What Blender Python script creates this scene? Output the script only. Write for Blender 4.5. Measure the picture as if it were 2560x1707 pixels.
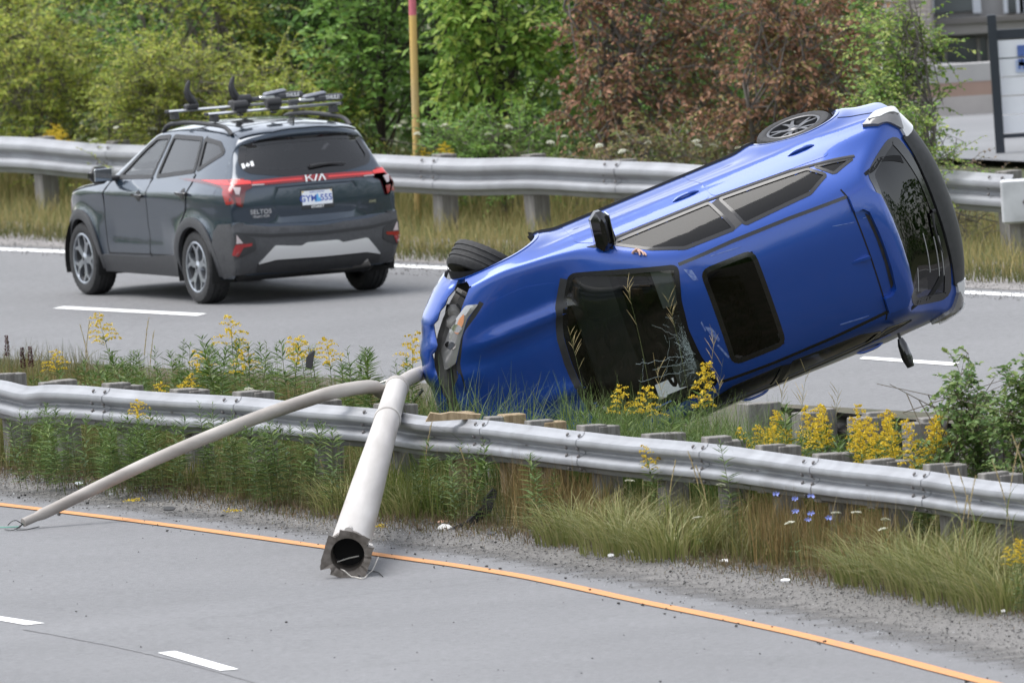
import bpy, bmesh, math, random
import numpy as np
from mathutils import Vector, Matrix
from mathutils.bvhtree import BVHTree
from mathutils.geometry import delaunay_2d_cdt

for o in list(bpy.data.objects): bpy.data.objects.remove(o)
SC = bpy.context.scene
COL = SC.collection
rnd = random.Random(7)
nrng = np.random.default_rng(7)
rad = math.radians

# ------------------------------------------------------------------ camera
FPX, CAMH, PITCH, ROLL = 55186.0, 12.1246, 0.06319, 0.06007   # focal length in photo pixels, eye height (m)
PW, PH = 2560.0, 1707.0
cam_d = bpy.data.cameras.new('camera'); cam = bpy.data.objects.new('camera', cam_d); COL.objects.link(cam)
_f = Vector((0, math.cos(PITCH), -math.sin(PITCH))); _r = Vector((1, 0, 0)); _u = _r.cross(_f)
RR = _r*math.cos(ROLL) - _u*math.sin(ROLL); UU = _r*math.sin(ROLL) + _u*math.cos(ROLL)
cam.matrix_world = Matrix(((RR.x, UU.x, -_f.x, 0), (RR.y, UU.y, -_f.y, 0), (RR.z, UU.z, -_f.z, CAMH), (0, 0, 0, 1)))
cam_d.sensor_width = 36; cam_d.sensor_fit = 'HORIZONTAL'; cam_d.lens = FPX/PW*36
cam_d.clip_start = 5; cam_d.clip_end = 6000
cam_d.dof.use_dof = True; cam_d.dof.focus_distance = 174; cam_d.dof.aperture_fstop = 7
SC.camera = cam
# ------------------------------------------------------------------ sky, sun, exposure (bright overcast)
world = bpy.data.worlds.new('World'); SC.world = world; world.use_nodes = True
nt = world.node_tree; bg = nt.nodes['Background']
sky = nt.nodes.new('ShaderNodeTexSky'); sky.sky_type = 'NISHITA'; sky.sun_disc = False
SUN_EL, SUN_AZ = rad(63), rad(278)
sky.sun_elevation = SUN_EL; sky.sun_rotation = SUN_AZ
sky.air_density = 1.0; sky.dust_density = 1.5; sky.ozone_density = 1.0
hs = nt.nodes.new('ShaderNodeHueSaturation'); hs.inputs['Saturation'].default_value = 0.30
nt.links.new(sky.outputs[0], hs.inputs['Color']); nt.links.new(hs.outputs[0], bg.inputs['Color'])
bg.inputs['Strength'].default_value = 0.15
sun_d = bpy.data.lights.new('sun', 'SUN'); sun = bpy.data.objects.new('sun', sun_d); COL.objects.link(sun)
sun_d.energy = 1.25; sun_d.angle = rad(45); sun_d.color = (1, 0.97, 0.93)
_sd = Vector((math.sin(SUN_AZ)*math.cos(SUN_EL), math.cos(SUN_AZ)*math.cos(SUN_EL), math.sin(SUN_EL)))
sun.rotation_euler = _sd.to_track_quat('Z', 'Y').to_euler()
SC.view_settings.view_transform = 'Standard'; SC.view_settings.look = 'None'
SC.view_settings.exposure = 1.22; SC.view_settings.gamma = 1.0
SC.view_settings.use_curve_mapping = False

# ------------------------------------------------------------------ helpers
def gp(px, py, z=0.0):
    """world point at height z that the photo shows at pixel (px, py)"""
    d = _f + RR*((px-PW/2)/FPX) - UU*((py-PH/2)/FPX)
    t = (z-CAMH)/d.z
    return Vector((d.x*t, d.y*t, z))
def at_depth(px, py, y):
    d = _f + RR*((px-PW/2)/FPX) - UU*((py-PH/2)/FPX)
    t = y/d.y
    return Vector((d.x*t, y, CAMH+d.z*t))
def pchip(xs, ys, xq):
    xs = np.asarray(xs, float); ys = np.asarray(ys, float); xq = np.asarray(xq, float)
    h = np.diff(xs); d = np.diff(ys)/h; n = len(xs); m = np.zeros(n)
    if n == 2: m[:] = d[0]
    else:
        w1 = 2*h[1:]+h[:-1]; w2 = h[1:]+2*h[:-1]
        ok = d[:-1]*d[1:] > 0
        with np.errstate(divide='ignore', invalid='ignore'):
            hm = (w1+w2)/(w1/d[:-1]+w2/d[1:])
        m[1:-1] = np.where(ok, hm, 0); m[0] = d[0]; m[-1] = d[-1]
    x = np.clip(xq, xs[0], xs[-1]); i = np.clip(np.searchsorted(xs, x, side='right')-1, 0, n-2)
    t = (x-xs[i])/h[i]; t2 = t*t; t3 = t2*t
    return (2*t3-3*t2+1)*ys[i]+(t3-2*t2+t)*h[i]*m[i]+(-2*t3+3*t2)*ys[i+1]+(t3-t2)*h[i]*m[i+1]

MATS = {}
def mat(name, col, rough=0.6, metal=0.0, var=0.0, scale=8.0, bump=0.0, bscale=40.0, col2=None, coat=0.0, spec=0.5, emit=None, trans=0.0, detail=4.0, ramp=(0.35, 0.65), stretch=None):
    if name in MATS: return MATS[name]
    m = bpy.data.materials.new(name); m.use_nodes = True; n = m.node_tree; b = n.nodes['Principled BSDF']
    b.inputs['Base Color'].default_value = (*col, 1); b.inputs['Roughness'].default_value = rough
    b.inputs['Metallic'].default_value = metal; b.inputs['Specular IOR Level'].default_value = spec
    b.inputs['Coat Weight'].default_value = coat; b.inputs['Coat Roughness'].default_value = 0.04
    tc = n.nodes.new('ShaderNodeTexCoord'); vec = tc.outputs['Object']
    if stretch:
        mp = n.nodes.new('ShaderNodeMapping'); mp.inputs['Scale'].default_value = stretch
        n.links.new(vec, mp.inputs[0]); vec = mp.outputs[0]
    if var or col2:
        nz = n.nodes.new('ShaderNodeTexNoise'); nz.inputs['Scale'].default_value = scale; nz.inputs['Detail'].default_value = detail
        n.links.new(vec, nz.inputs['Vector'])
        cr = n.nodes.new('ShaderNodeValToRGB'); n.links.new(nz.outputs[0], cr.inputs[0])
        c2 = col2 or tuple(max(0, c*(1-var)) for c in col); c1 = col if col2 else tuple(min(1, c*(1+var)) for c in col)
        cr.color_ramp.elements[0].position = ramp[0]; cr.color_ramp.elements[1].position = ramp[1]
        cr.color_ramp.elements[0].color = (*c2, 1); cr.color_ramp.elements[1].color = (*c1, 1)
        n.links.new(cr.outputs[0], b.inputs['Base Color'])
    if bump:
        nb = n.nodes.new('ShaderNodeTexNoise'); nb.inputs['Scale'].default_value = bscale; nb.inputs['Detail'].default_value = 5
        n.links.new(vec, nb.inputs['Vector'])
        bp = n.nodes.new('ShaderNodeBump'); bp.inputs['Strength'].default_value = bump; bp.inputs['Distance'].default_value = 0.01
        n.links.new(nb.outputs[0], bp.inputs['Height']); n.links.new(bp.outputs[0], b.inputs['Normal'])
    if emit:
        b.inputs['Emission Color'].default_value = (*emit[:3], 1); b.inputs['Emission Strength'].default_value = emit[3]
    MATS[name] = m; return m
def glass(name, tint, rough=0.02, ior=1.45):
    if name in MATS: return MATS[name]
    m = bpy.data.materials.new(name); m.use_nodes = True; n = m.node_tree; n.nodes.clear()
    out = n.nodes.new('ShaderNodeOutputMaterial'); mx = n.nodes.new('ShaderNodeMixShader'); fr = n.nodes.new('ShaderNodeFresnel')
    fr.inputs[0].default_value = ior
    tr = n.nodes.new('ShaderNodeBsdfTransparent'); tr.inputs[0].default_value = (*tint, 1)
    gl = n.nodes.new('ShaderNodeBsdfGlossy'); gl.inputs['Roughness'].default_value = rough; gl.inputs['Color'].default_value = (1, 1, 1, 1)
    n.links.new(fr.outputs[0], mx.inputs[0]); n.links.new(tr.outputs[0], mx.inputs[1]); n.links.new(gl.outputs[0], mx.inputs[2])
    n.links.new(mx.outputs[0], out.inputs[0]); MATS[name] = m; return m
def leafmat(name, cols, rough=0.55, trans=0.35):
    """leaf colours vary leaf by leaf (random per island)"""
    if name in MATS: return MATS[name]
    m = bpy.data.materials.new(name); m.use_nodes = True; n = m.node_tree; b = n.nodes['Principled BSDF']
    g = n.nodes.new('ShaderNodeNewGeometry'); cr = n.nodes.new('ShaderNodeValToRGB')
    n.links.new(g.outputs['Random Per Island'], cr.inputs[0])
    el = cr.color_ramp.elements
    while len(el) < len(cols): el.new(0.5)
    for i, c in enumerate(cols):
        el[i].position = i/(len(cols)-1); el[i].color = (*c, 1)
    n.links.new(cr.outputs[0], b.inputs['Base Color']); b.inputs['Roughness'].default_value = rough
    b.inputs['Specular IOR Level'].default_value = 0.3
    if trans:
        t = n.nodes.new('ShaderNodeBsdfTranslucent'); mx = n.nodes.new('ShaderNodeMixShader'); mx.inputs[0].default_value = trans
        n.links.new(cr.outputs[0], t.inputs[0]); n.links.new(b.outputs[0], mx.inputs[1]); n.links.new(t.outputs[0], mx.inputs[2])
        n.links.new(mx.outputs[0], n.nodes['Material Output'].inputs[0])
    MATS[name] = m; return m

def mesh_np(name, V, F, smooth=False):
    """V (n,3), F list of index tuples or (m,k) array"""
    me = bpy.data.meshes.new(name)
    if isinstance(F, np.ndarray):
        V = np.asarray(V, np.float32); k = F.shape[1]
        me.vertices.add(len(V)); me.vertices.foreach_set('co', V.ravel())
        me.loops.add(F.size); me.loops.foreach_set('vertex_index', F.astype(np.int32).ravel())
        me.polygons.add(len(F)); me.polygons.foreach_set('loop_start', np.arange(0, F.size, k, dtype=np.int32))
        me.update(calc_edges=True)
    else:
        me.from_pydata([tuple(v) for v in V], [], [tuple(f) for f in F]); me.update()
    if smooth: me.polygons.foreach_set('use_smooth', np.ones(len(me.polygons), bool))
    return me
def link(name, me, m=None, parent=None, loc=None):
    o = bpy.data.objects.new(name, me); COL.objects.link(o)
    if m is not None and me is not None and not me.materials: me.materials.append(m)
    if parent is not None: o.parent = parent
    if loc is not None: o.location = loc
    return o
def obj(name, V, F, m, parent=None, smooth=False, loc=None):
    return link(name, mesh_np(name, V, F, smooth), m, parent, loc)
def tag(o, label=None, cat=None, group=None, kind=None):
    if label: o['label'] = label
    if cat: o['category'] = cat
    if group: o['group'] = group
    if kind: o['kind'] = kind
    return o
def thing(name, label, cat, loc=(0, 0, 0), group=None, mw=None):
    o = bpy.data.objects.new(name, None); COL.objects.link(o); o.empty_display_size = 0.1
    if mw is not None: o.matrix_world = mw
    else: o.location = loc
    return tag(o, label, cat, group)
class MB:
    """collects simple shapes into one mesh"""
    def __init__(s): s.V = []; s.F = []
    def add(s, V, F):
        n = len(s.V); s.V += [Vector(v) for v in V]; s.F += [tuple(i+n for i in f) for f in F]; return s
    def box(s, c, d, R=None, bev=0.0):
        c = Vector(c); x, y, z = d[0]/2, d[1]/2, d[2]/2
        if bev:
            b = min(bev, x*.9, y*.9, z*.9); pts = []
            for (sx, sy) in ((1, 1), (-1, 1), (-1, -1), (1, -1)):
                q = [(x, y-b), (x-b, y)] if sx*sy > 0 else [(x-b, y), (x, y-b)]
                pts += [(sx*a, sy*e) for a, e in q]
            pts = pts[:]
            rings = [(-z, 1-b/x, 1-b/y), (-z+b, 1, 1), (z-b, 1, 1), (z, 1-b/x, 1-b/y)]
            V = [Vector((p[0]*kx, p[1]*ky, zz)) for zz, kx, ky in rings for p in pts]
            F = [tuple(reversed(range(8))), tuple(range(24, 32))]
            for r in range(3):
                for i in range(8): F.append((r*8+i, r*8+(i+1) % 8, r*8+8+(i+1) % 8, r*8+8+i))
        else:
            V = [Vector((a*x, b*y, e*z)) for a in (-1, 1) for b in (-1, 1) for e in (-1, 1)]
            F = [(0, 1, 3, 2), (4, 6, 7, 5), (0, 4, 5, 1), (2, 3, 7, 6), (0, 2, 6, 4), (1, 5, 7, 3)]
        if R is not None: V = [R @ v for v in V]
        return s.add([v+c for v in V], F)
    def tube(s, pts, r, n=8, cap=True):
        pts = [Vector(p) for p in pts]; k = len(pts)
        rs = r if isinstance(r, (list, tuple)) else [r]*k
        V = []; F = []; up = None
        for i, p in enumerate(pts):
            d = (pts[min(i+1, k-1)]-pts[max(i-1, 0)]).normalized()
            if up is None: up = d.orthogonal().normalized()
            up = (up-d*up.dot(d)).normalized(); sd = d.cross(up)
            V += [p+(up*math.cos(a)+sd*math.sin(a))*rs[i] for a in (2*math.pi*j/n for j in range(n))]
        for i in range(k-1):
            for j in range(n): F.append((i*n+j, i*n+(j+1) % n, (i+1)*n+(j+1) % n, (i+1)*n+j))
        if cap: F += [tuple(reversed(range(n))), tuple(range((k-1)*n, k*n))]
        return s.add(V, F)
    def lathe(s, prof, n=32, axis='y', c=(0, 0, 0)):
        """prof: (radius, offset along axis)"""
        c = Vector(c); V = []; F = []
        for (r, a) in prof:
            for j in range(n):
                t = 2*math.pi*j/n; p = (r*math.cos(t), r*math.sin(t))
                V.append(c+(Vector((p[0], a, p[1])) if axis == 'y' else Vector((p[0], p[1], a)) if axis == 'z' else Vector((a, p[0], p[1]))))
        for i in range(len(prof)-1):
            for j in range(n): F.append((i*n+j, i*n+(j+1) % n, (i+1)*n+(j+1) % n, (i+1)*n+j))
        return s.add(V, F)
    def prism(s, poly, h, M=None):
        """poly in local xy extruded 0..h along z, placed by matrix M"""
        n = len(poly); V = [Vector((p[0], p[1], 0)) for p in poly]+[Vector((p[0], p[1], h)) for p in poly]
        F = [tuple(reversed(range(n))), tuple(range(n, 2*n))]+[(i, (i+1) % n, n+(i+1) % n, n+i) for i in range(n)]
        if M is not None: V = [M @ v for v in V]
        return s.add(V, F)
    def mesh(s, name, smooth=False, weld=False):
        me = mesh_np(name, s.V, s.F, smooth)
        bm = bmesh.new(); bm.from_mesh(me); bmesh.ops.recalc_face_normals(bm, faces=bm.faces); bm.to_mesh(me); bm.free()
        if smooth: sharp(me)
        return me
    def obj(s, name, m, parent=None, smooth=False, loc=None): return link(name, s.mesh(name, smooth), m, parent, loc)
def sharp(me, ang=35):
    me.polygons.foreach_set('use_smooth', np.ones(len(me.polygons), bool))
    bm = bmesh.new(); bm.from_mesh(me)
    for e in bm.edges:
        if len(e.link_faces) != 2 or e.calc_face_angle(0) > rad(ang): e.smooth = False
    bm.to_mesh(me); bm.free()
def copy_tree(o, parent=None):
    c = o.copy(); COL.objects.link(c); c.parent = parent
    for ch in list(o.children): copy_tree(ch, c)
    return c
def smooth_path(P, step):
    """resample a list of Vectors by chord-length pchip at even steps"""
    P = [Vector(p) for p in P]; d = [0]
    for a, b in zip(P, P[1:]): d.append(d[-1]+(b-a).length)
    n = max(2, int(d[-1]/step)+1); q = np.linspace(0, d[-1], n)
    return [Vector(c) for c in np.stack([pchip(d, [p[i] for p in P], q) for i in range(3)], 1)]
def extend(P, a, b):
    P = list(P); return [P[0]+(P[0]-P[1]).normalized()*a]+P+[P[-1]+(P[-1]-P[-2]).normalized()*b]
def offset_path(P, d):
    """shift a ground path sideways (to the left of its direction) by d"""
    out = []
    for i, p in enumerate(P):
        t = P[min(i+1, len(P)-1)]-P[max(i-1, 0)]; n = Vector((-t.y, t.x, 0)).normalized(); out.append(p+n*d)
    return out
def ribbon(name, A, B, z, m, parent=None):
    V = [(p.x, p.y, z) for p in A]+[(p.x, p.y, z) for p in B]; n = len(A)
    F = [(i, i+1, n+i+1, n+i) for i in range(n-1)]
    o = obj(name, V, F, m, parent); fix_up(o.data); return o
def fix_up(me):
    bm = bmesh.new(); bm.from_mesh(me)
    for f in bm.faces:
        if f.normal.z < 0: f.normal_flip()
    bm.to_mesh(me); bm.free()
def inside(poly, X, Y):
    X = np.asarray(X); Y = np.asarray(Y); r = np.zeros(X.shape, bool); n = len(poly)
    for i in range(n):
        x0, y0 = poly[i][:2]; x1, y1 = poly[(i+1) % n][:2]
        c = ((y0 > Y) != (y1 > Y))
        with np.errstate(divide='ignore', invalid='ignore'):
            r ^= c & (X < (x1-x0)*(Y-y0)/(y1-y0+1e-12)+x0)
    return r
# ================================================================== SETTING
# ---- key ground curves, left (far) to right (near)
YEL = smooth_path(extend([gp(0, 1262), gp(300, 1298), gp(900, 1381), gp(1280, 1437), gp(1600, 1504), gp(1980, 1583), gp(2440, 1700)], 30, 45), 0.5)
SHO = smooth_path(extend([gp(0, 1190), gp(400, 1236), gp(800, 1295), gp(1250, 1338), gp(1700, 1405), gp(2100, 1462), gp(2560, 1545)], 30, 45), 0.5)
EDGE = smooth_path(extend([gp(0, 624), gp(600, 648), gp(1160, 673), gp(1900, 707), gp(2560, 739)], 60, 60), 0.5)
RAILZ = 0.77
NR = extend([gp(x, y, RAILZ) for x, y in ((0, 948), (109, 960), (250, 968), (544, 989), (925, 1016), (1197, 1046), (1420, 1076), (1633, 1094), (2068, 1146), (2560, 1210))], 12, 12)
FR = extend([gp(x, y, .75) for x, y in ((0, 345), (330, 361), (700, 374), (1000, 388), (1300, 396), (1700, 409), (2100, 420), (2535, 432))], 14, 0)

def asphalt(name, base, dark, seam=False):
    m = bpy.data.materials.new(name); m.use_nodes = True; n = m.node_tree; b = n.nodes['Principled BSDF']; L = n.links
    tc = n.nodes.new('ShaderNodeTexCoord')
    def noise(sc, det=4, ro=.6):
        q = n.nodes.new('ShaderNodeTexNoise'); q.inputs['Scale'].default_value = sc; q.inputs['Detail'].default_value = det; q.inputs['Roughness'].default_value = ro
        L.new(tc.outputs['Object'], q.inputs['Vector']); return q.outputs[0]
    def ramp(s, p0, c0, p1, c1):
        r = n.nodes.new('ShaderNodeValToRGB'); r.color_ramp.elements[0].position = p0; r.color_ramp.elements[1].position = p1
        r.color_ramp.elements[0].color = (*c0, 1); r.color_ramp.elements[1].color = (*c1, 1); L.new(s, r.inputs[0]); return r.outputs[0]
    def mix(a, c, fac, mode='MULTIPLY'):
        x = n.nodes.new('ShaderNodeMix'); x.data_type = 'RGBA'; x.blend_type = mode; x.inputs[0].default_value = fac
        L.new(a, x.inputs[6]); L.new(c, x.inputs[7]); return x.outputs[2]
    c = ramp(noise(.35, 3), .3, dark, .7, base)
    c = mix(c, ramp(noise(14, 5, .75), .28, (.74, .74, .74), .72, (1.18, 1.18, 1.18)), 1)
    c = mix(c, ramp(noise(120, 3, .8), .36, (.45, .45, .46), .52, (1, 1, 1)), .9)      # aggregate
    c = mix(c, ramp(noise(300, 2, .8), .58, (1, 1, 1), .74, (1.7, 1.7, 1.7)), .5)
    # old cracks: thin edges of big warped cells, only here and there
    vo = n.nodes.new('ShaderNodeTexVoronoi'); vo.feature = 'DISTANCE_TO_EDGE'; vo.inputs['Scale'].default_value = .22
    wn = n.nodes.new('ShaderNodeTexNoise'); wn.inputs['Scale'].default_value = 1.3; wn.inputs['Detail'].default_value = 6
    L.new(tc.outputs['Object'], wn.inputs['Vector'])
    va = n.nodes.new('ShaderNodeVectorMath'); va.operation = 'MULTIPLY_ADD'; va.inputs[1].default_value = (1.2, 1.2, 0)
    L.new(wn.outputs['Color'], va.inputs[0]); L.new(tc.outputs['Object'], va.inputs[2]); L.new(va.outputs[0], vo.inputs['Vector'])
    c = mix(c, ramp(vo.outputs['Distance'], .0015, (.72, .72, .72), .004, (1, 1, 1)), .35)
    L.new(c, b.inputs['Base Color']); b.inputs['Roughness'].default_value = .85; b.inputs['Specular IOR Level'].default_value = .35
    bp = n.nodes.new('ShaderNodeBump'); bp.inputs['Strength'].default_value = .5; bp.inputs['Distance'].default_value = .004
    L.new(noise(150, 3, .8), bp.inputs['Height']); L.new(bp.outputs[0], b.inputs['Normal'])
    return m
M_ASPH = asphalt('asphalt_near', (.222, .223, .229), (.184, .185, .19))
M_ASPH2 = asphalt('asphalt_far', (.217, .218, .222), (.184, .185, .189))
M_GRAV = mat('gravel_dust', (.205, .196, .185), .95, col2=(.115, .11, .105), scale=30, detail=8, bump=.8, bscale=90)
M_GRAV2 = mat('far_shoulder_dust', (.27, .255, .245), .95, col2=(.17, .16, .152), scale=5, detail=9, bump=.6, bscale=60)
M_SOIL = mat('median_soil', (.09, .075, .05), .95, col2=(.045, .05, .025), scale=5, detail=8, bump=.7, bscale=30)
M_LOT = mat('car_park_asphalt', (.21, .215, .225), .9, var=.12, scale=.5, bump=.3)
M_LAND = mat('grassland', (.10, .105, .045), .95, col2=(.06, .075, .028), scale=1.2, detail=8, bump=.6, bscale=12)

def sheet(name, P, m, z):
    o = obj(name, [(p.x, p.y, z) for p in P], [tuple(range(len(P)))], m); fix_up(o.data); return tag(o, kind='structure')
big = 2500
tag(obj('ground', [(-big, -big, -.06), (big, -big, -.06), (big, big, -.06), (-big, big, -.06)], [(0, 1, 2, 3)], M_LAND), kind='structure')
# near carriageway: from just past the orange line towards the camera
nr_edge = offset_path(YEL, 1.9)
far_side = [p+Vector((-9.5, -9, 0)) for p in nr_edge]
tag(ribbon('near_road', nr_edge, offset_path(YEL, -11.5), 0.0, M_ASPH), kind='structure')
# gravel shoulder: a sheet with an uneven edge, on top of the asphalt's rim
A = offset_path(YEL, .20); A = [p+Vector((0, 0, 0)) for p in A]
B = offset_path(SHO, .55)
nA = 160
def resamp(P, n):
    d = [0]
    for a, b in zip(P, P[1:]): d.append(d[-1]+(b-a).length)
    q = np.linspace(0, d[-1], n); return [Vector(c) for c in np.stack([np.interp(q, d, [p[i] for p in P]) for i in range(3)], 1)]
A = resamp(A, nA); Bq = resamp(B, nA)
V = []; F = []
rows = 10
for k in range(rows+1):
    for i in range(nA):
        w = k/rows; p = A[i].lerp(Bq[i], w)
        z = .004+.035*w*w+.006*math.sin(i*.9+k*2.1)*w*(1-w)*4
        if k == 0: p = p+Vector((.06*math.sin(i*.37)+.04*math.sin(i*1.31), 0, 0))
        V.append((p.x, p.y, z))
for k in range(rows):
    for i in range(nA-1): F.append((k*nA+i, k*nA+i+1, (k+1)*nA+i+1, (k+1)*nA+i))
o = obj('gravel_shoulder', V, F, M_GRAV, smooth=True); fix_up(o.data); tag(o, kind='structure')
at = o.data.attributes.new('dust', 'FLOAT', 'POINT'); at.data.foreach_set('value', np.repeat(np.arange(rows+1)/rows, nA).astype(np.float32))
_n = M_GRAV.node_tree; _a = _n.nodes.new('ShaderNodeAttribute'); _a.attribute_name = 'dust'; _z = _n.nodes.new('ShaderNodeTexNoise'); _z.inputs['Scale'].default_value = 3.0; _z.inputs['Detail'].default_value = 10; _z.inputs['Roughness'].default_value = .7
_t = _n.nodes.new('ShaderNodeTexCoord'); _n.links.new(_t.outputs['Object'], _z.inputs['Vector'])
_m = _n.nodes.new('ShaderNodeMath'); _m.operation = 'MULTIPLY_ADD'; _m.inputs[1].default_value = 1.6; _n.links.new(_a.outputs['Fac'], _m.inputs[0]); _n.links.new(_z.outputs[0], _m.inputs[2])
_r = _n.nodes.new('ShaderNodeMapRange'); _r.inputs[1].default_value = .62; _r.inputs[2].default_value = 1.05; _n.links.new(_m.outputs[0], _r.inputs[0]); _n.links.new(_r.outputs[0], _n.nodes['Principled BSDF'].inputs['Alpha'])
# median soil
FMED = offset_path(EDGE, -8.05)         # near edge of the far carriageway
MA = resamp(offset_path(SHO, .25), 80); MBp = resamp(FMED, 80)
V = []; F = []
for k in range(7):
    for i in range(80):
        w = k/6; p = MA[i].lerp(MBp[i], w); V.append((p.x, p.y, .03+.06*math.sin(w*math.pi)-.02*w))
for k in range(6):
    for i in range(79): F.append((k*80+i, k*80+i+1, (k+1)*80+i+1, (k+1)*80+i))
o = obj('median', V, F, M_SOIL, smooth=True); fix_up(o.data); tag(o, kind='structure')
tag(ribbon('far_road', offset_path(EDGE, .35), offset_path(EDGE, -8.3), 0.0, M_ASPH2), kind='structure')
# far shoulder dust and verge
tag(ribbon('far_shoulder', offset_path(EDGE, 2.55), offset_path(EDGE, .33), 0.004, M_GRAV2), kind='structure')
tag(ribbon('far_verge', offset_path(EDGE, 9.5), offset_path(EDGE, 2.35), 0.010, M_LAND), kind='structure')
# car park beyond the verge on the right
P0, P1, P2, P3 = gp(2250, 395), gp(2800, 420), gp(2800, 170), gp(2250, 160)
sheet('car_park', [P0, P1, P2, P3], M_LOT, .02)

# ---- painted markings (children of their road)
M_ORG = mat('orange_paint', (.58, .26, .09), .75, col2=(.40, .21, .11), scale=9, detail=9, ramp=(.25, .5), bump=.2, bscale=120)
M_WHT = mat('white_paint', (.80, .80, .79), .7, col2=(.5, .5, .5), scale=11, detail=9, ramp=(.22, .42), bump=.2, bscale=120)
near_road = bpy.data.objects['near_road']; far_road = bpy.data.objects['far_road']
def jit(P, a): return [p+Vector((rnd.uniform(-a, a)*.6, rnd.uniform(-a, a), 0)) for p in P]
ribbon('edge_line', jit(offset_path(YEL, .062), .006), jit(offset_path(YEL, -.062), .006), .008, M_ORG, near_road)['label'] = 'continuous orange edge line'
ribbon('edge_line', jit(offset_path(EDGE, .115), .006), jit(offset_path(EDGE, -.115), .006), .005, M_WHT, far_road)['label'] = 'continuous white edge line'
def dash(c, parent, m=M_WHT):
    P = [gp(*q) for q in c]; o = obj('lane_dash', [(p.x, p.y, .005) for p in P], [(0, 1, 2, 3)], m, parent); fix_up(o.data)
dash([(394, 1632), (438, 1627.5), (597, 1673), (551, 1677)], near_road)
dash([(-60, 1541), (-30, 1536), (112, 1558), (65, 1563)], near_road)
_sm = smooth_path([gp(60, 1573), gp(190, 1597), gp(330, 1625), gp(480, 1662), gp(660, 1712), gp(800, 1750)], .15)
ribbon('road_seam', jit(offset_path(_sm, .012), .012), jit(offset_path(_sm, -.012), .012), .004, mat('tar_seam', (.15, .15, .155), .9, col2=(.20, .20, .205), scale=7), near_road)
dash([(132, 772), (160, 766.5), (517, 785), (492, 791)], far_road)
dash([(2148, 898), (2160, 892), (2400, 908), (2380, 915)], far_road)

# ================================================================== GUARDRAILS
M_GALV = mat('galvanised_steel', (.34, .35, .37), .55, .45, col2=(.25, .255, .27), scale=3.5, detail=8, ramp=(.3, .7), bump=.05, bscale=20)
M_GALV2 = mat('weathered_steel', (.33, .34, .36), .58, .4, col2=(.26, .265, .28), scale=2.5, detail=8)
M_BOLT = mat('bolt_steel', (.16, .15, .15), .6, .6)
M_WOODP = mat('grey_timber', (.23, .22, .205), .9, col2=(.13, .12, .11), scale=3, detail=8, stretch=(9, 9, 1.0), bump=.7, bscale=10)
M_WOODN = mat('fresh_split_timber', (.36, .27, .165), .85, col2=(.22, .16, .09), scale=3, detail=8, stretch=(9, 9, 1.2), bump=.5, bscale=10)
M_WOODD = mat('dark_damp_timber', (.10, .085, .07), .9, col2=(.05, .045, .04), scale=3, detail=8, stretch=(9, 9, 1), bump=.7, bscale=10)
WPROF = []       # (out towards traffic, height below top)
_w = [(.0, .0), (.006, -.004), (.012, -.022), (.030, -.038), (.078, -.058), (.083, -.075), (.083, -.095), (.078, -.110), (.022, -.135), (.005, -.148), (.005, -.164), (.022, -.177), (.078, -.202), (.083, -.217), (.083, -.237), (.078, -.254), (.030, -.274), (.012, -.290), (.006, -.308), (.0, -.312)]
for p in _w: WPROF.append(p)
def beam_mesh(P, nrm, flare=0.0, hs=1.0):
    V = []; F = []; k = len(WPROF)
    for i, p in enumerate(P):
        fl = flare if i >= len(P)-2 else 0
        for (o_, h) in WPROF: V.append(p+nrm[i]*(o_+fl)+Vector((0, 0, h*hs)))
    for i in range(len(P)-1):
        for j in range(k-1): F.append((i*k+j, i*k+j+1, (i+1)*k+j+1, (i+1)*k+j))
    n0 = len(V)
    for i, p in enumerate(P):       # back face, 4 mm behind
        fl = flare if i >= len(P)-2 else 0
        for (o_, h) in WPROF: V.append(p+nrm[i]*(o_+fl-.004)+Vector((0, 0, h*hs)))
    for i in range(len(P)-1):
        for j in range(k-1): F.append((n0+i*k+j, n0+(i+1)*k+j, n0+(i+1)*k+j+1, n0+i*k+j+1))
    for i in range(len(P)-1):
        for j in (0, k-1): F.append((i*k+j, (i+1)*k+j, n0+(i+1)*k+j, n0+i*k+j))
    for j in range(k-1):
        F.append((j, n0+j, n0+j+1, j+1)); e = (len(P)-1)*k; F.append((e+j, e+j+1, n0+e+j+1, n0+e+j))
    me = mesh_np('beam', V, F)
    bm = bmesh.new(); bm.from_mesh(me); bmesh.ops.recalc_face_normals(bm, faces=bm.faces); bm.to_mesh(me); bm.free(); sharp(me, 50); return me
def bolt_mesh():
    b = MB(); b.lathe([(.0, .014), (.010, .013), (.016, .006), (.017, .0)], 8, 'z'); return b.mesh('bolt', True)
BOLT = bolt_mesh(); BOLT.materials.append(M_BOLT)
SLOT = MB().prism([(-.034, -.008), (.034, -.008), (.038, 0), (.034, .008), (-.034, .008), (-.038, 0)], .003).mesh('slot'); SLOT.materials.append(M_BOLT)
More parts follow.
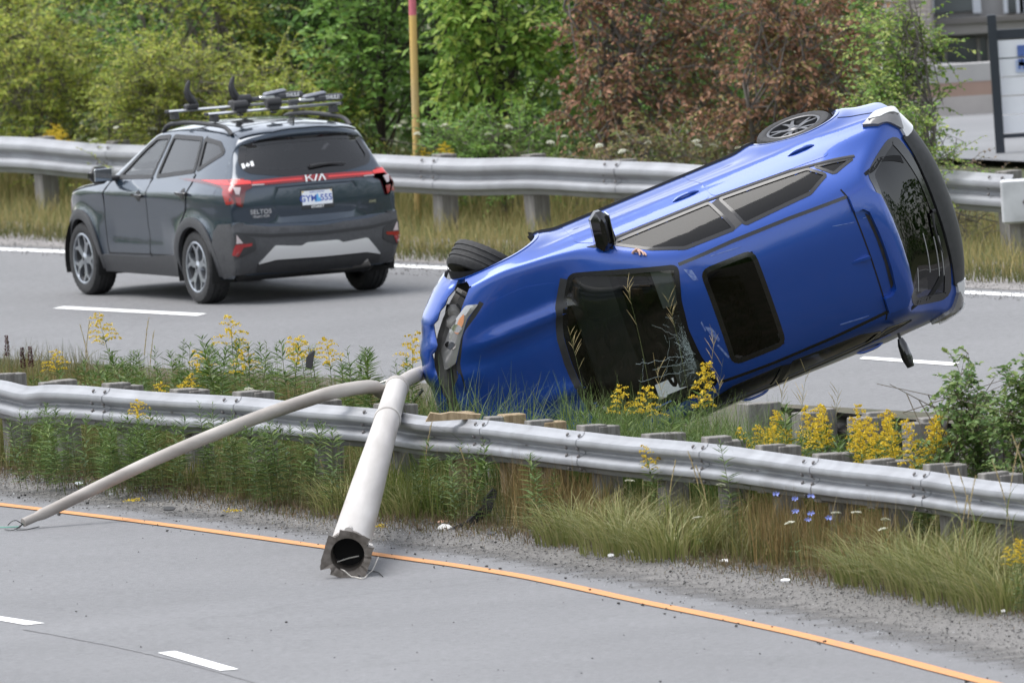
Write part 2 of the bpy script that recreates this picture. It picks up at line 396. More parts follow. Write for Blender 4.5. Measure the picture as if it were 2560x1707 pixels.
def guardrail(name, label, path, side, top_of, post_mats, s0=0.0, post_h=.80, wob=None, beams=True, block=True, seed=1, skip=lambda p: False, psize=.18, bmat=None, half=10, hs=1.0):
    """path: beam top line; side=+1: traffic face on the right of travel (towards -x/-y side)."""
    R = random.Random(seed); root = thing(name, label, 'guardrail', (path[0].x, path[0].y, 0)); org = Vector((path[0].x, path[0].y, 0))
    fine = resamp(path, int(sum((b-a).length for a, b in zip(path, path[1:]))/.117)+1)
    per = 2*half
    nr = []
    for i, p in enumerate(fine):
        t = fine[min(i+3, len(fine)-1)]-fine[max(i-3, 0)]; t.z = 0; t.normalize(); nr.append(Vector((t.y, -t.x, 0))*side)
    if wob:
        for i, p in enumerate(fine): d = wob(p); fine[i] = p+nr[i]*d[0]+Vector((0, 0, d[1]))
    i = 0; cnt = 0
    pm = {}
    while i+2 < len(fine):
        j = min(i+per+1, len(fine)-1)
        me = beam_mesh([q-org for q in fine[i:j+1]], nr[i:j+1], flare=.005, hs=hs)
        link('rail_beam', me, bmat or M_GALV, root)
        # splice bolts near the lap (joint at i)
        if i > 0:
            for dx in (-1, 0):
                for h in (-.030, -.125, -.187, -.283):
                    q = fine[i]; t = (fine[i+1]-fine[i-1]).normalized()
                    off = {-.030: .034, -.125: .052, -.187: .052, -.283: .034}[h]
                    b = link('bolt', BOLT, None, root); zax = (nr[i]+Vector((0, 0, .9 if h > -.06 else -.9 if h < -.26 else (-.8 if h > -.15 else .8)))).normalized()
                    b.matrix_local = Matrix.Translation(q-org+t*(dx*.21+.10)+nr[i]*(off+.008)+Vector((0, 0, h))) @ zax.to_track_quat('Z', 'Y').to_matrix().to_4x4()
        for m_ in (0, per//2):
            k = i+m_
            if k >= len(fine)-1: continue
            b = link('bolt', SLOT, None, root); t = (fine[min(k+1, len(fine)-1)]-fine[max(k-1, 0)]).normalized()
            X = t; Z = nr[k]; Y = Z.cross(X); b.matrix_local = Matrix.Translation(fine[k]-org+nr[k]*.0095+Vector((0, 0, -.156))) @ Matrix((X, Y, Z)).transposed().to_4x4() @ Matrix.Scale(.6, 4)
            if skip(fine[k]): continue
            q = fine[k]-org; q.z = 0; back = -nr[k]; ang = math.atan2(X.y, X.x)
            bz = fine[k].z
            M = post_mats(fine[k], R)
            Rz = Matrix.Rotation(ang, 3, 'Z')
            if block:
                bb = MB().box((0, 0, 0), (.15, .195, .36), None, .006); o = bb.obj('block', M[1], root)
                o.location = q+back*.105+Vector((0, 0, bz-.155+top_of*.5+R.uniform(-.01, .015))); o.rotation_euler = (R.uniform(-.03, .03), R.uniform(-.03, .03), ang)
            hh = bz+top_of+R.uniform(-.015, .02)
            bb = MB().box((0, 0, hh/2-.15), (psize, psize, hh+.3), None, .007); o = bb.obj('post', M[0], root)
            o.location = q+back*(.215 if block else .115); o.rotation_euler = (R.uniform(-.02, .02), R.uniform(-.02, .02), ang+R.uniform(-.04, .04))
        i += per
    return root
def wobN(p):
    # the beam is bent where the lamp pole fell across it, and lightly uneven elsewhere
    q = gp(1000, 1030, RAILZ); d = (p-q).length; x = p.x
    v = .012*math.sin(x*3.1)+.008*math.sin(x*7.7+1)
    q2 = gp(60, 955, RAILZ); d2 = (p-q2).length
    return (-.10*math.exp(-(d/1.6)**2)+v-.04*math.exp(-(d2/.5)**2), -.05*math.exp(-(d/1.2)**2)+.006*math.sin(x*5)-.03*math.exp(-(d2/.35)**2))
def near_posts(p, R):
    # left of the pole: galvanised faced grey; near the crash: fresh pale timber; right: weathered grey timber
    u = p.x
    if -.75 < u < .15: return (M_WOODN, M_WOODP)
    return (M_WOODP, M_WOODP)
guardrail('guardrail', 'silver guardrail along the gravel with the toppled lamp pole lying across it', NR, 1, .012, near_posts, wob=wobN, seed=3, half=10)
guardrail('guardrail', 'silver guardrail on the far verge before the bushes, ending in a square buffer', FR, 1, .01, lambda p, R: (M_WOODP, M_WOODP), seed=5, half=14, hs=1.13, block=False, bmat=M_GALV2, wob=lambda p: (0, .012*math.sin(p.x*2.3)+.006*math.sin(p.x*5.1)))
# median guardrail behind the goldenrod, seen from its back
MR = smooth_path(extend([gp(1985, 1020, .74), gp(2060, 1027, .74), gp(2200, 1040, .74), (gp(2420, 1062, .74))], .3, 10), .5)
guardrail('guardrail', 'dark backed median guardrail on thick grey posts behind the yellow goldenrod', MR, -1, .03, lambda p, R: (M_WOODP, M_WOODP), seed=9, half=9, psize=.21, bmat=mat('dirty_steel', (.10, .095, .09), .6, .6, col2=(.05, .045, .04), scale=4))  # beam steel coloured darker than on the other rails
# end buffer of the far rail
bq = gp(2548, 440, .75); root = thing('guardrail_buffer', 'pale square steel buffer with a dark slot at the end of the far guardrail', 'guardrail end', (bq.x, bq.y-.12, 0))
b = MB(); b.box((.05, 0, .53), (.46, .12, .40), None, .02); b.obj('buffer_plate', mat('pale_steel', (.50, .51, .52), .5, .5, var=.15, scale=4), root)
MB().prism([(-.05, -.03), (.10, -.03), (.13, 0), (.10, .03), (-.05, .03), (-.07, 0)], .006, Matrix.Translation((.08, -.061, .52)) @ Matrix.Rotation(rad(90), 4, 'X')).obj('slot', M_BOLT, root)
MB().box((-.02, .2, .2), (.2, .2, .75), None, .008).obj('post', M_WOODP, root)
MB().box((.24, .2, .2), (.2, .2, .75), None, .008).obj('post', M_WOODP, root)
# ================================================================== CAR BUILDING
def unit(v): return v/np.maximum(np.linalg.norm(v, axis=-1, keepdims=True), 1e-9)
class Body:
    """Closed-looking car skin: a top sheet (nose, bonnet, screen, roof, tail) and two side sheets.
    rows: (x centre, z centre, x corner, z corner, x of the sill below the corner)"""
    def __init__(s, rows, yb, sill, nS=190, nT=22, nW=34, px=2.4, pz=2.6, deform=None, smooth_it=4):
        R = np.array(rows, float); d = np.concatenate([[0], np.cumsum(np.hypot(np.diff(R[:, 0]), np.diff(R[:, 1])))])
        q = np.linspace(0, d[-1], nS); q = np.unique(np.concatenate([q, d]))
        C = np.stack([pchip(d, R[:, k], q) for k in range(5)], 1); n = len(q); s.n = n
        xc, zc, xe, ze, xb = C.T
        ye = yb(xe, ze); u = np.linspace(-1, 1, 2*nT+1); t = np.sin(u*np.pi/2)*.35+u*.65
        T = np.abs(t)[None, :]
        X = xc[:, None]+(xe-xc)[:, None]*T**px; Z = zc[:, None]+(ze-zc)[:, None]*T**pz; Y = ye[:, None]*t[None, :]
        top = np.stack([X, Y, Z], -1); m = 2*nT+1
        w = np.linspace(0, 1, nW+1)[1:]
        zb = sill(xb)
        xs = xe[:, None]+(xb-xe)[:, None]*(w[None, :]**1.3); zs = ze[:, None]+(zb-ze)[:, None]*w[None, :]
        ysd = yb(xs, zs)
        # meet the corner exactly
        sd = np.stack([xs, ysd, zs], -1)
        V = [top.reshape(-1, 3), sd.reshape(-1, 3), (sd*np.array([1, -1, 1])).reshape(-1, 3)]
        oT = 0; oL = n*m; oR = oL+n*nW
        V = np.concatenate(V); F = []
        i = np.arange(n-1)[:, None]; j = np.arange(m-1)[None, :]
        F.append(np.stack([i*m+j, i*m+j+1, (i+1)*m+j+1, (i+1)*m+j], -1).reshape(-1, 4))
        def sidegrid(o, tcol, flip):
            idx = np.concatenate([(np.arange(n)*m+tcol)[:, None], o+np.arange(n)[:, None]*nW+np.arange(nW)[None, :]], 1)
            f = np.stack([idx[:-1, :-1], idx[:-1, 1:], idx[1:, 1:], idx[1:, :-1]], -1).reshape(-1, 4)
            return f if not flip else f[:, ::-1]
        F.append(sidegrid(oL, m-1, False)); F.append(sidegrid(oR, 0, True))
        F = np.concatenate(F); s.nTop = (n-1)*(m-1)
        # light Laplacian rounding along the corner seam
        E = np.concatenate([F[:, [0, 1]], F[:, [1, 2]], F[:, [2, 3]], F[:, [3, 0]]])
        wt = np.zeros(len(V)); tt = np.tile(np.abs(t), n); wt[:n*m] = np.clip((tt-.86)/.1, 0, 1)
        ww = np.tile(np.clip((.12-w)/.08, 0, 1), n); wt[oL:oR] = ww; wt[oR:] = ww
        for _ in range(smooth_it):
            A = np.zeros_like(V); cn = np.zeros(len(V))
            for a, b in ((0, 1), (1, 0)): np.add.at(A, E[:, a], V[E[:, b]]); np.add.at(cn, E[:, a], 1)
            V = V+(A/cn[:, None]-V)*wt[:, None]*.6
        if deform is not None: V = deform(V)
        s.V = V; s.F = F
        s.bvh = BVHTree.FromPolygons([tuple(v) for v in V], [tuple(int(k) for k in f) for f in F])
        # smooth vertex normals, outward
        fn = np.cross(V[F[:, 2]]-V[F[:, 0]], V[F[:, 3]]-V[F[:, 1]])
        N = np.zeros_like(V)
        for k in range(4): np.add.at(N, F[:, k], fn)
        N = unit(N); cen = np.array([1.3, 0, .7])
        if (N*(V-cen)).sum() < 0: N = -N; s.F = s.F[:, ::-1].copy()
        s.N = N
    def hit(s, u, v, mode):
        """project a 2-D point onto the skin: 'L'/'R' side (x,z), 'T' top (x,y), 'B' rear (y,z), 'F' front (y,z)"""
        o, d = {'L': ((u, 3, v), (0, -1, 0)), 'R': ((u, -3, v), (0, 1, 0)), 'T': ((u, v, 4), (0, 0, -1)), 'B': ((-4, u, v), (1, 0, 0)), 'F': ((7, u, v), (-1, 0, 0))}[mode]
        loc, nr, idx, dist = s.bvh.ray_cast(Vector(o), Vector(d))
        if loc is None:
            loc, nr, idx, dist = s.bvh.find_nearest(Vector(o)+Vector(d)*{'L': 2.2, 'R': 2.2, 'T': 2.7, 'B': 3.3, 'F': 3.7}[mode])
        f = s.F[idx]; p = np.array(loc); dd = 1/(np.linalg.norm(s.V[f]-p, axis=1)**2+1e-7)
        n = (s.N[f]*dd[:, None]).sum(0); n /= np.linalg.norm(n)
        return p, n
    def patch(s, name, poly, mode, m, parent, off=.003, thick=.012, step=.03, rim=True, bulge=0.0, fn=None):
        """a panel lying on the skin"""
        P = [Vector((p[0], p[1])) for p in densify(poly, step)]; nb = len(P)
        xs = [p.x for p in P]; ys = [p.y for p in P]
        gx = np.arange(min(xs)+step*.5, max(xs), step); gy = np.arange(min(ys)+step*.5, max(ys), step)
        GX, GY = np.meshgrid(gx, gy); ok = inside([(p.x, p.y) for p in P], GX, GY)
        bp = np.array([[p.x, p.y] for p in P])
        pts = np.stack([GX[ok], GY[ok]], 1)
        if len(pts):
            dm = np.min(np.linalg.norm(pts[:, None, :]-bp[None], axis=2), 1); keep = dm > step*.55; pts = pts[keep]; dm = dm[keep]
        allp = P+[Vector(p) for p in pts]
        vs, es, fs, ov, oe, of = delaunay_2d_cdt(allp, [(i, (i+1) % nb) for i in range(nb)], [], 1, 1e-6)
        dist = np.concatenate([np.zeros(nb), dm if len(pts) else []])
        V = []; N = []; W = []
        for k, v in enumerate(vs):
            p, n = s.hit(v.x, v.y, mode); e = off
            src = ov[k][0] if ov[k] else 0
            if bulge: e += bulge*min(1, (dist[src]/.04))**.5 if src < len(dist) else 0
            if fn is not None: e += fn(v.x, v.y)
            V.append(p+n*e); N.append(n); W.append(src)
        F = [tuple(f) for f in fs]
        # orient outward
        if F:
            a, b, c = [np.array(V[k]) for k in F[0][:3]]
            if np.dot(np.cross(b-a, c-a), N[F[0][0]]) < 0: F = [tuple(reversed(f)) for f in F]
        nv = len(V); ns = list(N)
        if rim:
            order = {}
            for k in range(nv):
                for q in ov[k]:
                    if q < nb: order[q] = k
            ring = [order[q] for q in range(nb) if q in order]
            top = len(V); V += [V[k] for k in ring]; bot = len(V); V += [V[k]-N[k]*thick for k in ring]; r = len(ring)
            for i in range(r): F.append((top+i, top+(i+1) % r, bot+(i+1) % r, bot+i))
            ns += [None]*(2*r)
        me = mesh_np(name, V, F, True)
        if rim:
            sm = np.ones(len(me.polygons), bool); sm[-r:] = False; me.polygons.foreach_set('use_smooth', sm)
        if not bulge and fn is None:
            me.normals_split_custom_set_from_vertices([tuple(n) if n is not None else (0, 0, 0) for n in ns])
        return link(name, me, m, parent)
    def strip(s, name, line, mode, width, m, parent, off=.004, closed=False, h=0.0, step=.03):
        """a narrow band following a line on the skin; h > 0 gives it a raised, rounded section"""
        P = densify(line, step, closed); k = len(P); V = []; F = []
        for i, p in enumerate(P):
            a = P[(i-1) % k] if closed or i > 0 else P[i]; b = P[(i+1) % k] if closed or i < k-1 else P[i]
            t = Vector((b[0]-a[0], b[1]-a[1])).normalized(); n2 = Vector((-t.y, t.x))*width/2
            c, cn = s.hit(p[0], p[1], mode)
            l, ln = s.hit(p[0]+n2.x, p[1]+n2.y, mode); r, rn = s.hit(p[0]-n2.x, p[1]-n2.y, mode)
            V += [l+ln*off, c+cn*(off+h), r+rn*off, l-ln*.006, r-rn*.006]
        q = k if closed else k-1
        for i in range(q):
            a = i*5; b = ((i+1) % k)*5
            F += [(a, a+1, b+1, b), (a+1, a+2, b+2, b+1), (a+3, a, b, b+3), (a+2, a+4, b+4, b+2)]
        me = mesh_np(name, V, F); bm = bmesh.new(); bm.from_mesh(me); bmesh.ops.recalc_face_normals(bm, faces=bm.faces); bm.to_mesh(me); bm.free(); sharp(me, 40)
        return link(name, me, m, parent)
    def holes(s, specs):
        """faces to drop: list of (poly, mode); returns keep mask"""
        C = s.V[s.F].mean(1); fn = s.N[s.F].mean(1); keep = np.ones(len(s.F), bool)
        for poly, mode in specs:
            if mode in 'LR': sel = inside(poly, C[:, 0], C[:, 2]) & ((C[:, 1] > .35) if mode == 'L' else (C[:, 1] < -.35))
            elif mode == 'T': sel = inside(poly, C[:, 0], C[:, 1]) & (fn[:, 2] > .2)
            elif mode == 'B': sel = inside(poly, C[:, 1], C[:, 2]) & (C[:, 0] < .1)
            else: sel = inside(poly, C[:, 1], C[:, 2]) & (C[:, 0] > 2.6)
            keep &= ~sel
        return keep
    def skin(s, name, m, parent, keep, inset=0.0):
        F = s.F[keep]; used = np.unique(F); mp = -np.ones(len(s.V), int); mp[used] = np.arange(len(used))
        V = s.V[used]-s.N[used]*inset
        return obj(name, V, mp[F], m, parent, smooth=True)
def densify(poly, step, closed=True):
    out = []; n = len(poly)
    for i in range(n if closed else n-1):
        a = poly[i]; b = poly[(i+1) % n]; L = math.hypot(b[0]-a[0], b[1]-a[1]); k = max(1, int(math.ceil(L/step)))
        for j in range(k): out.append((a[0]+(b[0]-a[0])*j/k, a[1]+(b[1]-a[1])*j/k))
    if not closed: out.append(tuple(poly[-1][:2]))
    return out
def rnd_poly(poly, r=.04, k=4):
    """round the corners of a polygon"""
    out = []; n = len(poly)
    for i in range(n):
        p = Vector(poly[i]); a = Vector(poly[i-1])-p; b = Vector(poly[(i+1) % n])-p
        ra = min(r, a.length*.45); rb = min(r, b.length*.45); A = p+a.normalized()*ra; B = p+b.normalized()*rb
        for j in range(k+1):
            t = j/k; q = A*(1-t)**2+p*2*t*(1-t)+B*t*t; out.append((q.x, q.y))
    return out
def circ(cx, cy, r, a0=0, a1=360, n=40): return [(cx+r*math.cos(rad(a0+(a1-a0)*i/n)), cy+r*math.sin(rad(a0+(a1-a0)*i/n))) for i in range(n+(1 if a1-a0 < 360 else 0))]
def mirror(poly): return [(-p[0], p[1]) for p in reversed(poly)]
def mirT(poly): return [(p[0], -p[1]) for p in reversed(poly)]
def section(ztab, lower, upper, zsplit):
    zz, yy = zip(*ztab); lx, lf = zip(*lower); ux, uf = zip(*upper)
    def f(x, z):
        b = pchip(zz, yy, z); w = np.clip((z-zsplit[0])/(zsplit[1]-zsplit[0]), 0, 1); w = w*w*(3-2*w)
        return b*(pchip(lx, lf, x)*(1-w)+pchip(ux, uf, x)*w)
    return f

M_TYRE = mat('tyre_rubber', (.022, .022, .023), .75, var=.3, scale=30, bump=.2, bscale=60)
M_RIMB = mat('dark_inner_rim', (.03, .03, .032), .5, .6)
M_BLKP = mat('black_plastic', (.022, .022, .024), .55, var=.15, scale=20)
M_BLKG = mat('gloss_black', (.008, .008, .009), .12, coat=.5)
M_GAP = mat('panel_gap', (.004, .004, .005), .8)
M_INT = mat('interior_cloth', (.028, .028, .03), .9, var=.2, scale=30)
M_HDL = mat('headliner', (.20, .20, .20), .9)
def wheel(parent, c, R, width, side, rim_mat, kind, rot=None, dark=M_RIMB, rimR=None, spin=0):
    """thing part 'wheel' (an empty) with tyre, rim, spokes; axis y, outer face towards side (+1 left)"""
    e = bpy.data.objects.new('wheel', None); COL.objects.link(e); e.parent = parent; e.location = c; e.empty_display_size = .1
    if rot is not None: e.rotation_euler = rot
    rr = rimR or R*.685; h = width/2; o = side
    prof = [(rr-.005, -h*.80), (rr+.01, -h*.93), (R-.06, -h*1.0), (R-.022, -h*.97), (R-.006, -h*.80)]
    for g in (-.42, 0, .42):
        prof += [(R, h*(g-.06*0)-h*.10-.002), (R-.009, h*g-h*.085), (R-.009, h*g+h*.085), (R, h*g+h*.10+.002)]
    prof += [(R-.006, h*.80), (R-.022, h*.97), (R-.06, h*1.0), (rr+.01, h*.93), (rr-.005, h*.80)]
    n = 72; b = MB(); b.lathe(prof, n)
    # shoulder tread cuts
    tv = b.V
    for i, (pr, a) in enumerate(prof):
        if abs(abs(a)-h*.80) < .002 or abs(abs(a)-h*.97) < .002:
            for j in range(0, n, 2):
                v = tv[i*n+j]; L = math.hypot(v.x, v.z); k = (L-.008)/L; tv[i*n+j] = Vector((v.x*k, v.y, v.z*k))
    t = b.obj('tyre', M_TYRE, e, True)
    # barrel and flange
    b = MB(); b.lathe([(rr-.004, -h*.8), (rr-.03, -h*.6), (rr-.045, h*.1*o), (rr-.03, h*.6), (rr-.008, h*.8), (rr+.004, h*.9)] if o > 0 else [(rr+.004, -h*.9), (rr-.008, -h*.8), (rr-.03, -h*.6), (rr-.045, -h*.1), (rr-.03, h*.6), (rr-.004, h*.8)], 48); b.obj('barrel', dark, e, True)
    b = MB(); b.lathe([(rr+.006, o*h*.93), (rr-.004, o*h*.97), (rr-.016, o*h*.93), (rr-.018, o*h*.7)], 48); b.obj('rim_flange', rim_mat, e, True)
    b = MB(); b.lathe([(.0, o*h*.15), (.165, o*h*.15), (.165, o*h*.05)], 32); b.lathe([(.0, o*h*.22), (.05, o*h*.22), (.06, o*h*.1)], 20); b.obj('brake_disc', mat('brake_steel', (.16, .155, .15), .45, .8), e, True)
    y1 = o*h*.86; y0 = o*h*.45
    b = MB(); bd = MB()
    for k in range(5):
        a0 = spin+2*math.pi*k/5
        if kind == 'twin':
            for sgn in (-1, 1):
                a = a0+sgn*.10; a2 = a0+sgn*.235
                P = [(.045, a-.35*sgn*0-.30, ), ]
                def pt(r, ang, y): return Vector((r*math.cos(ang), y, r*math.sin(ang)))
                wi, wo = .016, .012
                V = []
                for r, ang, w, yy in ((.04, a0+sgn*.18, wi, y1-o*.012), (.11, a, wi, y1-o*.002), (rr-.012, a2, wo, y1)):
                    tn = Vector((-math.sin(ang), 0, math.cos(ang)))
                    V += [pt(r, ang, yy)+tn*w, pt(r, ang, yy)-tn*w, pt(r, ang, y0)-tn*w*1.2, pt(r, ang, y0)+tn*w*1.2]
                F = [(0, 1, 2, 3), (11, 10, 9, 8)]
                for i in range(2):
                    for j in range(4): F.append((i*4+j, i*4+(j+1) % 4, (i+1)*4+(j+1) % 4, (i+1)*4+j))
                b.add(V, F)
        else:     # wide faceted Y-spokes
            def pt(r, ang, y): return Vector((r*math.cos(ang), y, r*math.sin(ang)))
            for sgn in (-1, 1):
                V = []
                for r, ang, w, yy in ((.03, a0+sgn*.2, .020, y1-o*.006), (.12, a0+sgn*.07, .022, y1-o*.004), (.155, a0+sgn*.10, .020, y1), (rr-.012, a0+sgn*.33, .017, y1+o*.002)):
                    tn = Vector((-math.sin(ang), 0, math.cos(ang)))
                    V += [pt(r, ang, yy)+tn*w, pt(r, ang, yy)-tn*w, pt(r, ang, y0)-tn*w*1.1, pt(r, ang, y0)+tn*w*1.1]
                F = [(0, 1, 2, 3), (15, 14, 13, 12)]
                for i in range(3):
                    for j in range(4): F.append((i*4+j, i*4+(j+1) % 4, (i+1)*4+(j+1) % 4, (i+1)*4+j))
                b.add(V, F)
    sp = b.obj('spokes', rim_mat, e)
    b = MB(); b.lathe([(0, y1+o*.006), (.030, y1+o*.005), (.036, y1), (.06, y1-o*.006), (.07, y0)], 24); b.obj('centre_cap', rim_mat, e, True)
    b = MB(); b.lathe([(0, y1+o*.0085), (.018, y1+o*.0085), (.021, y1+o*.004)], 20); b.obj('hub_badge', M_BLKG, e, True)
    return e
def wheel_well(name, parent, c, R, y0, y1):
    b = MB(); n = 24; V = []; F = []
    for (y, r) in ((y0, R), (y1, R), (y1, .02)):
        for j in range(n+1):
            a = -.35+(math.pi+.7)*j/n; V.append((c[0]+r*math.cos(a), y, c[2]+r*math.sin(a)))
    for i in range(2):
        for j in range(n): F.append((i*(n+1)+j, i*(n+1)+j+1, (i+1)*(n+1)+j+1, (i+1)*(n+1)+j))
    b.add(V, F); return b.obj(name, mat('wheel_well_black', (.008, .008, .008), .9), parent)
def seat(parent, x, y, z, m=M_INT, w=.5, rest=True):
    b = MB(); b.box((x+.05, y, z), (.52, w, .16), None, .05); b.box((x-.24, y, z+.33), (.15, w*.95, .62), Matrix.Rotation(rad(-14), 3, 'Y'), .05)
    o = b.obj('seat', m, parent, True)
    if rest: b = MB(); b.box((x-.33, y, z+.72), (.09, .27, .17), Matrix.Rotation(rad(-10), 3, 'Y'), .04); b.obj('headrest', m, o, True)
    return o
def text_mesh(txt, size, depth=.002, shear=0.0, spacing=1.0, bold=0.0):
    c = bpy.data.curves.new('t', 'FONT'); c.body = txt; c.size = size; c.extrude = depth; c.align_x = 'CENTER'; c.align_y = 'CENTER'; c.shear = shear; c.space_character = spacing; c.offset = bold
    o = bpy.data.objects.new('t', c); COL.objects.link(o)
    dg = bpy.context.evaluated_depsgraph_get(); me = bpy.data.meshes.new_from_object(o.evaluated_get(dg)); bpy.data.objects.remove(o); bpy.data.curves.remove(c); return me
def on_rear(body, name, me, y, z, m, parent, off=.006, flat=True):
    """lay flat lettering on the tail, reading from behind"""
    p, n = body.hit(y, z, 'B'); n = Vector(n); Z = n; X = Vector((0, -1, 0)); X = (X-Z*X.dot(Z)).normalized(); Y = Z.cross(X)
    o = link(name, me, m, parent); o.matrix_local = Matrix.Translation(Vector(p)+n*off) @ Matrix((X, Y, Z)).transposed().to_4x4(); return o

def trim_mask(B, x0, x1, z0):
    c = B.V[B.F].mean(1); return (c[:, 0] > x0) & (c[:, 0] < x1) & (c[:, 2] > z0)
# ================================================================== DARK SUV
def build_suv():
    aS = 1.98710
    mw = Matrix.Translation((-2.00315, 200.0, 0.0)) @ Matrix.Rotation(aS, 4, 'Z')
    root = thing('sport_utility_car', 'dark blue-grey SUV with a roof rack driving on the far carriageway', 'car', mw=mw)
    PAINT = mat('slate_blue_paint', (.020, .035, .056), .22, .4, coat=1.0, var=.06, scale=300)
    CLAD = mat('grey_black_cladding', (.05, .051, .055), .55, var=.12, scale=40)
    RED = mat('red_lamp_plastic', (.26, .008, .010), .15, coat=.8)
    REDL = mat('bright_red_lamp_strip', (.62, .035, .035), .25, coat=.5, emit=(1, .10, .08, .05))
    REDD = mat('deep_red_lamp', (.10, .004, .006), .12, coat=.8)
    CLEAR = mat('clear_lamp_lens', (.50, .42, .42), .15, coat=.8)
    SILV = mat('satin_silver', (.66, .66, .66), .32, .5)
    CHR = mat('chrome', (.75, .75, .76), .12, 1.0)
    RIM = mat('machined_grey_rim', (.36, .38, .41), .30, .85)
    WHT = mat('white_print', (.8, .8, .8), .5)
    rows = [(3.40, .24, 3.05, .24, 3.0), (3.47, .40, 3.12, .40, 2.98), (3.46, .62, 3.12, .62, 2.95), (3.42, .82, 3.06, .80, 2.9), (3.33, .93, 2.98, .90, 2.82), (3.1, 1.0, 2.85, .955, 2.7),
            (2.7, 1.055, 2.55, 1.005, 2.45), (2.4, 1.085, 2.25, 1.035, 2.2), (2.28, 1.11, 2.12, 1.055, 2.1), (1.95, 1.30, 1.80, 1.22, 1.8), (1.62, 1.47, 1.5, 1.39, 1.5), (1.42, 1.545, 1.34, 1.475, 1.34),
            (1.1, 1.59, 1.05, 1.525, 1.05), (.6, 1.615, .6, 1.55, .6), (.0, 1.605, .05, 1.54, .05), (-.35, 1.58, -.25, 1.515, -.2), (-.56, 1.555, -.40, 1.485, -.3), (-.62, 1.535, -.45, 1.455, -.34),
            (-.625, 1.50, -.46, 1.42, -.36), (-.58, 1.47, -.45, 1.40, -.38), (-.66, 1.32, -.52, 1.28, -.40), (-.74, 1.17, -.60, 1.15, -.44), (-.77, 1.11, -.66, 1.08, -.46), (-.79, 1.03, -.68, 1.0, -.48),
            (-.80, .85, -.69, .85, -.5), (-.79, .73, -.69, .73, -.52), (-.83, .68, -.72, .68, -.53), (-.84, .52, -.73, .52, -.55), (-.80, .36, -.68, .36, -.56), (-.70, .26, -.60, .26, -.56)]
    base = section([(.2, .80), (.35, .855), (.5, .885), (.66, .895), (.80, .89), (.92, .895), (1.02, .875), (1.09, .835), (1.2, .785), (1.35, .71), (1.48, .645), (1.56, .595), (1.65, .5)],
                   [(-.9, .84), (-.7, .905), (-.4, .97), (0, 1), (2, 1), (2.6, .99), (2.9, .945), (3.12, .86), (3.5, .72)],
                   [(-.9, .80), (-.6, .895), (-.45, .93), (0, .985), (.5, 1), (1.3, .99), (2.2, .95), (3.5, .8)], (1.0, 1.2))
    def yb(x, z):
        y = base(x, z)
        for cx in (0, 2.63):
            r = np.hypot(x-cx, z-.335); y = y+.022*np.exp(-((r-.42)/.07)**2)
        y = y-.022*np.exp(-((z-.60)/.11)**2)*np.clip((x-.45)/.3, 0, 1)*np.clip((2.15-x)/.3, 0, 1)      # hollow doors
        y = y+.012*np.exp(-((z-(.985+.02*(1-x)))/.035)**2)*np.clip((2.6-x)/.4, 0, 1)                 # shoulder crease
        return y
    B = Body(rows, yb, lambda x: np.full_like(x, .235))
    fw = [(1.84, 1.10), (1.06, 1.125), (.985, 1.478), (1.27, 1.462), (1.45, 1.36)]; rw = [(.95, 1.13), (.16, 1.195), (.25, 1.478), (.90, 1.482)]
    qw = [(.10, 1.205), (-.30, 1.365), (-.16, 1.445), (.18, 1.475)]
    rg = [(-.56, 1.435), (-.3, 1.452), (.3, 1.452), (.56, 1.435), (.625, 1.26), (.585, 1.205), (.3, 1.165), (-.3, 1.165), (-.585, 1.205), (-.625, 1.26)]
    ws = [(1.46, -.55), (1.52, -.25), (1.53, 0), (1.52, .25), (1.46, .55), (2.06, .66), (2.2, .35), (2.24, 0), (2.2, -.35), (2.06, -.66)]
    wells = [(circ(0, .335, .385), 'L'), (circ(0, .335, .385), 'R'), (circ(2.63, .335, .385), 'L'), (circ(2.63, .335, .385), 'R')]
    op = [(fw, 'L'), (fw, 'R'), (rw, 'L'), (rw, 'R'), (qw, 'L'), (qw, 'R'), (rg, 'B'), (ws, 'T')]
    keep = B.holes(wells+op)
    B.skin('body', PAINT, root, keep); B.skin('interior_trim', M_HDL, root, keep & trim_mask(B, -.25, 1.9, 1.1), .03)
    GF = glass('clear_green_glass', (.86, .91, .90)); GD = glass('privacy_glass', (.10, .105, .115), .02, 1.6); GR = glass('tinted_rear_glass', (.10, .10, .11), .02, 1.75)
    for sd in 'LR':
        for nm, p, g in (('front_window', fw, GF), ('rear_window', rw, GD), ('quarter_window', qw, GD)):
            w = B.patch(nm, rnd_poly(p, .03), sd, g, root, off=-.006, rim=False, step=.05)
            B.strip('window_seal', rnd_poly(p, .03), sd, .038, M_BLKP, w, off=.004, closed=True)
        for cx in (0, 2.63):
            a = [(cx+.372*math.cos(t), .335+.372*math.sin(t)) for t in np.linspace(-.35, math.pi+.35, 30)]
            o_ = [(cx+.455*math.cos(t), .335+.455*math.sin(t)) for t in np.linspace(math.pi+.28, -.28, 30)]
            a = [p for p in a if p[1] > .235]; o_ = [p for p in o_ if p[1] > .235]
            B.patch('arch_cladding', a+o_, sd, CLAD, root, off=.016, thick=.05, step=.035)
        B.patch('sill_cladding', [(2.20, .235), (2.19, .39), (1.1, .40), (.44, .44), (.43, .235)], sd, CLAD, root, off=.014, thick=.03, step=.05)
        d1 = B.patch('front_door', rnd_poly([(2.03, .405), (1.075, .415), (1.055, .80), (1.045, 1.095), (1.93, 1.068), (2.03, .9)], .05), sd, PAINT, root, off=.004, thick=.02, step=.045)
        d2 = B.patch('rear_door', rnd_poly([(1.06, .415), (.47, .435), (.41, .60), (.16, .86), (.115, 1.16), (1.03, 1.097)], .05), sd, PAINT, root, off=.004, thick=.02, step=.045)
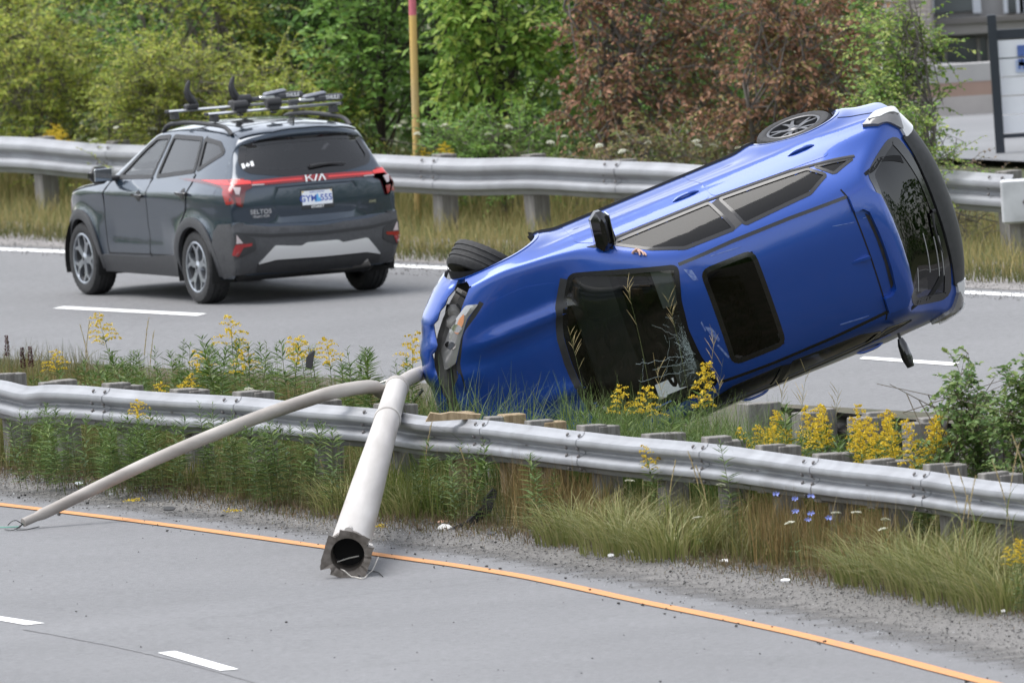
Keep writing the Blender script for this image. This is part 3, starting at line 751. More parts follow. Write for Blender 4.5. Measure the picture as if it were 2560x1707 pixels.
        B.strip('panel_gap', [(.135, 1.17), (.20, 1.47), (.16, 1.50)], sd, .012, M_GAP, root, off=.002)
        for gl in ([(2.035, .40), (2.045, .95), (1.94, 1.075)], [(1.066, .40), (1.05, .8), (1.037, 1.12)], [(.46, .43), (.40, .60), (.15, .86), (.105, 1.17)], [(2.03, .408), (.46, .428)], [(2.95, .93), (2.5, 1.0), (2.1, 1.045)]):
            B.strip('panel_gap', gl, sd, .011, M_GAP, root, off=.0055)
        sg = 1 if sd == 'L' else -1
        for d, hx, hz in ((d1, 1.20, .955), (d2, .19, 1.0)):
            p, n = B.hit(hx, hz, sd); h = MB(); h.box((p[0], p[1]+sg*.035, p[2]), (.215, .022, .034), Matrix.Rotation(-.03, 3, 'Y'), .010)
            h.box((p[0]-.085, p[1]+sg*.014, p[2]), (.03, .04, .028), None, .006); h.box((p[0]+.085, p[1]+sg*.014, p[2]), (.03, .04, .028), None, .006); h.obj('handle', M_BLKG, d, True)
            B.patch('handle_recess', circ(hx+.02, hz-.005, .05, n=16), sd, M_BLKP, d, off=.006, rim=False, step=.03)
        # door mirror
        mb = MB(); mb.box((1.86, sg*1.0, 1.135), (.15, .23, .155), Matrix.Rotation(sg*.15, 3, 'Z'), .055)
        mr = mb.obj('door_mirror', M_BLKG, root, True)
        MB().box((1.785, sg*.995, 1.135), (.012, .185, .115), Matrix.Rotation(sg*.12, 3, 'Z'), .005).obj('mirror_glass', mat('mirror_silver', (.75, .78, .80), .03, 1.0), mr)
        MB().box((1.85, sg*.875, 1.095), (.10, .12, .05), None, .015).obj('mirror_arm', M_BLKP, mr, True)
        # roof rail
        rl = []
        for x in np.linspace(1.28, -.30, 24):
            p, n = B.hit(x, sg*.575, 'T'); u = (1.28-x)/1.58; e = min(u, 1-u); rl.append(Vector((x, sg*.585, p[2]+.005+.05*min(1, e/.10)**.6)))
        MB().tube(rl, .020, 8).obj('roof_rail', M_BLKP, root, True)
        wheel_well('wheel_well', root, (0, 0, .335), .40, sg*.90, sg*.50); wheel_well('wheel_well', root, (2.63, 0, .335), .40, sg*.90, sg*.50)
    w1 = B.patch('rear_glass', rnd_poly(rg, .04), 'B', GR, root, off=-.004, rim=False, step=.06)
    B.strip('glass_border', rnd_poly(rg, .04), 'B', .055, M_BLKG, w1, off=.003, closed=True)
    B.patch('windscreen', rnd_poly(ws, .04), 'T', GF, root, off=-.004, rim=False, step=.08)
    B.strip('windscreen_seal', rnd_poly(ws, .04), 'T', .05, M_BLKG, root, off=.003, closed=True)
    B.patch('glass_roof', rnd_poly([(1.22, -.42), (1.22, .42), (-.12, .42), (-.12, -.42)], .08), 'T', M_BLKG, root, off=.003, step=.08)
    B.strip('panel_gap', [(.55, -.42), (.55, .42)], 'T', .014, M_GAP, root, off=.005)
    B.strip('panel_gap', [(-.36, -.55), (-.40, -.3), (-.41, 0), (-.40, .3), (-.36, .55)], 'T', .012, M_GAP, root, off=.002)
    # spoiler lip with brake lamp
    sp = B.patch('roof_spoiler', [(-.30, -.56), (-.36, .0), (-.30, .56), (-.44, .57), (-.585, .30), (-.605, 0), (-.585, -.30), (-.44, -.57)], 'T', PAINT, root, off=.014, thick=.03, step=.05)
    # tail: lamps, light bar, lettering
    for sg in (1, -1):
        f = (lambda p: p) if sg > 0 else mirror
        lp = B.patch('tail_lamp', rnd_poly(f([(.60, 1.055), (.60, 1.115), (.735, 1.135), (.825, 1.125), (.80, .99), (.755, .90), (.705, .885), (.665, 1.03)]), .012), 'B', REDD, root, off=.010, thick=.03, step=.03)
        B.patch('lamp_wing', rnd_poly([(-.66, 1.135), (-.36, 1.125), (-.44, 1.085), (-.56, 1.05), (-.64, .915), (-.70, .92)], .012), 'L' if sg > 0 else 'R', RED, lp, off=.010, thick=.03, step=.03)
        B.patch('lamp_strip', f([(.60, 1.085), (.60, 1.112), (.735, 1.13), (.81, 1.12), (.80, 1.085)]), 'B', REDL, lp, off=.013, thick=.01, step=.03)
        B.patch('clear_lens', f([(.70, 1.06), (.765, 1.065), (.755, 1.005), (.725, 1.0)]), 'B', CLEAR, lp, off=.014, thick=.01, step=.03)
        B.patch('lamp_lower', f([(.712, .975), (.765, .98), (.75, .915), (.72, .90)]), 'B', RED, lp, off=.014, thick=.01, step=.03)
        # bumper lamps
        hs_ = B.patch('lamp_recess', rnd_poly(f([(.80, .655), (.63, .60), (.62, .50), (.75, .44), (.80, .45)]), .02), 'B', M_BLKP, root, off=.022, thick=.01, step=.04)
        B.patch('reflector', f([(.795, .555), (.655, .560), (.66, .535), (.735, .525), (.775, .452), (.80, .462)]), 'B', RED, hs_, off=.026, thick=.008, step=.03)
        B.patch('reverse_lamp', f([(.785, .64), (.735, .565), (.79, .563)]), 'B', CLEAR, hs_, off=.026, thick=.008, step=.03)
    bar = B.patch('light_bar', [(-.61, 1.070), (-.61, 1.110), (-.3, 1.124), (0, 1.128), (.3, 1.124), (.61, 1.110), (.61, 1.070), (.3, 1.073), (0, 1.075), (-.3, 1.073)], 'B', RED, root, off=.010, thick=.02, step=.04)
    for sg in (1, -1):
        p = [(.13, 1.092), (.13, 1.108), (.3, 1.106), (.59, 1.098), (.59, 1.084), (.3, 1.091)]
        B.patch('lamp_strip', p if sg > 0 else mirror(p), 'B', REDL, bar, off=.013, thick=.01, step=.04)
        p = [(.49, 1.070), (.49, 1.079), (.60, 1.079), (.60, 1.070)]
        B.patch('clear_lens', p if sg > 0 else mirror(p), 'B', CLEAR, bar, off=.014, thick=.01, step=.04)
    # emblem strokes
    lg = MB(); 
    def stroke(a, b, w):
        a = Vector((a[0]-.72, a[1]-.5)); b = Vector((b[0]-.72, b[1]-.5)); k = .062
        q = [(a.x-w, a.y), (a.x+w, a.y), (b.x+w, b.y), (b.x-w, b.y)]; lg.prism([(p[0]*.15, p[1]*k) for p in q], .004)
    for a, b in (((.06, 0), (.06, 1)), ((.10, .45), (.42, 1)), ((.24, .66), (.50, 0)), ((.60, 0), (.80, 1)), ((.88, 0), (1.12, 1)), ((1.14, 1), (1.30, 0))): stroke(a, b, .05)
    on_rear(B, 'emblem', lg.mesh('emblem'), -.005, 1.098, WHT, bar, .016)
    tg = B.patch('tailgate', rnd_poly([(-.62, 1.045), (0, 1.052), (.62, 1.045), (.645, .98), (.60, .78), (.50, .725), (0, .70), (-.50, .725), (-.60, .78), (-.645, .98)], .03), 'B', PAINT, root, off=.004, thick=.02, step=.04, fn=lambda y, z: -.028*max(0, min(1, (1.012-z)/.03))*max(0, min(1, (z-.78)/.04))*max(0, min(1, (.40-abs(y))/.06)))
    on_rear(B, 'model_badge', text_mesh('SELTOS', .055, .002, bold=.001, spacing=1.1), .545, .835, CHR, tg, .008)
    on_rear(B, 'dealer_badge', text_mesh('Stuart KIA', .036, .0015, shear=.2, bold=.0005), .545, .795, CHR, tg, .008)
    on_rear(B, 'drive_badge', text_mesh('AWD', .032, .002, bold=.001), -.555, .845, CHR, tg, .010)
    # plate
    p, n = B.hit(0, .915, 'B'); n = Vector(n); pl = bpy.data.objects.new('licence_plate', None); COL.objects.link(pl); pl.parent = root
    X = Vector((0, -1, 0)); Y = n.cross(X); pl.matrix_local = Matrix.Translation(Vector(p)+n*-.006) @ Matrix((X, Y, n)).transposed().to_4x4()
    MB().box((0, 0, 0), (.322, .178, .012), None, .004).obj('plate_frame', M_BLKP, pl)
    MB().box((0, .010, .008), (.298, .128, .004), None, .001).obj('plate_face', mat('plate_white', (.78, .80, .84), .4), pl)
    PB = mat('plate_blue', (.05, .10, .42), .5); LB = mat('plate_light_blue', (.12, .42, .75), .5)
    link('plate_letters', text_mesh('GYM', .080, .001, bold=.0015), PB, pl).location = (-.088, .003, .0105)
    link('plate_letters', text_mesh('555', .080, .001, bold=.0015), PB, pl).location = (.088, .003, .0105)
    MB().prism([(-.028, -.032), (.032, -.032), (.036, .0), (.016, .005), (.010, .036), (-.004, .040), (-.012, .008), (-.03, .0)], .001, Matrix.Translation((0, .003, .0105))).obj('plate_emblem', LB, pl)
    link('plate_letters', text_mesh('NOVA SCOTIA', .022, .001), PB, pl).location = (0, .060, .0105)
    link('frame_letters', text_mesh('STUART', .032, .001, bold=.001, spacing=1.1), WHT, pl).location = (0, -.072, .0065)
    MB().box((.138, .066, .0105), (.014, .012, .001)).obj('plate_sticker', mat('sticker_yellow', (.8, .55, .05), .6), pl); MB().box((-.138, .066, .0105), (.014, .012, .001)).obj('plate_sticker', MATS['sticker_yellow'], pl)
    # flag sticker: two bars and a leaf
    fl = MB(); fl.prism([(-.055, -.026), (-.028, -.026), (-.028, .026), (-.055, .026)], .001); fl.prism([(.028, -.026), (.055, -.026), (.055, .026), (.028, .026)], .001)
    lf = [(0, .026), (.007, .012), (.013, .016), (.011, .003), (.022, .008), (.019, -.003), (.024, -.006), (.010, -.016), (.002, -.014), (.002, -.026), (-.002, -.026), (-.002, -.014), (-.010, -.016), (-.024, -.006), (-.019, -.003), (-.022, .008), (-.011, .003), (-.013, .016), (-.007, .012)]
    fl.prism(lf, .001); on_rear(B, 'flag_sticker', fl.mesh('flag_sticker'), .575, 1.255, WHT, w1, .004)
    # wiper
    q = []
    for t in np.linspace(0, 1, 6):
        y = .03-.36*t; z = 1.195+.012*math.sin(t*3); p, n = B.hit(y, z, 'B'); q.append(Vector(p)+Vector(n)*(.022))
    wp = MB().tube(q, [.018, .018, .015, .012, .010, .006], 6).obj('wiper', M_BLKP, root, True)
    # bumper, silver guard
    bp = B.patch('rear_bumper', rnd_poly([(-.80, .735), (-.64, .715), (-.50, .69), (0, .672), (.50, .69), (.64, .715), (.80, .735), (.86, .5), (.80, .30), (.4, .285), (-.4, .285), (-.80, .30), (-.86, .5)], .02), 'B', CLAD, root, off=.015, thick=.03, step=.045)
    for sd in 'LR':
        B.patch('bumper_side', [(-.41, .66), (-.50, .735), (-.72, .745), (-.74, .5), (-.68, .29), (-.45, .245), (-.38, .30)], sd, CLAD, bp, off=.014, thick=.03, step=.045)
    B.patch('bumper_crease', [(-.80, .665), (-.5, .63), (0, .615), (.5, .63), (.80, .665), (.78, .635), (.5, .600), (0, .585), (-.5, .600), (-.78, .635)], 'B', mat('deep_cladding', (.02, .02, .022), .6), bp, off=.018, thick=.008, step=.05)
    B.patch('bumper_lip', rnd_poly([(-.60, .365), (-.44, .393), (0, .388), (.44, .393), (.60, .365), (.60, .30), (0, .285), (-.60, .30)], .01), 'B', M_BLKP, bp, off=.028, thick=.02, step=.05)
    B.patch('skid_plate', rnd_poly([(-.45, .525), (-.20, .505), (-.15, .530), (.15, .530), (.20, .505), (.45, .525), (.60, .375), (.44, .405), (0, .40), (-.44, .405), (-.60, .375)], .015), 'B', SILV, bp, off=.034, thick=.035, step=.045)
    b = MB(); b.tube([(-.74, -.5, .31), (-.60, -.3, .28), (-.45, -.1, .28), (-.3, .2, .28)], .05, 10); b.obj('exhaust', mat('muffler_steel', (.20, .19, .18), .5, .8), root, True)
    b = MB(); b.box((1.35, 0, .26), (3.6, 1.35, .12), None, .03); b.box((0, 0, .28), (.14, 1.3, .10)); b.box((-.35, 0, .30), (.5, 1.2, .1), None, .03); b.obj('underbody', M_BLKP, root)
    # nose: grille, lamps and side marker
    B.patch('grille', rnd_poly([(-.55, .62), (.55, .62), (.6, .85), (-.6, .85)], .05), 'F', M_BLKG, root, off=.005, step=.06)
    for sg in (1, -1):
        hp = [(.55, .72), (.80, .74), (.80, .88), (.58, .88)]; B.patch('headlamp', hp if sg > 0 else mirror(hp), 'F', CLEAR, root, off=.008, step=.05)
        B.patch('side_marker', [(3.02, .46), (3.10, .46), (3.10, .60), (3.04, .60)], 'L' if sg > 0 else 'R', mat('amber_lens', (.9, .26, .04), .25, coat=.5), root, off=.02, step=.04)
    for x, y, z in ((1.30, .37, .62), (1.30, -.37, .62)): seat(root, x, y, z)
    seat(root, .45, .33, .66, w=.62); seat(root, .45, -.33, .66, w=.62)
    MB().box((2.0, 0, .98), (.4, 1.35, .22), None, .08).obj('dashboard', M_INT, root, True)
    st = MB(); st.tube([(1.72+.06*math.cos(a)*0, .37+.18*math.cos(a), 1.02+.17*math.sin(a)) for a in np.linspace(0, 6.283, 20)], .014, 6); st.obj('steering_wheel', M_INT, root, True)
    MB().box((-.25, 0, .80), (.7, 1.2, .12)).obj('boot_floor', M_INT, root)
    for x, sp_ in ((0, .3), (2.63, .75)):
        for sg in (1, -1):
            wheel(root, (x, sg*.785, .335), .335, .22, sg, RIM, 'y', spin=sp_)
    # ---- roof rack
    z = 1.705
    BARM = mat('bare_aluminium', (.72, .73, .74), .28, .9)
    for bx in (.99, .08):
        prof = [(-.042, 0), (-.02, .012), (.02, .012), (.042, 0), (.02, -.012), (-.02, -.012)]
        V = []; F = []
        for y in (-.66, .66): V += [Vector((bx+p[0], y, z+p[1])) for p in prof]
        F = [tuple(range(5, -1, -1)), tuple(range(6, 12))]+[(i, (i+1) % 6, 6+(i+1) % 6, 6+i) for i in range(6)]
        c = MB().add(V, F).obj('rack_bar', BARM, root)
        for sg in (1, -1):
            MB().prism([(-.06, -.062), (.06, -.062), (.045, .0), (-.045, 0)], .05, Matrix.Translation((bx, sg*.59+.025, z-.012)) @ Matrix.Rotation(rad(90), 4, 'X')).obj('rack_foot', M_BLKP, c)
            MB().box((bx, sg*.665, z), (.088, .012, .03), None, .005).obj('end_cap', M_BLKP, c)
    for y0 in (.42, -.02):          # kayak cradle arms
        c = bpy.data.objects.new('cradle', None); COL.objects.link(c); c.parent = root; c.location = (.99, y0, z)
        MB().box((0, 0, .03), (.10, .12, .05), None, .012).obj('cradle_base', M_BLKP, c, True)
        pts = [Vector((0, -.05+.0*t, .03)) for t in (0,)]+[Vector((0, -.06+.10*math.sin(t*2.4)*.9, .03+.24*t)) for t in np.linspace(.1, 1, 8)]
        MB().tube(pts, [.03, .034, .036, .036, .034, .03, .026, .022, .012], 8).obj('cradle_arm', M_BLKP, c, True)
        MB().tube([p+Vector((.0, .05-.045*i/8, -.0)) for i, p in enumerate(pts)], .012, 6).obj('cradle_strap', M_BLKP, c, True)
    for bx, y0 in ((.08, .33), (.08, .0), (.99, -.10)):
        c = MB(); c.lathe([(0, -.07), (.042, -.07), (.046, -.06), (.046, .06), (.042, .07), (0, .07)], 16, 'y', (bx, y0, z+.055)); c.box((bx, y0, z+.01), (.09, .10, .05), None, .01); c.tube([(bx-.05, y0, z-.03), (bx+.05, y0, z-.03)], .012, 6)
        c.obj('rack_clamp', M_BLKP, root, True)
    for bx in (.99, .08):           # ski carriers
        c = MB(); c.tube([(bx, -.16, z+.05), (bx, -.40, z+.055), (bx, -.52, z+.06)], [.02, .022, .024], 10); c.box((bx, -.56, z+.062), (.07, .26, .062), None, .02)
        o_ = c.obj('ski_carrier', mat('charcoal_rubber', (.055, .057, .065), .5), root, True)
        MB().box((bx, -.33, z+.058), (.05, .16, .03), None, .01).obj('carrier_bar', BARM, o_)
        MB().box((bx+.02, -.42, z+.095), (.09, .22, .035), Matrix.Rotation(-.12, 3, 'X'), .016).obj('carrier_pad', mat('grey_rubber_pad', (.16, .17, .20), .5), o_, True)
        t = link('carrier_lettering', text_mesh('THULE', .045, .001, bold=.001), WHT, o_); t.matrix_local = Matrix.Translation((bx-.0365, -.575, z+.062)) @ Matrix(((0, 0, -1, 0), (-1, 0, 0, 0), (0, 1, 0, 0), (0, 0, 0, 1)))
    q, n = B.hit(-.33, 0, 'T')
    MB().prism([(-.09, 0), (.08, 0), (-.06, .07), (-.085, .07)], .016, Matrix.Translation((-.28, .008, q[2]-.004)) @ Matrix.Rotation(rad(90), 4, 'X')).obj('fin_antenna', M_BLKG, root)
    return root
suv = build_suv()
# ================================================================== BLUE HATCHBACK ON ITS SIDE
def rodrigues(v):
    a = v.length; return Matrix.Rotation(a, 4, v.normalized())
def build_hatch():
    mw = Matrix.Translation((2.5003, 176.3491, 1.7807)) @ rodrigues(Vector((.061377, 2.136582, -1.756299)))
    root = thing('hatchback_car', 'wrecked bright blue hatchback lying on its side with its tail in the air', 'car', mw=mw)
    PAINT = mat('cobalt_metallic_paint', (.009, .062, .335), .30, .35, coat=.85, var=.05, scale=300)
    RIM = mat('graphite_rim', (.13, .13, .135), .36, .85)
    CLEAR = mat('clear_lamp', (.62, .62, .63), .12, coat=.8); SMOKE = mat('smoked_lamp', (.16, .155, .155), .15, coat=.8)
    AMB = mat('amber_lens', (.9, .26, .04), .25, coat=.5); GREY = mat('bare_grey_plastic', (.22, .21, .20), .6, var=.2, scale=12)
    rows = [(3.36, .24, 3.02, .24, 2.98), (3.43, .36, 3.10, .36, 2.95), (3.44, .52, 3.12, .52, 2.9), (3.41, .64, 3.09, .64, 2.85), (3.33, .73, 3.0, .735, 2.8), (3.1, .83, 2.85, .81, 2.7), (2.8, .905, 2.6, .88, 2.5),
            (2.58, .955, 2.36, .935, 2.3), (2.46, .985, 2.24, .965, 2.2), (2.34, 1.03, 2.12, 1.0, 2.08), (2.02, 1.20, 1.85, 1.15, 1.84), (1.70, 1.355, 1.58, 1.29, 1.58), (1.52, 1.415, 1.42, 1.345, 1.42),
            (1.3, 1.45, 1.22, 1.375, 1.22), (.9, 1.47, .85, 1.39, .85), (.4, 1.465, .38, 1.385, .38), (.0, 1.44, .0, 1.36, .0), (-.17, 1.42, -.12, 1.33, -.13), (-.24, 1.40, -.18, 1.30, -.18), (-.26, 1.375, -.20, 1.275, -.22),
            (-.27, 1.34, -.23, 1.245, -.25), (-.50, 1.14, -.42, 1.07, -.36), (-.73, .965, -.60, .94, -.44), (-.83, .90, -.67, .885, -.48), (-.90, .80, -.71, .785, -.52), (-.89, .62, -.72, .60, -.55), (-.90, .45, -.72, .43, -.57), (-.86, .29, -.67, .29, -.59), (-.75, .23, -.6, .23, -.58)]
    base = section([(.2, .82), (.32, .865), (.5, .885), (.66, .892), (.78, .89), (.88, .875), (.96, .845), (1.05, .795), (1.2, .70), (1.3, .625), (1.385, .545), (1.47, .45)],
                   [(-.92, .88), (-.7, .95), (-.4, .99), (0, 1), (2.2, 1), (2.65, .985), (2.95, .93), (3.15, .86), (3.45, .70)],
                   [(-.92, .74), (-.6, .86), (-.3, .95), (0, .99), (.5, 1), (1.5, .99), (2.3, .95), (3.5, .8)], (.95, 1.15))
    def yb(x, z):
        y = base(x, z)
        for cx in (0, 2.65):
            r = np.hypot(x-cx, z-.32); y = y+.030*np.exp(-((r-.40)/.09)**2)
        y = y+.016*np.exp(-((z-(.80+.05*(1.3-x)/1.3))/.04)**2)*np.clip((2.5-x)/.4, 0, 1)
        y = y-.020*np.exp(-((z-.52)/.10)**2)*np.clip((x-.4)/.3, 0, 1)*np.clip((2.2-x)/.3, 0, 1)
        return y
    def deform(V):
        V = V.copy(); x, y, z = V.T
        # bonnet swage lines rising to the screen
        for sg in (-1, 1):
            c = sg*(.36+.06*(3.2-x)/.8); top = (z > .68) & (x > 2.3) & (x < 3.25)
            V[:, 2] += np.where(top, .034*np.exp(-((y-c)/.05)**2)*np.clip((3.25-x)/.3, 0, 1)-.016*np.exp(-((y-c+sg*.13)/.08)**2)*np.clip((3.25-x)/.3, 0, 1), 0)
        # crash damage: the left front corner is driven in and the bonnet buckled
        d = np.exp(-(((x-2.85)/.45)**2+((y-.72)/.22)**2)); V[:, 1] -= .16*d*(y > 0)
        d = np.exp(-(((x-2.60)/.30)**2+((y-.42)/.12)**2)); V[:, 2] += -.075*d*(z > .6)
        d = np.exp(-(((x-2.58)/.32)**2+((y-.24)/.07)**2)); V[:, 2] += .05*d*(z > .6)
        d = np.exp(-(((x-2.95)/.25)**2+((y-.15)/.25)**2)); V[:, 2] += -.02*d*(z > .6)
        fr = np.clip((x-2.95)/.4, 0, 1)*(z > .55); V[:, 2] += fr*(.014*np.sin(y*17+x*9)+.010*np.sin(y*31))*np.clip((y+.55)/.5, 0, 1)
        V[:, 0] -= fr*.07*np.clip((y-.1)/.5, 0, 1)
        d = np.exp(-(((x-1.0)/.8)**2+((z-.5)/.3)**2)); V[:, 1] -= .04*d*(y > .5)
        # spoiler corner scuffs, roof ripple above the right door
        V[:, 2] += .006*np.sin(x*9+y*5)*np.exp(-(((x-1.35)/.12)**2+((y+.42)/.12)**2))*(z > 1.2)
        return V
    B = Body(rows, yb, lambda x: np.full_like(x, .23), deform=deform)
    ws = [(1.485, -.505), (1.56, -.25), (1.585, 0), (1.56, .25), (1.485, .505), (2.24, .665), (2.36, .5), (2.435, .2), (2.445, 0), (2.435, -.2), (2.36, -.5), (2.24, -.665)]
    sr = [(1.31, -.40), (1.31, .40), (.88, .40), (.88, -.40)]
    fw = [(1.86, 1.035), (1.0, 1.045), (.93, 1.325), (1.36, 1.315), (1.60, 1.22)]
    rw = [(.91, 1.05), (.17, 1.10), (.06, 1.21), (.25, 1.30), (.84, 1.325)]
    qw = [(.11, 1.105), (-.20, 1.150), (.00, 1.225)]
    rg = [(-.555, 1.25), (-.25, 1.325), (0, 1.337), (.25, 1.325), (.555, 1.25), (.69, .985), (.3, .968), (-.3, .968), (-.69, .985)]
    op = [(ws, 'T'), (sr, 'T'), (rg, 'B')]+[(p, s_) for p in (fw, rw, qw) for s_ in 'LR']
    nose = [(circ(0, .32, .36), s_) for s_ in 'LR']+[(circ(2.65, .32, .375), s_) for s_ in 'LR']
    C = B.V[B.F].mean(1); keep = B.holes(op+nose)
    # the bumper cover has been torn off: no skin on the nose below the bonnet edge
    front = (C[:, 0] > 2.98+.36*(1-np.clip(np.abs(C[:, 1])/.75, 0, 1)**2)) & (C[:, 2] < .74) & (C[:, 1] < .9)
    keep &= ~front
    B.skin('body', PAINT, root, keep); B.skin('interior_trim', mat('dark_headliner', (.06, .06, .062), .9), root, keep & trim_mask(B, -.1, 1.6, 1.12), .03)
    GS = glass('screen_glass', (.62, .68, .66), .02, 1.65); GD = glass('dark_side_glass', (.06, .065, .075), .03, 1.42); GB = glass('dark_rear_glass', (.025, .025, .028), .02, 1.5)
    w = B.patch('windscreen', rnd_poly(ws, .04), 'T', GS, root, off=-.003, rim=False, step=.06)
    B.strip('black_border', rnd_poly(ws, .04), 'T', .040, mat('frit_black', (.006, .006, .007), .25), w, off=.002, closed=True)
    w.data.materials[0] = GS
    # shattered zone: a crazed white bruise along the roof edge and a few long running cracks
    R = random.Random(4); cr = MB()
    def crack(p0, p1, r, wig=.012):
        pts = []; k = max(4, int(math.hypot(p1[0]-p0[0], p1[1]-p0[1])/.03))
        for j in range(k+1):
            t = j/k; x = p0[0]+(p1[0]-p0[0])*t+R.uniform(-wig, wig); y = p0[1]+(p1[1]-p0[1])*t+R.uniform(-wig, wig); p, n = B.hit(x, y, 'T'); pts.append(Vector(p)+Vector(n)*.004)
        cr.tube(pts, r, 3, False)
    for p0, p1 in (((1.60, .20), (2.02, .16)), ((1.60, .26), (1.92, .24)), ((1.62, .33), (2.05, .30)), ((1.95, .12), (2.02, .32)), ((1.60, .12), (1.80, -.12)), ((1.60, .30), (1.78, .46)), ((1.66, .1), (1.75, .4)), ((1.72, .05), (1.85, .35)), ((1.60, -.05), (1.64, .15))): crack(p0, p1, .0009)
    for k in range(60):
        x = 1.60+abs(R.gauss(0, .07)); y = .18+R.gauss(0, .12); a = R.uniform(0, 6.28); L = R.uniform(.02, .07); crack((x, y), (x+L*math.cos(a), y+L*math.sin(a)), .0006, .004)
    for k in range(900):
        x = 1.595+abs(R.gauss(0, .035)); y = .16+R.gauss(0, .10)
        p, n = B.hit(x, y, 'T'); q = Vector(p)+Vector(n)*.005; s_ = R.uniform(.0012, .0042)
        t1 = Vector((R.gauss(0, 1), R.gauss(0, 1), R.gauss(0, .3))).normalized()*s_; t2 = t1.cross(Vector(n)).normalized()*s_*.6
        cr.add([q-t1, q+t2, q+t1], [(0, 1, 2)])
    tag(cr.obj('cracked_glass', mat('crushed_glass', (.55, .66, .66), .3), w), kind='stuff')
    s2 = B.patch('sunroof', rnd_poly(sr, .07), 'T', glass('sunroof_glass', (.035, .035, .035), .02, 1.45), root, off=-.003, rim=False, step=.06)
    B.strip('sunroof_seal', rnd_poly(sr, .07), 'T', .04, M_BLKG, s2, off=.002, closed=True)
    for sd in 'LR':
        sg = 1 if sd == 'L' else -1
        for nm, p in (('front_window', fw), ('rear_window', rw), ('quarter_window', qw)):
            g = B.patch(nm, rnd_poly(p, .025), sd, GD, root, off=-.005, rim=False, step=.05); B.strip('window_seal', rnd_poly(p, .025), sd, .026, M_BLKG, g, off=.003, closed=True)
        B.strip('pillar_trim', [(.955, 1.05), (.885, 1.32)], sd, .10, M_BLKP, root, off=.0025)
        B.strip('belt_trim', [(1.98, 1.01), (1.0, 1.022), (.3, 1.065), (-.22, 1.135)], sd, .022, M_BLKP, root, off=.005, h=.004)
        d1 = B.patch('front_door', rnd_poly([(2.05, .33), (1.0, .33), (.97, .7), (.965, 1.008), (1.96, .99), (2.10, .90)], .05), sd, PAINT, root, off=.003, thick=.02, step=.04)
        d2 = B.patch('rear_door', rnd_poly([(.985, .33), (.40, .34), (.30, .50), (.02, .72), (-.055, .85), (-.05, 1.06), (.3, 1.048), (.95, 1.008)], .05), sd, PAINT, root, off=.003, thick=.02, step=.04)
        for d, hx, hz in ((d1, 1.13, .895), (d2, .13, .92)):
            p, n = B.hit(hx, hz, sd); h = MB()
            pts = [Vector((hx+t*.115, p[1]+sg*(.003+.017*(1-abs(t)**3)), hz)) for t in np.linspace(-1, 1, 9)]
            h.tube(pts, [.006, .010, .012, .012, .012, .012, .012, .010, .006], 8); h.obj('handle', PAINT, d, True)
        for cx, rr in ((0, .352), (2.65, .367)):
            a = [(cx+rr*math.cos(t), .32+rr*math.sin(t)) for t in np.linspace(-.2, math.pi+.2, 34)]; o_ = [(cx+(rr+.035)*math.cos(t), .32+(rr+.035)*math.sin(t)) for t in np.linspace(math.pi+.2, -.2, 34)]
            if cx > 1 and sd == 'L': continue
            B.patch('arch_lip', [p for p in a if p[1] > .24]+[p for p in o_ if p[1] > .24], sd, PAINT, root, off=.006, thick=.04, step=.03)
            wheel_well('wheel_well', root, (cx, 0, .32), rr+.01, sg*.90, sg*.5)
        sk = B.patch('side_skirt', rnd_poly([(2.30, .225), (2.33, .30), (2.0, .315), (.5, .315), (.36, .335), (.33, .225)], .02), sd, M_BLKP, root, off=.022, thick=.05, step=.05)
    rgp = B.patch('rear_glass', rnd_poly(rg, .04), 'B', GB, root, off=-.003, rim=False, step=.05); B.strip('glass_border', rnd_poly(rg, .04), 'B', .05, M_BLKG, rgp, off=.003, closed=True)
    # panels on top
    B.patch('bonnet', rnd_poly([(2.36, -.655), (2.47, -.45), (2.535, -.2), (2.545, 0), (2.535, .2), (2.47, .45), (2.36, .655), (2.62, .70), (2.95, .66), (3.17, .50), (3.28, .25), (3.30, 0), (3.28, -.25), (3.17, -.50), (2.95, -.66), (2.62, -.70)], .05), 'T', PAINT, root, off=.004, thick=.02, step=.035)
    B.strip('cowl', [(2.30, -.66), (2.42, -.45), (2.485, -.2), (2.495, 0), (2.485, .2), (2.42, .45), (2.30, .66)], 'T', .055, M_BLKP, root, off=.003)
    for sg in (1, -1): B.strip('roof_moulding', [(1.46, sg*.515), (1.0, sg*.53), (.5, sg*.525), (0, sg*.505)], 'T', .026, M_BLKG, root, off=.003)
    B.strip('panel_gap', [(.02, -.57), (-.005, -.50), (-.012, 0), (-.005, .50), (.02, .57)], 'T', .012, M_GAP, root, off=.003)
    # tailgate spoiler: a raised U-shaped frame round a sunken panel
    out = [(-.005, -.50), (-.17, -.51), (-.235, -.40), (-.252, -.2), (-.256, 0), (-.252, .2), (-.235, .40), (-.17, .51), (-.005, .50)]
    inn = [(-.005, .37), (-.075, .37), (-.115, .33), (-.132, .15), (-.135, 0), (-.132, -.15), (-.115, -.33), (-.075, -.37), (-.005, -.37)]
    B.patch('spoiler', out+inn, 'T', PAINT, root, off=.048, thick=.055, step=.03)
    B.patch('spoiler_shadow_gap', [(-.088, -.33), (-.120, -.30), (-.134, 0), (-.120, .30), (-.088, .33), (-.105, .1), (-.105, -.1)], 'T', M_BLKP, root, off=.004, rim=False, step=.03)  # dark patch painted as the shadow along the frame's inner edge
    q, n = B.hit(.09, 0, 'T')
    MB().prism([(.11, 0), (-.09, 0), (-.09, .05), (-.04, .04), (.03, .016)], .022, Matrix.Translation((.09, .011, q[2]-.004)) @ Matrix.Rotation(rad(90), 4, 'X')).obj('fin_antenna', PAINT, root)
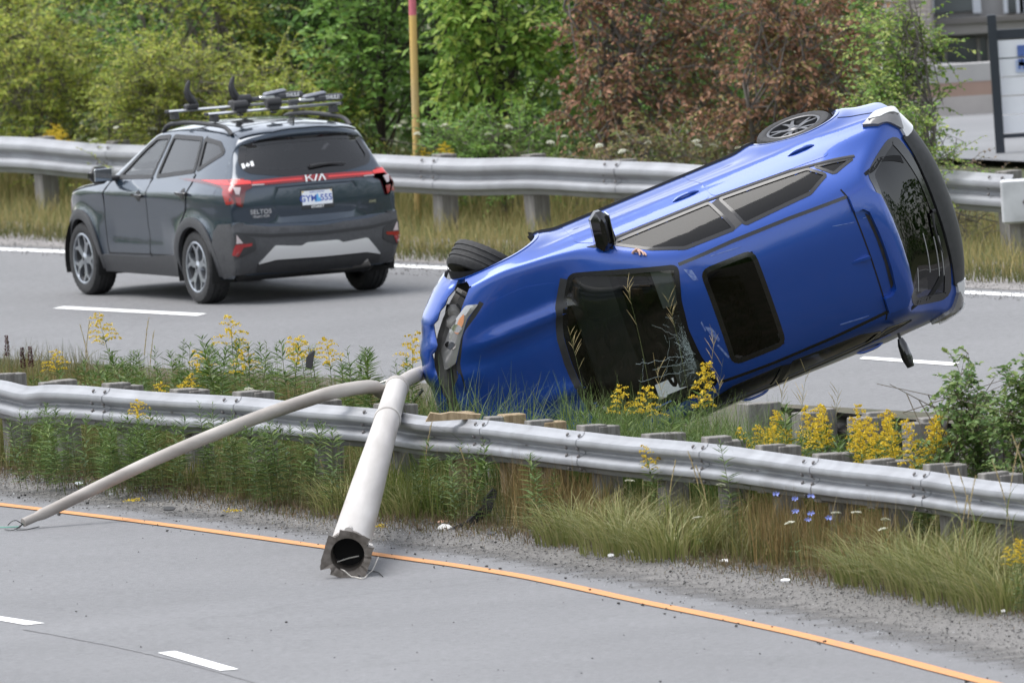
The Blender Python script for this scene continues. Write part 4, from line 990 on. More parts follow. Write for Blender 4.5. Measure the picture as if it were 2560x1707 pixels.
    # tail: black band, lamps, wiper, bumper
    bd = B.patch('tailgate_band', rnd_poly([(-.655, .94), (-.3, .955), (0, .957), (.3, .955), (.655, .94), (.72, .80), (.5, .76), (0, .745), (-.5, .76), (-.72, .80)], .02), 'B', M_BLKP, root, off=.018, thick=.03, step=.04)
    for sg in (1, -1):
        f = (lambda p: p) if sg > 0 else mirror; sd = 'L' if sg > 0 else 'R'
        lp = B.patch('tail_lamp', rnd_poly([(-.40, .925), (-.52, .965), (-.70, .915), (-.72, .80), (-.60, .82)], .012), sd, SMOKE, root, off=.030, thick=.05, step=.03, bulge=.012)
        B.patch('lamp_rear', rnd_poly(f([(.64, .93), (.78, .91), (.80, .80), (.66, .79)]), .012), 'B', CLEAR, lp, off=.028, thick=.04, step=.03)
        B.patch('lamp_edge', rnd_poly([(-.46, .905), (-.56, .915), (-.70, .87), (-.70, .805), (-.60, .825)], .01), sd, CLEAR, lp, off=.046, thick=.01, step=.03)
    B.strip('panel_gap', [(-.60, 1.02), (-.40, 1.13), (-.22, 1.28)], 'R', .010, M_GAP, root, off=.003); B.strip('panel_gap', [(-.60, 1.02), (-.40, 1.13), (-.22, 1.28)], 'L', .010, M_GAP, root, off=.003)
    B.strip('panel_gap', [(-.30, .62), (-.45, .66), (-.66, .76)], 'R', .010, M_GAP, root, off=.003)
    q = []
    for t in np.linspace(0, 1, 6):
        p, n = B.hit(.0+.34*t, 1.0-.0*t+.02*math.sin(t*3), 'B'); q.append(Vector(p)+Vector(n)*.018)
    wp = MB().tube(q, [.012, .010, .009, .008, .007, .005], 6).obj('wiper', M_BLKP, root, True)
    p, n = B.hit(0, .985, 'B'); MB().lathe([(0, .03), (.018, .028), (.022, 0)], 12, 'x', (0, 0, 0)).obj('wiper_pivot', M_BLKP, wp, True).matrix_local = Matrix.Translation(Vector(p)) @ Matrix.Rotation(math.pi, 4, 'Z')
    B.patch('lower_bumper', rnd_poly([(-.74, .46), (0, .47), (.74, .46), (.76, .30), (.4, .25), (-.4, .25), (-.76, .30)], .02), 'B', M_BLKP, root, off=.012, thick=.03, step=.05)
    B.patch('licence_recess', rnd_poly([(-.26, .74), (.26, .74), (.24, .60), (-.24, .60)], .02), 'B', M_BLKP, root, off=.006, step=.06)
    # door mirrors
    for sg in (1, -1):
        mb = MB(); cy = sg*.93; mb.box((1.90, cy, 1.06), (.15, .33, .17), Matrix.Rotation(sg*.12, 3, 'Z'), .055); mr = mb.obj('door_mirror', M_BLKG, root, True)
        MB().box((1.826, cy-sg*.01, 1.06), (.012, .26, .125), Matrix.Rotation(sg*.12, 3, 'Z'), .005).obj('mirror_glass', mat('mirror_silver', (.75, .78, .80), .03, 1.0), mr)
        MB().box((1.86, sg*.86, 1.02), (.12, .14, .06), None, .02).obj('mirror_arm', M_BLKP, mr, True)
        B.patch('mirror_sail', [(2.04, .985), (1.84, 1.02), (1.86, 1.09)], 'L' if sg > 0 else 'R', M_BLKP, root, off=.005, step=.03)
    # wheels; the right front one is knocked far out of line
    wheel(root, (0, -.80, .32), .32, .215, -1, RIM, 'twin', spin=.9); wheel(root, (0, .80, .32), .32, .215, 1, RIM, 'twin')
    wheel(root, (2.70, -.735, .20), .335, .225, -1, RIM, 'twin', rot=(rad(14), 0, rad(-52))); wheel(root, (2.60, .66, .34), .32, .215, 1, RIM, 'twin', rot=(rad(-10), 0, rad(15)))
    b = MB(); b.box((1.32, 0, .27), (3.5, 1.3, .12), None, .03); b.box((0, 0, .3), (.14, 1.3, .1)); b.box((2.65, 0, .30), (.2, 1.3, .12)); b.obj('underbody', mat('underbody_black', (.02, .02, .021), .8, var=.3, scale=9), root)
    # exposed front structure
    b = MB(); b.tube([(3.12, -.62, .50), (3.24, -.35, .50), (3.29, 0, .50), (3.24, .35, .50), (3.10, .60, .50)], .062, 8); b.obj('crash_beam', GREY, root, True)
    b = MB(); b.box((3.02, 0, .50), (.16, 1.05, .38), None, .03); b.box((3.08, -.52, .60), (.20, .22, .16), Matrix.Rotation(.3, 3, 'Z'), .03); b.box((3.05, .4, .62), (.2, .26, .14), Matrix.Rotation(-.3, 3, 'Z'), .03); b.obj('radiator_support', M_BLKP, root)
    b = MB()
    for k in range(14):
        a = Vector((3.08+R.uniform(-.05, .12), R.uniform(-.7, -.3), R.uniform(.5, .72))); b.tube([a, a+Vector((R.uniform(-.05, .08), R.uniform(-.1, .1), R.uniform(-.04, .08))), a+Vector((R.uniform(-.03, .06), R.uniform(-.16, .16), R.uniform(-.08, .06)))], R.uniform(.006, .014), 6)
    b.obj('torn_wiring', M_BLKP, root)
    b = MB(); b.box((3.17, -.53, .69), (.12, .24, .10), Matrix.Rotation(.45, 3, 'Z'), .03); b.box((3.16, -.66, .66), (.10, .12, .10), Matrix.Rotation(.6, 3, 'Z'), .03); b.obj('lamp_bracket', GREY, root, True)
    # right headlamp: clear lens over an amber reflector
    hl = B.patch('headlamp', rnd_poly([(2.98, -.685), (3.07, -.70), (3.22, -.58), (3.35, -.40), (3.385, -.24), (3.30, -.28), (3.20, -.46), (3.10, -.60)], .02), 'T', mat('headlamp_lens', (.40, .39, .385), .10, .3, coat=1.0), root, off=.012, thick=.08, step=.025, bulge=.012)
    B.patch('turn_signal', rnd_poly([(3.10, -.645), (3.15, -.61), (3.22, -.52), (3.20, -.50), (3.13, -.58)], .01), 'T', mat('peach_amber', (.75, .33, .16), .3, coat=.5), hl, off=.028, thick=.01, step=.02)
    B.patch('lamp_shine', rnd_poly([(3.04, -.675), (3.08, -.68), (3.12, -.645), (3.10, -.625)], .01), 'T', CLEAR, hl, off=.028, thick=.01, step=.02)
    for hx, hy in ((3.19, -.545), (3.275, -.43)):
        B.patch('lamp_reflector', circ(hx, hy, .032, n=18), 'T', mat('lamp_chrome', (.75, .75, .76), .1, 1.0), hl, off=.029, thick=.01, step=.015)
    # scuffs and scratches on the roof and side
    SC_ = mat('scraped_paint', (.20, .27, .48), .6, col2=(.05, .10, .36), scale=25, detail=8)
    for pl in ([(1.44, -.47), (1.38, -.44), (1.36, -.35), (1.40, -.36)], [(1.44, .02), (1.39, .05), (1.36, .16), (1.375, .18), (1.42, .10)], [(1.40, .20), (1.385, .20), (1.33, .33), (1.345, .34)], [(1.46, -.02), (1.45, .06), (1.44, .05), (1.45, -.03)]):
        B.patch('scuff', pl, 'T', SC_, root, off=.0035, rim=False, step=.03)
    for ln, wd in (([(.02, -.3), (.2, -.34)], .004), ([(-.06, -.30), (-.2, -.28)], .004), ([(1.2, -.49), (.95, -.47)], .004), ([(.4, .44), (.15, .47)], .008)):
        B.strip('scratch', ln, 'T', wd, SC_, root, off=.0035)
    for y0, z0, y1 in ((.1, 1.10, .42), (.18, 1.03, .5), (.2, .995, .52), (.32, 1.20, .5)): B.strip('scratch', [(y0, z0), (y1, z0+.01)], 'B', .005, mat('glass_scratch', (.30, .30, .30), .7), root, off=.001)
    B.strip('lamp_gap', [(2.955, -.69), (3.09, -.575), (3.19, -.44), (3.29, -.25), (3.315, 0), (3.29, .25), (3.17, .47)], 'T', .035, M_BLKP, root, off=.002)
    # torn bumper cover: a curled shell hanging ahead of the nose
    ang = np.linspace(-1, 1, 40); V = []; F = []; prof = [(.00, .66), (.035, .60), (.05, .50), (.045, .40), (.01, .30), (-.05, .26)]
    for i, t in enumerate(ang):
        y = t*.80; x = 3.47-.40*abs(t)**2.2
        lift = .085*max(0, -t)**1.3-.01*max(0, t); wob = .012*math.sin(i*1.3)+.014*math.sin(i*.57)+R.uniform(-.006, .006)
        for j, (dx, z) in enumerate(prof):
            rag = (.035*math.sin(i*2.7)+.025*math.sin(i*5.1)+(.07 if i in (1, 2, 9, 16) else 0)) if j in (0, len(prof)-1) else R.uniform(-.008, .008)
            V.append(Vector((x+dx+lift+wob*.5-.10*max(0, -t-.75)*4, y-.10*max(0, -t)*1.0, z+rag+.04*max(0, -t))))
    k = len(prof)
    for i in range(len(ang)-1):
        for j in range(k-1):
            if (i in (17, 18, 19, 20, 21) and j in (2, 3)) or (i in (28, 29, 30) and j < 2): continue
            F.append((i*k+j, i*k+j+1, (i+1)*k+j+1, (i+1)*k+j))
    me = mesh_np('torn_bumper', V, F, True); o = link('torn_bumper', me, PAINT, root)
    me.materials.append(M_BLKP); so = o.modifiers.new('s', 'SOLIDIFY'); so.thickness = .008; so.offset = -1; so.material_offset = 1; so.material_offset_rim = 1
    ab = MB(); ab.tube([(3.40-.40*abs(t)**2.2, t*.74, .50+.04*max(0, -t)) for t in np.linspace(-1, .9, 16)], .075, 8); ab.obj('impact_foam', GREY, root, True)
    B.patch('nose_lip', [(3.30, -.2), (3.37, -.1), (3.385, .25), (3.25, .50), (3.10, .62), (3.06, .56), (3.2, .44), (3.30, .2)], 'T', PAINT, root, off=.01, thick=.05, step=.03)
    b = MB(); b.tube([(3.50, .2, .30), (3.62, .30, .26), (3.70, .46, .34), (3.66, .60, .42)], .016, 6); b.tube([(3.40, .62, .35), (3.55, .70, .30), (3.62, .82, .36)], .02, 6); b.tube([(3.54, -.05, .28), (3.64, .02, .25), (3.72, .15, .30)], .013, 6)
    b.obj('torn_strip', M_BLKP, root)
    # left flank scrapes seen from above: torn sill and a hanging mirror stay with the body
    MB().box((.9, .93, .34), (1.5, .03, .12), Matrix.Rotation(.02, 3, 'Z'), .01).obj('bent_sill', M_BLKP, root)
    # mirror torn from the lower door, dangling on its cable below the tail
    iw = root.matrix_world.inverted(); P_ = [iw @ at_depth(x, y, 175.4) for x, y in ((2246, 832), (2250, 846), (2256, 862), (2268, 895), (2277, 917))]
    hm = MB().tube(P_[1:], [.022, .040, .046, .030], 10).obj('hanging_mirror', M_BLKG, root, True); MB().tube(P_[:2], .012, 6).obj('mirror_cable', M_BLKP, hm)
    # cabin
    CL_ = mat('seat_fabric', (.07, .07, .072), .9, var=.3, scale=25); seat(root, 1.25, -.36, .50, CL_); seat(root, 1.25, .36, .50, CL_); seat(root, .40, .32, .52, w=.6); seat(root, .40, -.32, .52, w=.6)
    MB().box((2.08, 0, .86), (.42, 1.35, .20), None, .08).obj('dashboard', mat('dash_grey', (.075, .075, .078), .6), root, True)
    st = MB(); st.tube([(1.72, .36+.18*math.cos(a), .86+.17*math.sin(a)) for a in np.linspace(0, 6.283, 20)], .014, 6); st.obj('steering_wheel', M_INT, root, True)
    MB().box((1.60, -.36, 1.27), (.16, .34, .014), Matrix.Rotation(rad(25), 3, 'Y'), .005).obj('sun_visor', mat('visor_grey', (.30, .30, .29), .8), root)
    MB().box((1.62, .40, 1.22), (.30, .20, .02), Matrix.Rotation(rad(40), 3, 'Y'), .005).obj('airbag', mat('airbag_cloth', (.42, .43, .42), .9, bump=.5, bscale=20), root)  # airbags added as pale shapes to brighten the dark cabin
    MB().box((1.35, .62, 1.02), (.9, .03, .4), None, .01).obj('curtain_airbag', MATS['airbag_cloth'], root)
    MB().box((-.3, 0, .70), (.8, 1.1, .1)).obj('boot_floor', M_INT, root)
    return root, B
hatch, HB = build_hatch()
# ================================================================== FALLEN LAMP POLE AND OTHER THINGS
def fallen_pole():
    b0 = gp(866, 1443)                       # lowest point of the flange on the asphalt
    M_POLE = mat('pale_painted_pole', (.48, .455, .43), .5, col2=(.30, .275, .25), scale=5, detail=12, ramp=(.25, .6), bump=.04, bscale=30, stretch=(1, .06, 1))
    M_ARM = mat('grey_painted_arm', (.42, .39, .36), .55, col2=(.22, .195, .175), scale=6, detail=10, ramp=(.25, .6), bump=.05, bscale=30, stretch=(.35, .06, 1))
    M_CAST = mat('broken_cast_metal', (.20, .175, .155), .6, .4, col2=(.10, .085, .07), scale=14, detail=8, bump=.5, bscale=40)
    root = thing('fallen_lamp_pole', 'pale toppled lamp pole with a snapped base and two bent arms', 'lamp pole', (b0.x, b0.y, 0)); O = Vector((b0.x, b0.y, 0))
    # shaft from the base (near) over the guardrail to the fork (far)
    yb_ = b0.y; base = at_depth(869, 1386, yb_); 
    fork = at_depth(992, 968, 173.2)
    ax = (fork-base).normalized(); pts = [base+ax*.05]+[base.lerp(fork, t) for t in (.03, .2, .4, .6, .8, 1.0)]
    rr = [.165, .150, .140, .128, .112, .098, .088]
    L = MB().tube([p-O for p in pts], rr, 28, cap=False); L.obj('shaft', M_POLE, root, True)
    s = base.lerp(fork, .80); MB().tube([s-ax*.05-O, s-ax*.045-O, s+ax*.045-O, s+ax*.05-O], [.101, .108, .107, .098], 24, False).obj('collar', M_POLE, root, True)
    # broken base casting: a ring with a ragged square flange
    X = ax.orthogonal().normalized(); Zq = Vector((0, 0, 1)); U = (Zq-ax*Zq.dot(ax)).normalized(); S = ax.cross(U)
    R = random.Random(2); n = 56; V = []; F = []
    pf = []
    for i in range(n):
        a = 2*math.pi*i/n; c, s_ = math.cos(a+.35), math.sin(a+.35); sq = 1/max(abs(c), abs(s_))**.75
        r_out = .185*sq*(1-.05*R.random()); 
        if i in (3, 4, 17, 18, 19, 33, 34, 46): r_out = .165
        pf.append((a, r_out))
    rings = [(.118, .26), (.122, .06), (.128, -.02), (None, -.035), (None, -.012), (.158, .015), (.156, .10), (.166, .12), (.160, .17), (.150, .20)]
    for (r, d) in rings:
        for (a, ro) in pf:
            q = r if r else ro; V.append(base+ax*(d+(R.uniform(-.008, .008) if r is None else 0))+(U*math.sin(a)+S*math.cos(a))*q-O)
    for k in range(len(rings)-1):
        for i in range(n): F.append((k*n+i, k*n+(i+1) % n, (k+1)*n+(i+1) % n, (k+1)*n+i))
    bs = MB().add(V, F).obj('base_casting', M_CAST, root, True)
    b = MB()
    for k, a in enumerate((.1, 1.5, 4.2)):
        q = base+ax*.10+(U*math.sin(a)+S*math.cos(a))*.16-O; b.tube([q, q+ax*.09], .034, 10)
    b.obj('bolt_boss', M_POLE, bs, True)
    # near-black disc painted as the shade inside the hollow shaft
    MB().tube([base+ax*.24-O, base+ax*.25-O], .118, 20).obj('inner_bulkhead', mat('inside_dark', (.012, .011, .011), .9), bs)
    def wire(pp, r, m): MB().tube([p-O for p in smooth_path(pp, .03)], r, 5).obj('cable', m, root)
    CW = mat('pale_cable', (.55, .52, .47), .6); CG = mat('green_cable', (.15, .38, .30), .6); CB = mat('black_cable', (.02, .02, .02), .6)
    wire([at_depth(843, 1422, yb_-.02)+Vector((0, .25, 0)), at_depth(860, 1425, yb_-.05), at_depth(880, 1441, yb_-.08), gp(905, 1445, .01), gp(928, 1428, .012), gp(946, 1392, .10)], .0042, CW)
    wire([at_depth(843, 1404, yb_+.1), at_depth(870, 1395, yb_+.12), at_depth(897, 1389, yb_+.1)], .005, CW)
    wire([gp(920, 1425, .01), gp(945, 1430, .01), gp(957, 1440, .01)], .004, CB)
    # arms: the near one sweeps left and down to the asphalt, the other passes behind the car's nose
    d0 = fork.y
    arm = [at_depth(992, 972, d0), at_depth(976, 968, d0), at_depth(950, 966, d0-.1), at_depth(905, 968, d0-.2), at_depth(840, 980, d0-.5), at_depth(760, 1004, d0-1.0), at_depth(650, 1042, d0-1.6), at_depth(520, 1092, d0-2.2), at_depth(380, 1152, d0-2.8), at_depth(230, 1222, d0-3.2), at_depth(120, 1278, d0-3.4)]
    tip = gp(56, 1309, .045); arm.append(tip)
    # pull the arm's depth smoothly to the tip's depth
    A = [(966, 985), (935, 968), (905, 968), (840, 979), (760, 1003), (650, 1041), (520, 1092), (380, 1152), (230, 1224), (120, 1278), (58, 1306)]
    arm = [at_depth(x, y, d0+(tip.y-d0)*(i/(len(A)-1))**1.0) for i, (x, y) in enumerate(A)]
    P = [p-O for p in smooth_path([fork-ax*.02]+arm, .06)]; k = len(P)
    MB().tube(P, [.057-.013*(i/k)-(.010 if i > k*.93 else 0) for i in range(k)], 18).obj('arm', M_ARM, root, True)
    arm2 = [at_depth(x, y, d0+dd) for (x, y, dd) in ((1004, 958, .5), (1030, 942, 1.6), (1056, 932, 2.6), (1085, 922, 3.3), (1140, 905, 3.9), (1230, 880, 4.5))]
    P2 = [p-O for p in smooth_path([fork-ax*.02]+arm2, .06)]
    MB().tube(P2, .058, 16).obj('arm', M_ARM, root, True)
    MB().tube([fork-ax*.09-O, fork-O, fork+ax*.03-O], [.092, .098, .080], 20).obj('arm_bracket', M_ARM, root, True)
    for px, py in ((1012, 970), (1001, 1003), (1010, 1031)): MB().box(at_depth(px, py, d0-.12)-O, (.02, .03, .03)).obj('bracket_bolt', M_BOLT, root)
    t = tip
    wire([t, gp(40, 1300, .08), gp(28, 1304, .05), gp(20, 1312, .015)], .004, CB)
    wire([t, gp(46, 1316, .012), gp(20, 1317, .012), gp(-20, 1318, .012)], .0055, CG)
    wire([t, gp(40, 1322, .012), gp(60, 1324, .01), gp(98, 1316, .02)], .004, CB)
    wire([t, gp(48, 1319, .012), gp(30, 1325, .012), gp(12, 1323, .01)], .0038, CB)
fallen_pole()

# yellow marker pole beyond the far guardrail, red at its top
py_ = float(np.interp(1042, [0, 2535], [FR[1].y, FR[-1].y]))+.6; p = at_depth(1043, 500, py_); p.z = 0; top = at_depth(1029, -60, p.y)
root = thing('marker_pole', 'weathered yellow marker pole with a red top behind the far guardrail', 'pole', (p.x, p.y, 0)); O = p
def seg(a, b): return [(p.lerp(top, t)-O) for t in np.linspace(a, b, 8)]
H0 = (top-p).length
M_YP = mat('faded_yellow_paint', (.62, .40, .10), .7, col2=(.46, .34, .16), scale=3, detail=8, stretch=(1, 1, .4), bump=.2, bscale=30)
MB().tube(seg(-.04, .842), .037, 12).obj('pole_shaft', M_YP, root, True)
MB().tube(seg(.842, 1.0), .0372, 12).obj('red_band', mat('faded_red_paint', (.50, .13, .16), .7, var=.15, scale=5), root, True)

# ---- roadside sign, far right
q = gp(2502, 388); tp = at_depth(2478, 38, q.y)
root = thing('roadside_sign', 'white slatted sign board in a dark frame beside the car park', 'sign', (q.x, q.y, 0)); O = Vector((q.x, q.y, 0))
M_SF = mat('dark_sign_frame', (.025, .032, .045), .5)
def boxpost(a, b, w, m, nm):
    d = (b-a); MB().tube([a-O, b-O], w, 4).obj(nm, m, root)
boxpost(q-Vector((0, 0, .1)), tp, .062, M_SF, 'sign_post')
q2 = q+Vector((2.2, 0, 0)); boxpost(q2-Vector((0, 0, .1)), tp+Vector((2.2, 0, 0)), .062, M_SF, 'sign_post')
up = (tp-q).normalized()
pan0 = at_depth(2496, 337, q.y); pan1 = at_depth(2484, 102, q.y); nslat = 5; hS = (pan1-pan0).length/nslat
M_SW = mat('white_sign_board', (.80, .81, .86), .5, var=.03, scale=3)
for i in range(nslat):
    a = pan0+up*(hS*i+.01); b = pan0+up*(hS*(i+1)-.006); W_ = Vector((2.0, 0, .0))
    V = [a-O, a+W_-O, b+W_-O, b-O]; V += [v+Vector((0, .05, 0)) for v in V]
    MB().add(V, [(0, 1, 2, 3), (7, 6, 5, 4), (0, 4, 5, 1), (1, 5, 6, 2), (2, 6, 7, 3), (3, 7, 4, 0)]).obj('sign_slat', M_SW, root)
MB().add([v-O for v in (pan1+up*.01, pan1+up*.01+Vector((2.1, 0, 0)), pan1+up*.10+Vector((2.1, 0, 0)), pan1+up*.10)]+[v-O+Vector((0, .06, 0)) for v in (pan1+up*.01, pan1+up*.01+Vector((2.1, 0, 0)), pan1+up*.10+Vector((2.1, 0, 0)), pan1+up*.10)], [(0, 1, 2, 3), (7, 6, 5, 4), (0, 4, 5, 1), (1, 5, 6, 2), (2, 6, 7, 3), (3, 7, 4, 0)]).obj('top_rail', M_SF, root)
MB().add([v-O for v in (pan0-up*.04, pan0-up*.04+Vector((2.1, 0, 0)), pan0+Vector((2.1, 0, 0)), pan0)]+[v-O+Vector((0, .06, 0)) for v in (pan0-up*.04, pan0-up*.04+Vector((2.1, 0, 0)), pan0+Vector((2.1, 0, 0)), pan0)], [(0, 1, 2, 3), (7, 6, 5, 4), (0, 4, 5, 1), (1, 5, 6, 2), (2, 6, 7, 3), (3, 7, 4, 0)]).obj('bottom_rail', M_SF, root)
M_SB = mat('blue_sign_print', (.10, .17, .45), .6)
for k, (px0, px1, py0, py1) in enumerate(((2544, 2580, 112, 142), (2546, 2580, 146, 166), (2540, 2580, 148, 182))):
    c0 = at_depth(px0, py1, q.y-.012); c1 = at_depth(px1, py0, q.y-.012)
    MB().box((c0+c1)/2-O, (abs(c1.x-c0.x), .006, abs(c1.z-c0.z))).obj('sign_print', mat('pale_blue_print', (.45, .52, .72), .6) if k == 2 else M_SB, root)
b = MB()
for r in range(4):
    for k in range(3):
        c = at_depth(2549+k*11, 118+r*17, q.y-.022)-O; b.box(c, (.024, .004, .030))
b.obj('sign_lettering', M_SB, root)

# ---- building behind the car park: stone pier, recessed storefront, ledge
yB = gp(2400, 163).y+.4
def W(px, py, dy=0): return at_depth(px, py, yB+dy)
c = W(2400, 163); root = thing('shop_building', 'grey commercial building with a stone-clad pier beyond the car park', 'building', (c.x, c.y, 0)); O = Vector((c.x, c.y, 0))
def slab(nm, x0, x1, y0, y1, m, dy=0, th=.3, par=None):
    a = W(x0, y1, dy); d = W(x1, y0, dy)
    return MB().box((a+d)/2-O+Vector((0, th/2, 0)), (abs(d.x-a.x), th, abs(d.z-a.z))).obj(nm, m, par or root)
M_B1 = mat('grey_render', (.30, .295, .295), .8, var=.1, scale=.8); M_B2 = mat('grey_ledge', (.25, .235, .225), .8, var=.15, scale=.9)
M_WIN = mat('dark_shop_glass', (.10, .115, .118), .25, var=.5, scale=.9); M_WF = mat('pale_window_frame', (.50, .53, .58), .5)
slab('wall', 2215, 2800, -420, 175, M_B1, .5, 1.0)
slab('ledge', 2322, 2800, 36, 92, M_B2, .05, .5); slab('ledge_lip', 2322, 2800, 36, 52, mat('dark_ledge_lip', (.14, .13, .125), .8), .0, .1)
for (x0, x1) in ((2328, 2436), (2512, 2545), (2552, 2640)):
    wn = slab('window', x0, x1, -60, 34, M_WIN, .42, .1)
    slab('window_frame', x0-2, x0+3, -60, 34, M_WF, .38, .06, wn); slab('window_frame', x1-3, x1+12, -60, 34, M_WF, .38, .06, wn)
for (x0, x1) in ((2334, 2362), (2364, 2446), (2450, 2472), (2478, 2640)):
    wn = slab('shop_window', x0, x1, 95, 163, M_WIN, .42, .1); slab('window_frame', x1-1, x1+3, 95, 163, M_B2, .38, .08, wn)
# low retaining wall in front, with a rusty band
yR = gp(2420, 292).y; rw_ = thing('retaining_wall', 'low grey retaining wall with a rusty band behind the car park', 'wall', (at_depth(2420, 292, yR).x, yR, 0)); Ow = Vector((at_depth(2420, 292, yR).x, yR, 0))
for nm, y0, y1, c_ in (('wall_course', 240, 300, (.42, .39, .375)), ('wall_course', 205, 240, (.34, .235, .19)), ('wall_course', 160, 205, (.37, .36, .355))):
    a_ = at_depth(2180, y1, yR); d_ = at_depth(2900, y0, yR); zz = (at_depth(2420, y0, yR).z, at_depth(2420, y1, yR).z)
    MB().box(((a_.x+d_.x)/2-Ow.x, .1+(.004 if y0 == 205 else 0), (zz[0]+zz[1])/2), (d_.x-a_.x, .2, zz[0]-zz[1])).obj(nm, mat('wall_%d' % y0, c_, .85, var=.15, scale=1.2), rw_)
# stone pier in courses
R = random.Random(11); x0, x1 = 2205, 2326
y = 168
SM = [mat('pier_stone_%d' % k, c_, .85, var=.18, scale=6, bump=.4, bscale=30) for k, c_ in enumerate(((.46, .40, .37), .38 and (.38, .34, .32), (.54, .48, .45), (.42, .38, .37)))]
pier = bpy.data.objects.new('stone_pier', None); COL.objects.link(pier); pier.parent = root
slab('pier_core', x0+2, x1-2, -120, 168, mat('pier_mortar', (.33, .30, .285), .9), -.15, .7, pier)
while y > -110:
    h = R.choice((7, 9, 11, 13)); x = x0-R.uniform(0, 12)
    while x < x1-2:
        w_ = R.uniform(14, 42); xe = min(x+w_, x1+R.uniform(-.5, .5)); slab('stone', max(x, x0)+.6, xe-.6, y-h+.6, y-.3, R.choice(SM), -.20+R.uniform(-.02, .02), .3, pier); x = xe
    y -= h
# ---- hand of the person inside, gripping the upper window edge
def hand():
    w0 = HB.hit(1.66, 1.20, 'R')[0]; M4 = hatch.matrix_world
    c = M4 @ Vector((1.755, -.715, 1.105))
    root = c
    iv = lambda p: p
    px = lambda x, y, d: at_depth(x, y, d)
    D = (M4 @ Vector((1.72, -.74, 1.14))).y-.02
    nodes = []; edges = []
    def ch(pts, par=None):
        prev = par
        for (x, y, dd, r) in pts:
            nodes.append((px(x+4, y-9, D+dd), r)); k = len(nodes)-1
            if prev is not None: edges.append((prev, k))
            prev = k
        return prev
    a = ch([(1562, 690, .55, .040), (1566, 672, .30, .036), (1572, 655, .08, .026)])
    pm = ch([(1580, 647, .02, .030), (1590, 640, .0, .028)], a)
    for pts in ([(1588, 633, -.02, .0095), (1594, 639, -.05, .0088), (1596, 648, -.07, .0075)], [(1594, 634, -.02, .0098), (1602, 639, -.05, .009), (1606, 648, -.07, .0075)],
                [(1598, 637, -.01, .0095), (1608, 642, -.04, .0088), (1612, 649, -.06, .0075)], [(1599, 642, .0, .009), (1610, 647, -.03, .008), (1614, 652, -.05, .007)]): ch(pts, pm)
    ch([(1578, 640, -.02, .011), (1584, 634, -.05, .010), (1590, 631, -.07, .008)], pm-1)
    O = Vector(nodes[0][0]); me = bpy.data.meshes.new('person'); me.from_pydata([tuple(Vector(n[0])-O) for n in nodes], edges, []); o = bpy.data.objects.new('person', me); COL.objects.link(o); o.location = O
    sk = o.modifiers.new('skin', 'SKIN'); sk.use_smooth_shade = True
    for v, n in zip(me.skin_vertices[0].data, nodes): v.radius = (n[1], n[1])
    me.skin_vertices[0].data[0].use_root = True
    ss = o.modifiers.new('sub', 'SUBSURF'); ss.levels = 1; ss.render_levels = 1
    dg = bpy.context.evaluated_depsgraph_get(); m2 = bpy.data.meshes.new_from_object(o.evaluated_get(dg)); o.modifiers.clear(); o.data = m2
    m2.materials.clear(); m2.materials.append(mat('skin', (.62, .40, .32), .5, var=.08, scale=30))
    tag(o, 'bare hand of a person gripping the upper window edge of the overturned car', 'person')
hand()
# ================================================================== VEGETATION
def depth_line(path):
    """depth (y) of a path where the photo shows pixel column px"""
    xs = []; ys = []
    for p in path:
        d = Vector(p)-Vector((0, 0, CAMH)); xs.append(PW/2+FPX*d.dot(RR)/d.dot(_f)); ys.append(p.y)
    o = np.argsort(xs); xs = np.array(xs)[o]; ys = np.array(ys)[o]
    return lambda px: float(np.interp(px, xs, ys))
dNR = depth_line(resamp(NR, 200)); dFR = depth_line(resamp(FR, 100)); dSHO = depth_line(SHO)
def vr(a, b, n): return nrng.uniform(a, b, n)
def blades(P, Hh, lean, w, az=None, curl=1.0, seg=3):
    """grass blades as tapered bent ribbons: base points P (n,3)"""
    n = len(P); az = vr(0, 2*np.pi, n) if az is None else az
    d = np.stack([np.cos(az), np.sin(az), np.zeros(n)], 1); sd = np.stack([-d[:, 1], d[:, 0], d[:, 2]], 1)
    tw = vr(-.9, .9, n); sd = sd*np.cos(tw)[:, None]+d*np.sin(tw)[:, None]
    V = []
    for k in range(seg+1):
        t = k/seg; c = P+d*(lean*Hh*(t**(1+curl)))[:, None]; c[:, 2] += Hh*(t-.45*lean*t**2.2); ww = w*(1-t**1.6)*.5+.0004
        V += [c-sd*ww[:, None], c+sd*ww[:, None]]
    V = np.stack(V, 1).reshape(-1, 3); m = 2*(seg+1); b = np.arange(n)[:, None]*m; F = []
    for k in range(seg): F.append(np.stack([b[:, 0]+2*k, b[:, 0]+2*k+1, b[:, 0]+2*k+3, b[:, 0]+2*k+2], 1))
    return V, np.concatenate(F)
def leaves(P, D, N, L, Wd, fold=.25):
    """single leaves: base P, direction D, face normal N"""
    D = unit(D); S = unit(np.cross(D, N)); N = unit(np.cross(S, D)); L = L[:, None]; Wd = Wd[:, None]
    mid = P+D*L*.45-N*L*.04; tip = P+D*L-N*L*.10
    l = P+D*L*.42+S*Wd*.5+N*Wd*fold; r = P+D*L*.42-S*Wd*.5+N*Wd*fold; l2 = P+D*L*.75+S*Wd*.30+N*Wd*fold*.4-N*L*.05; r2 = P+D*L*.75-S*Wd*.30+N*Wd*fold*.4-N*L*.05
    V = np.stack([P, l, l2, tip, r2, r, mid], 1).reshape(-1, 3); b = np.arange(len(P))*7
    F = np.concatenate([np.stack([b, b+1, b+6], 1), np.stack([b+1, b+2, b+6], 1), np.stack([b+2, b+3, b+6], 1), np.stack([b+3, b+4, b+6], 1), np.stack([b+4, b+5, b+6], 1), np.stack([b+5, b, b+6], 1)])
    return V, F
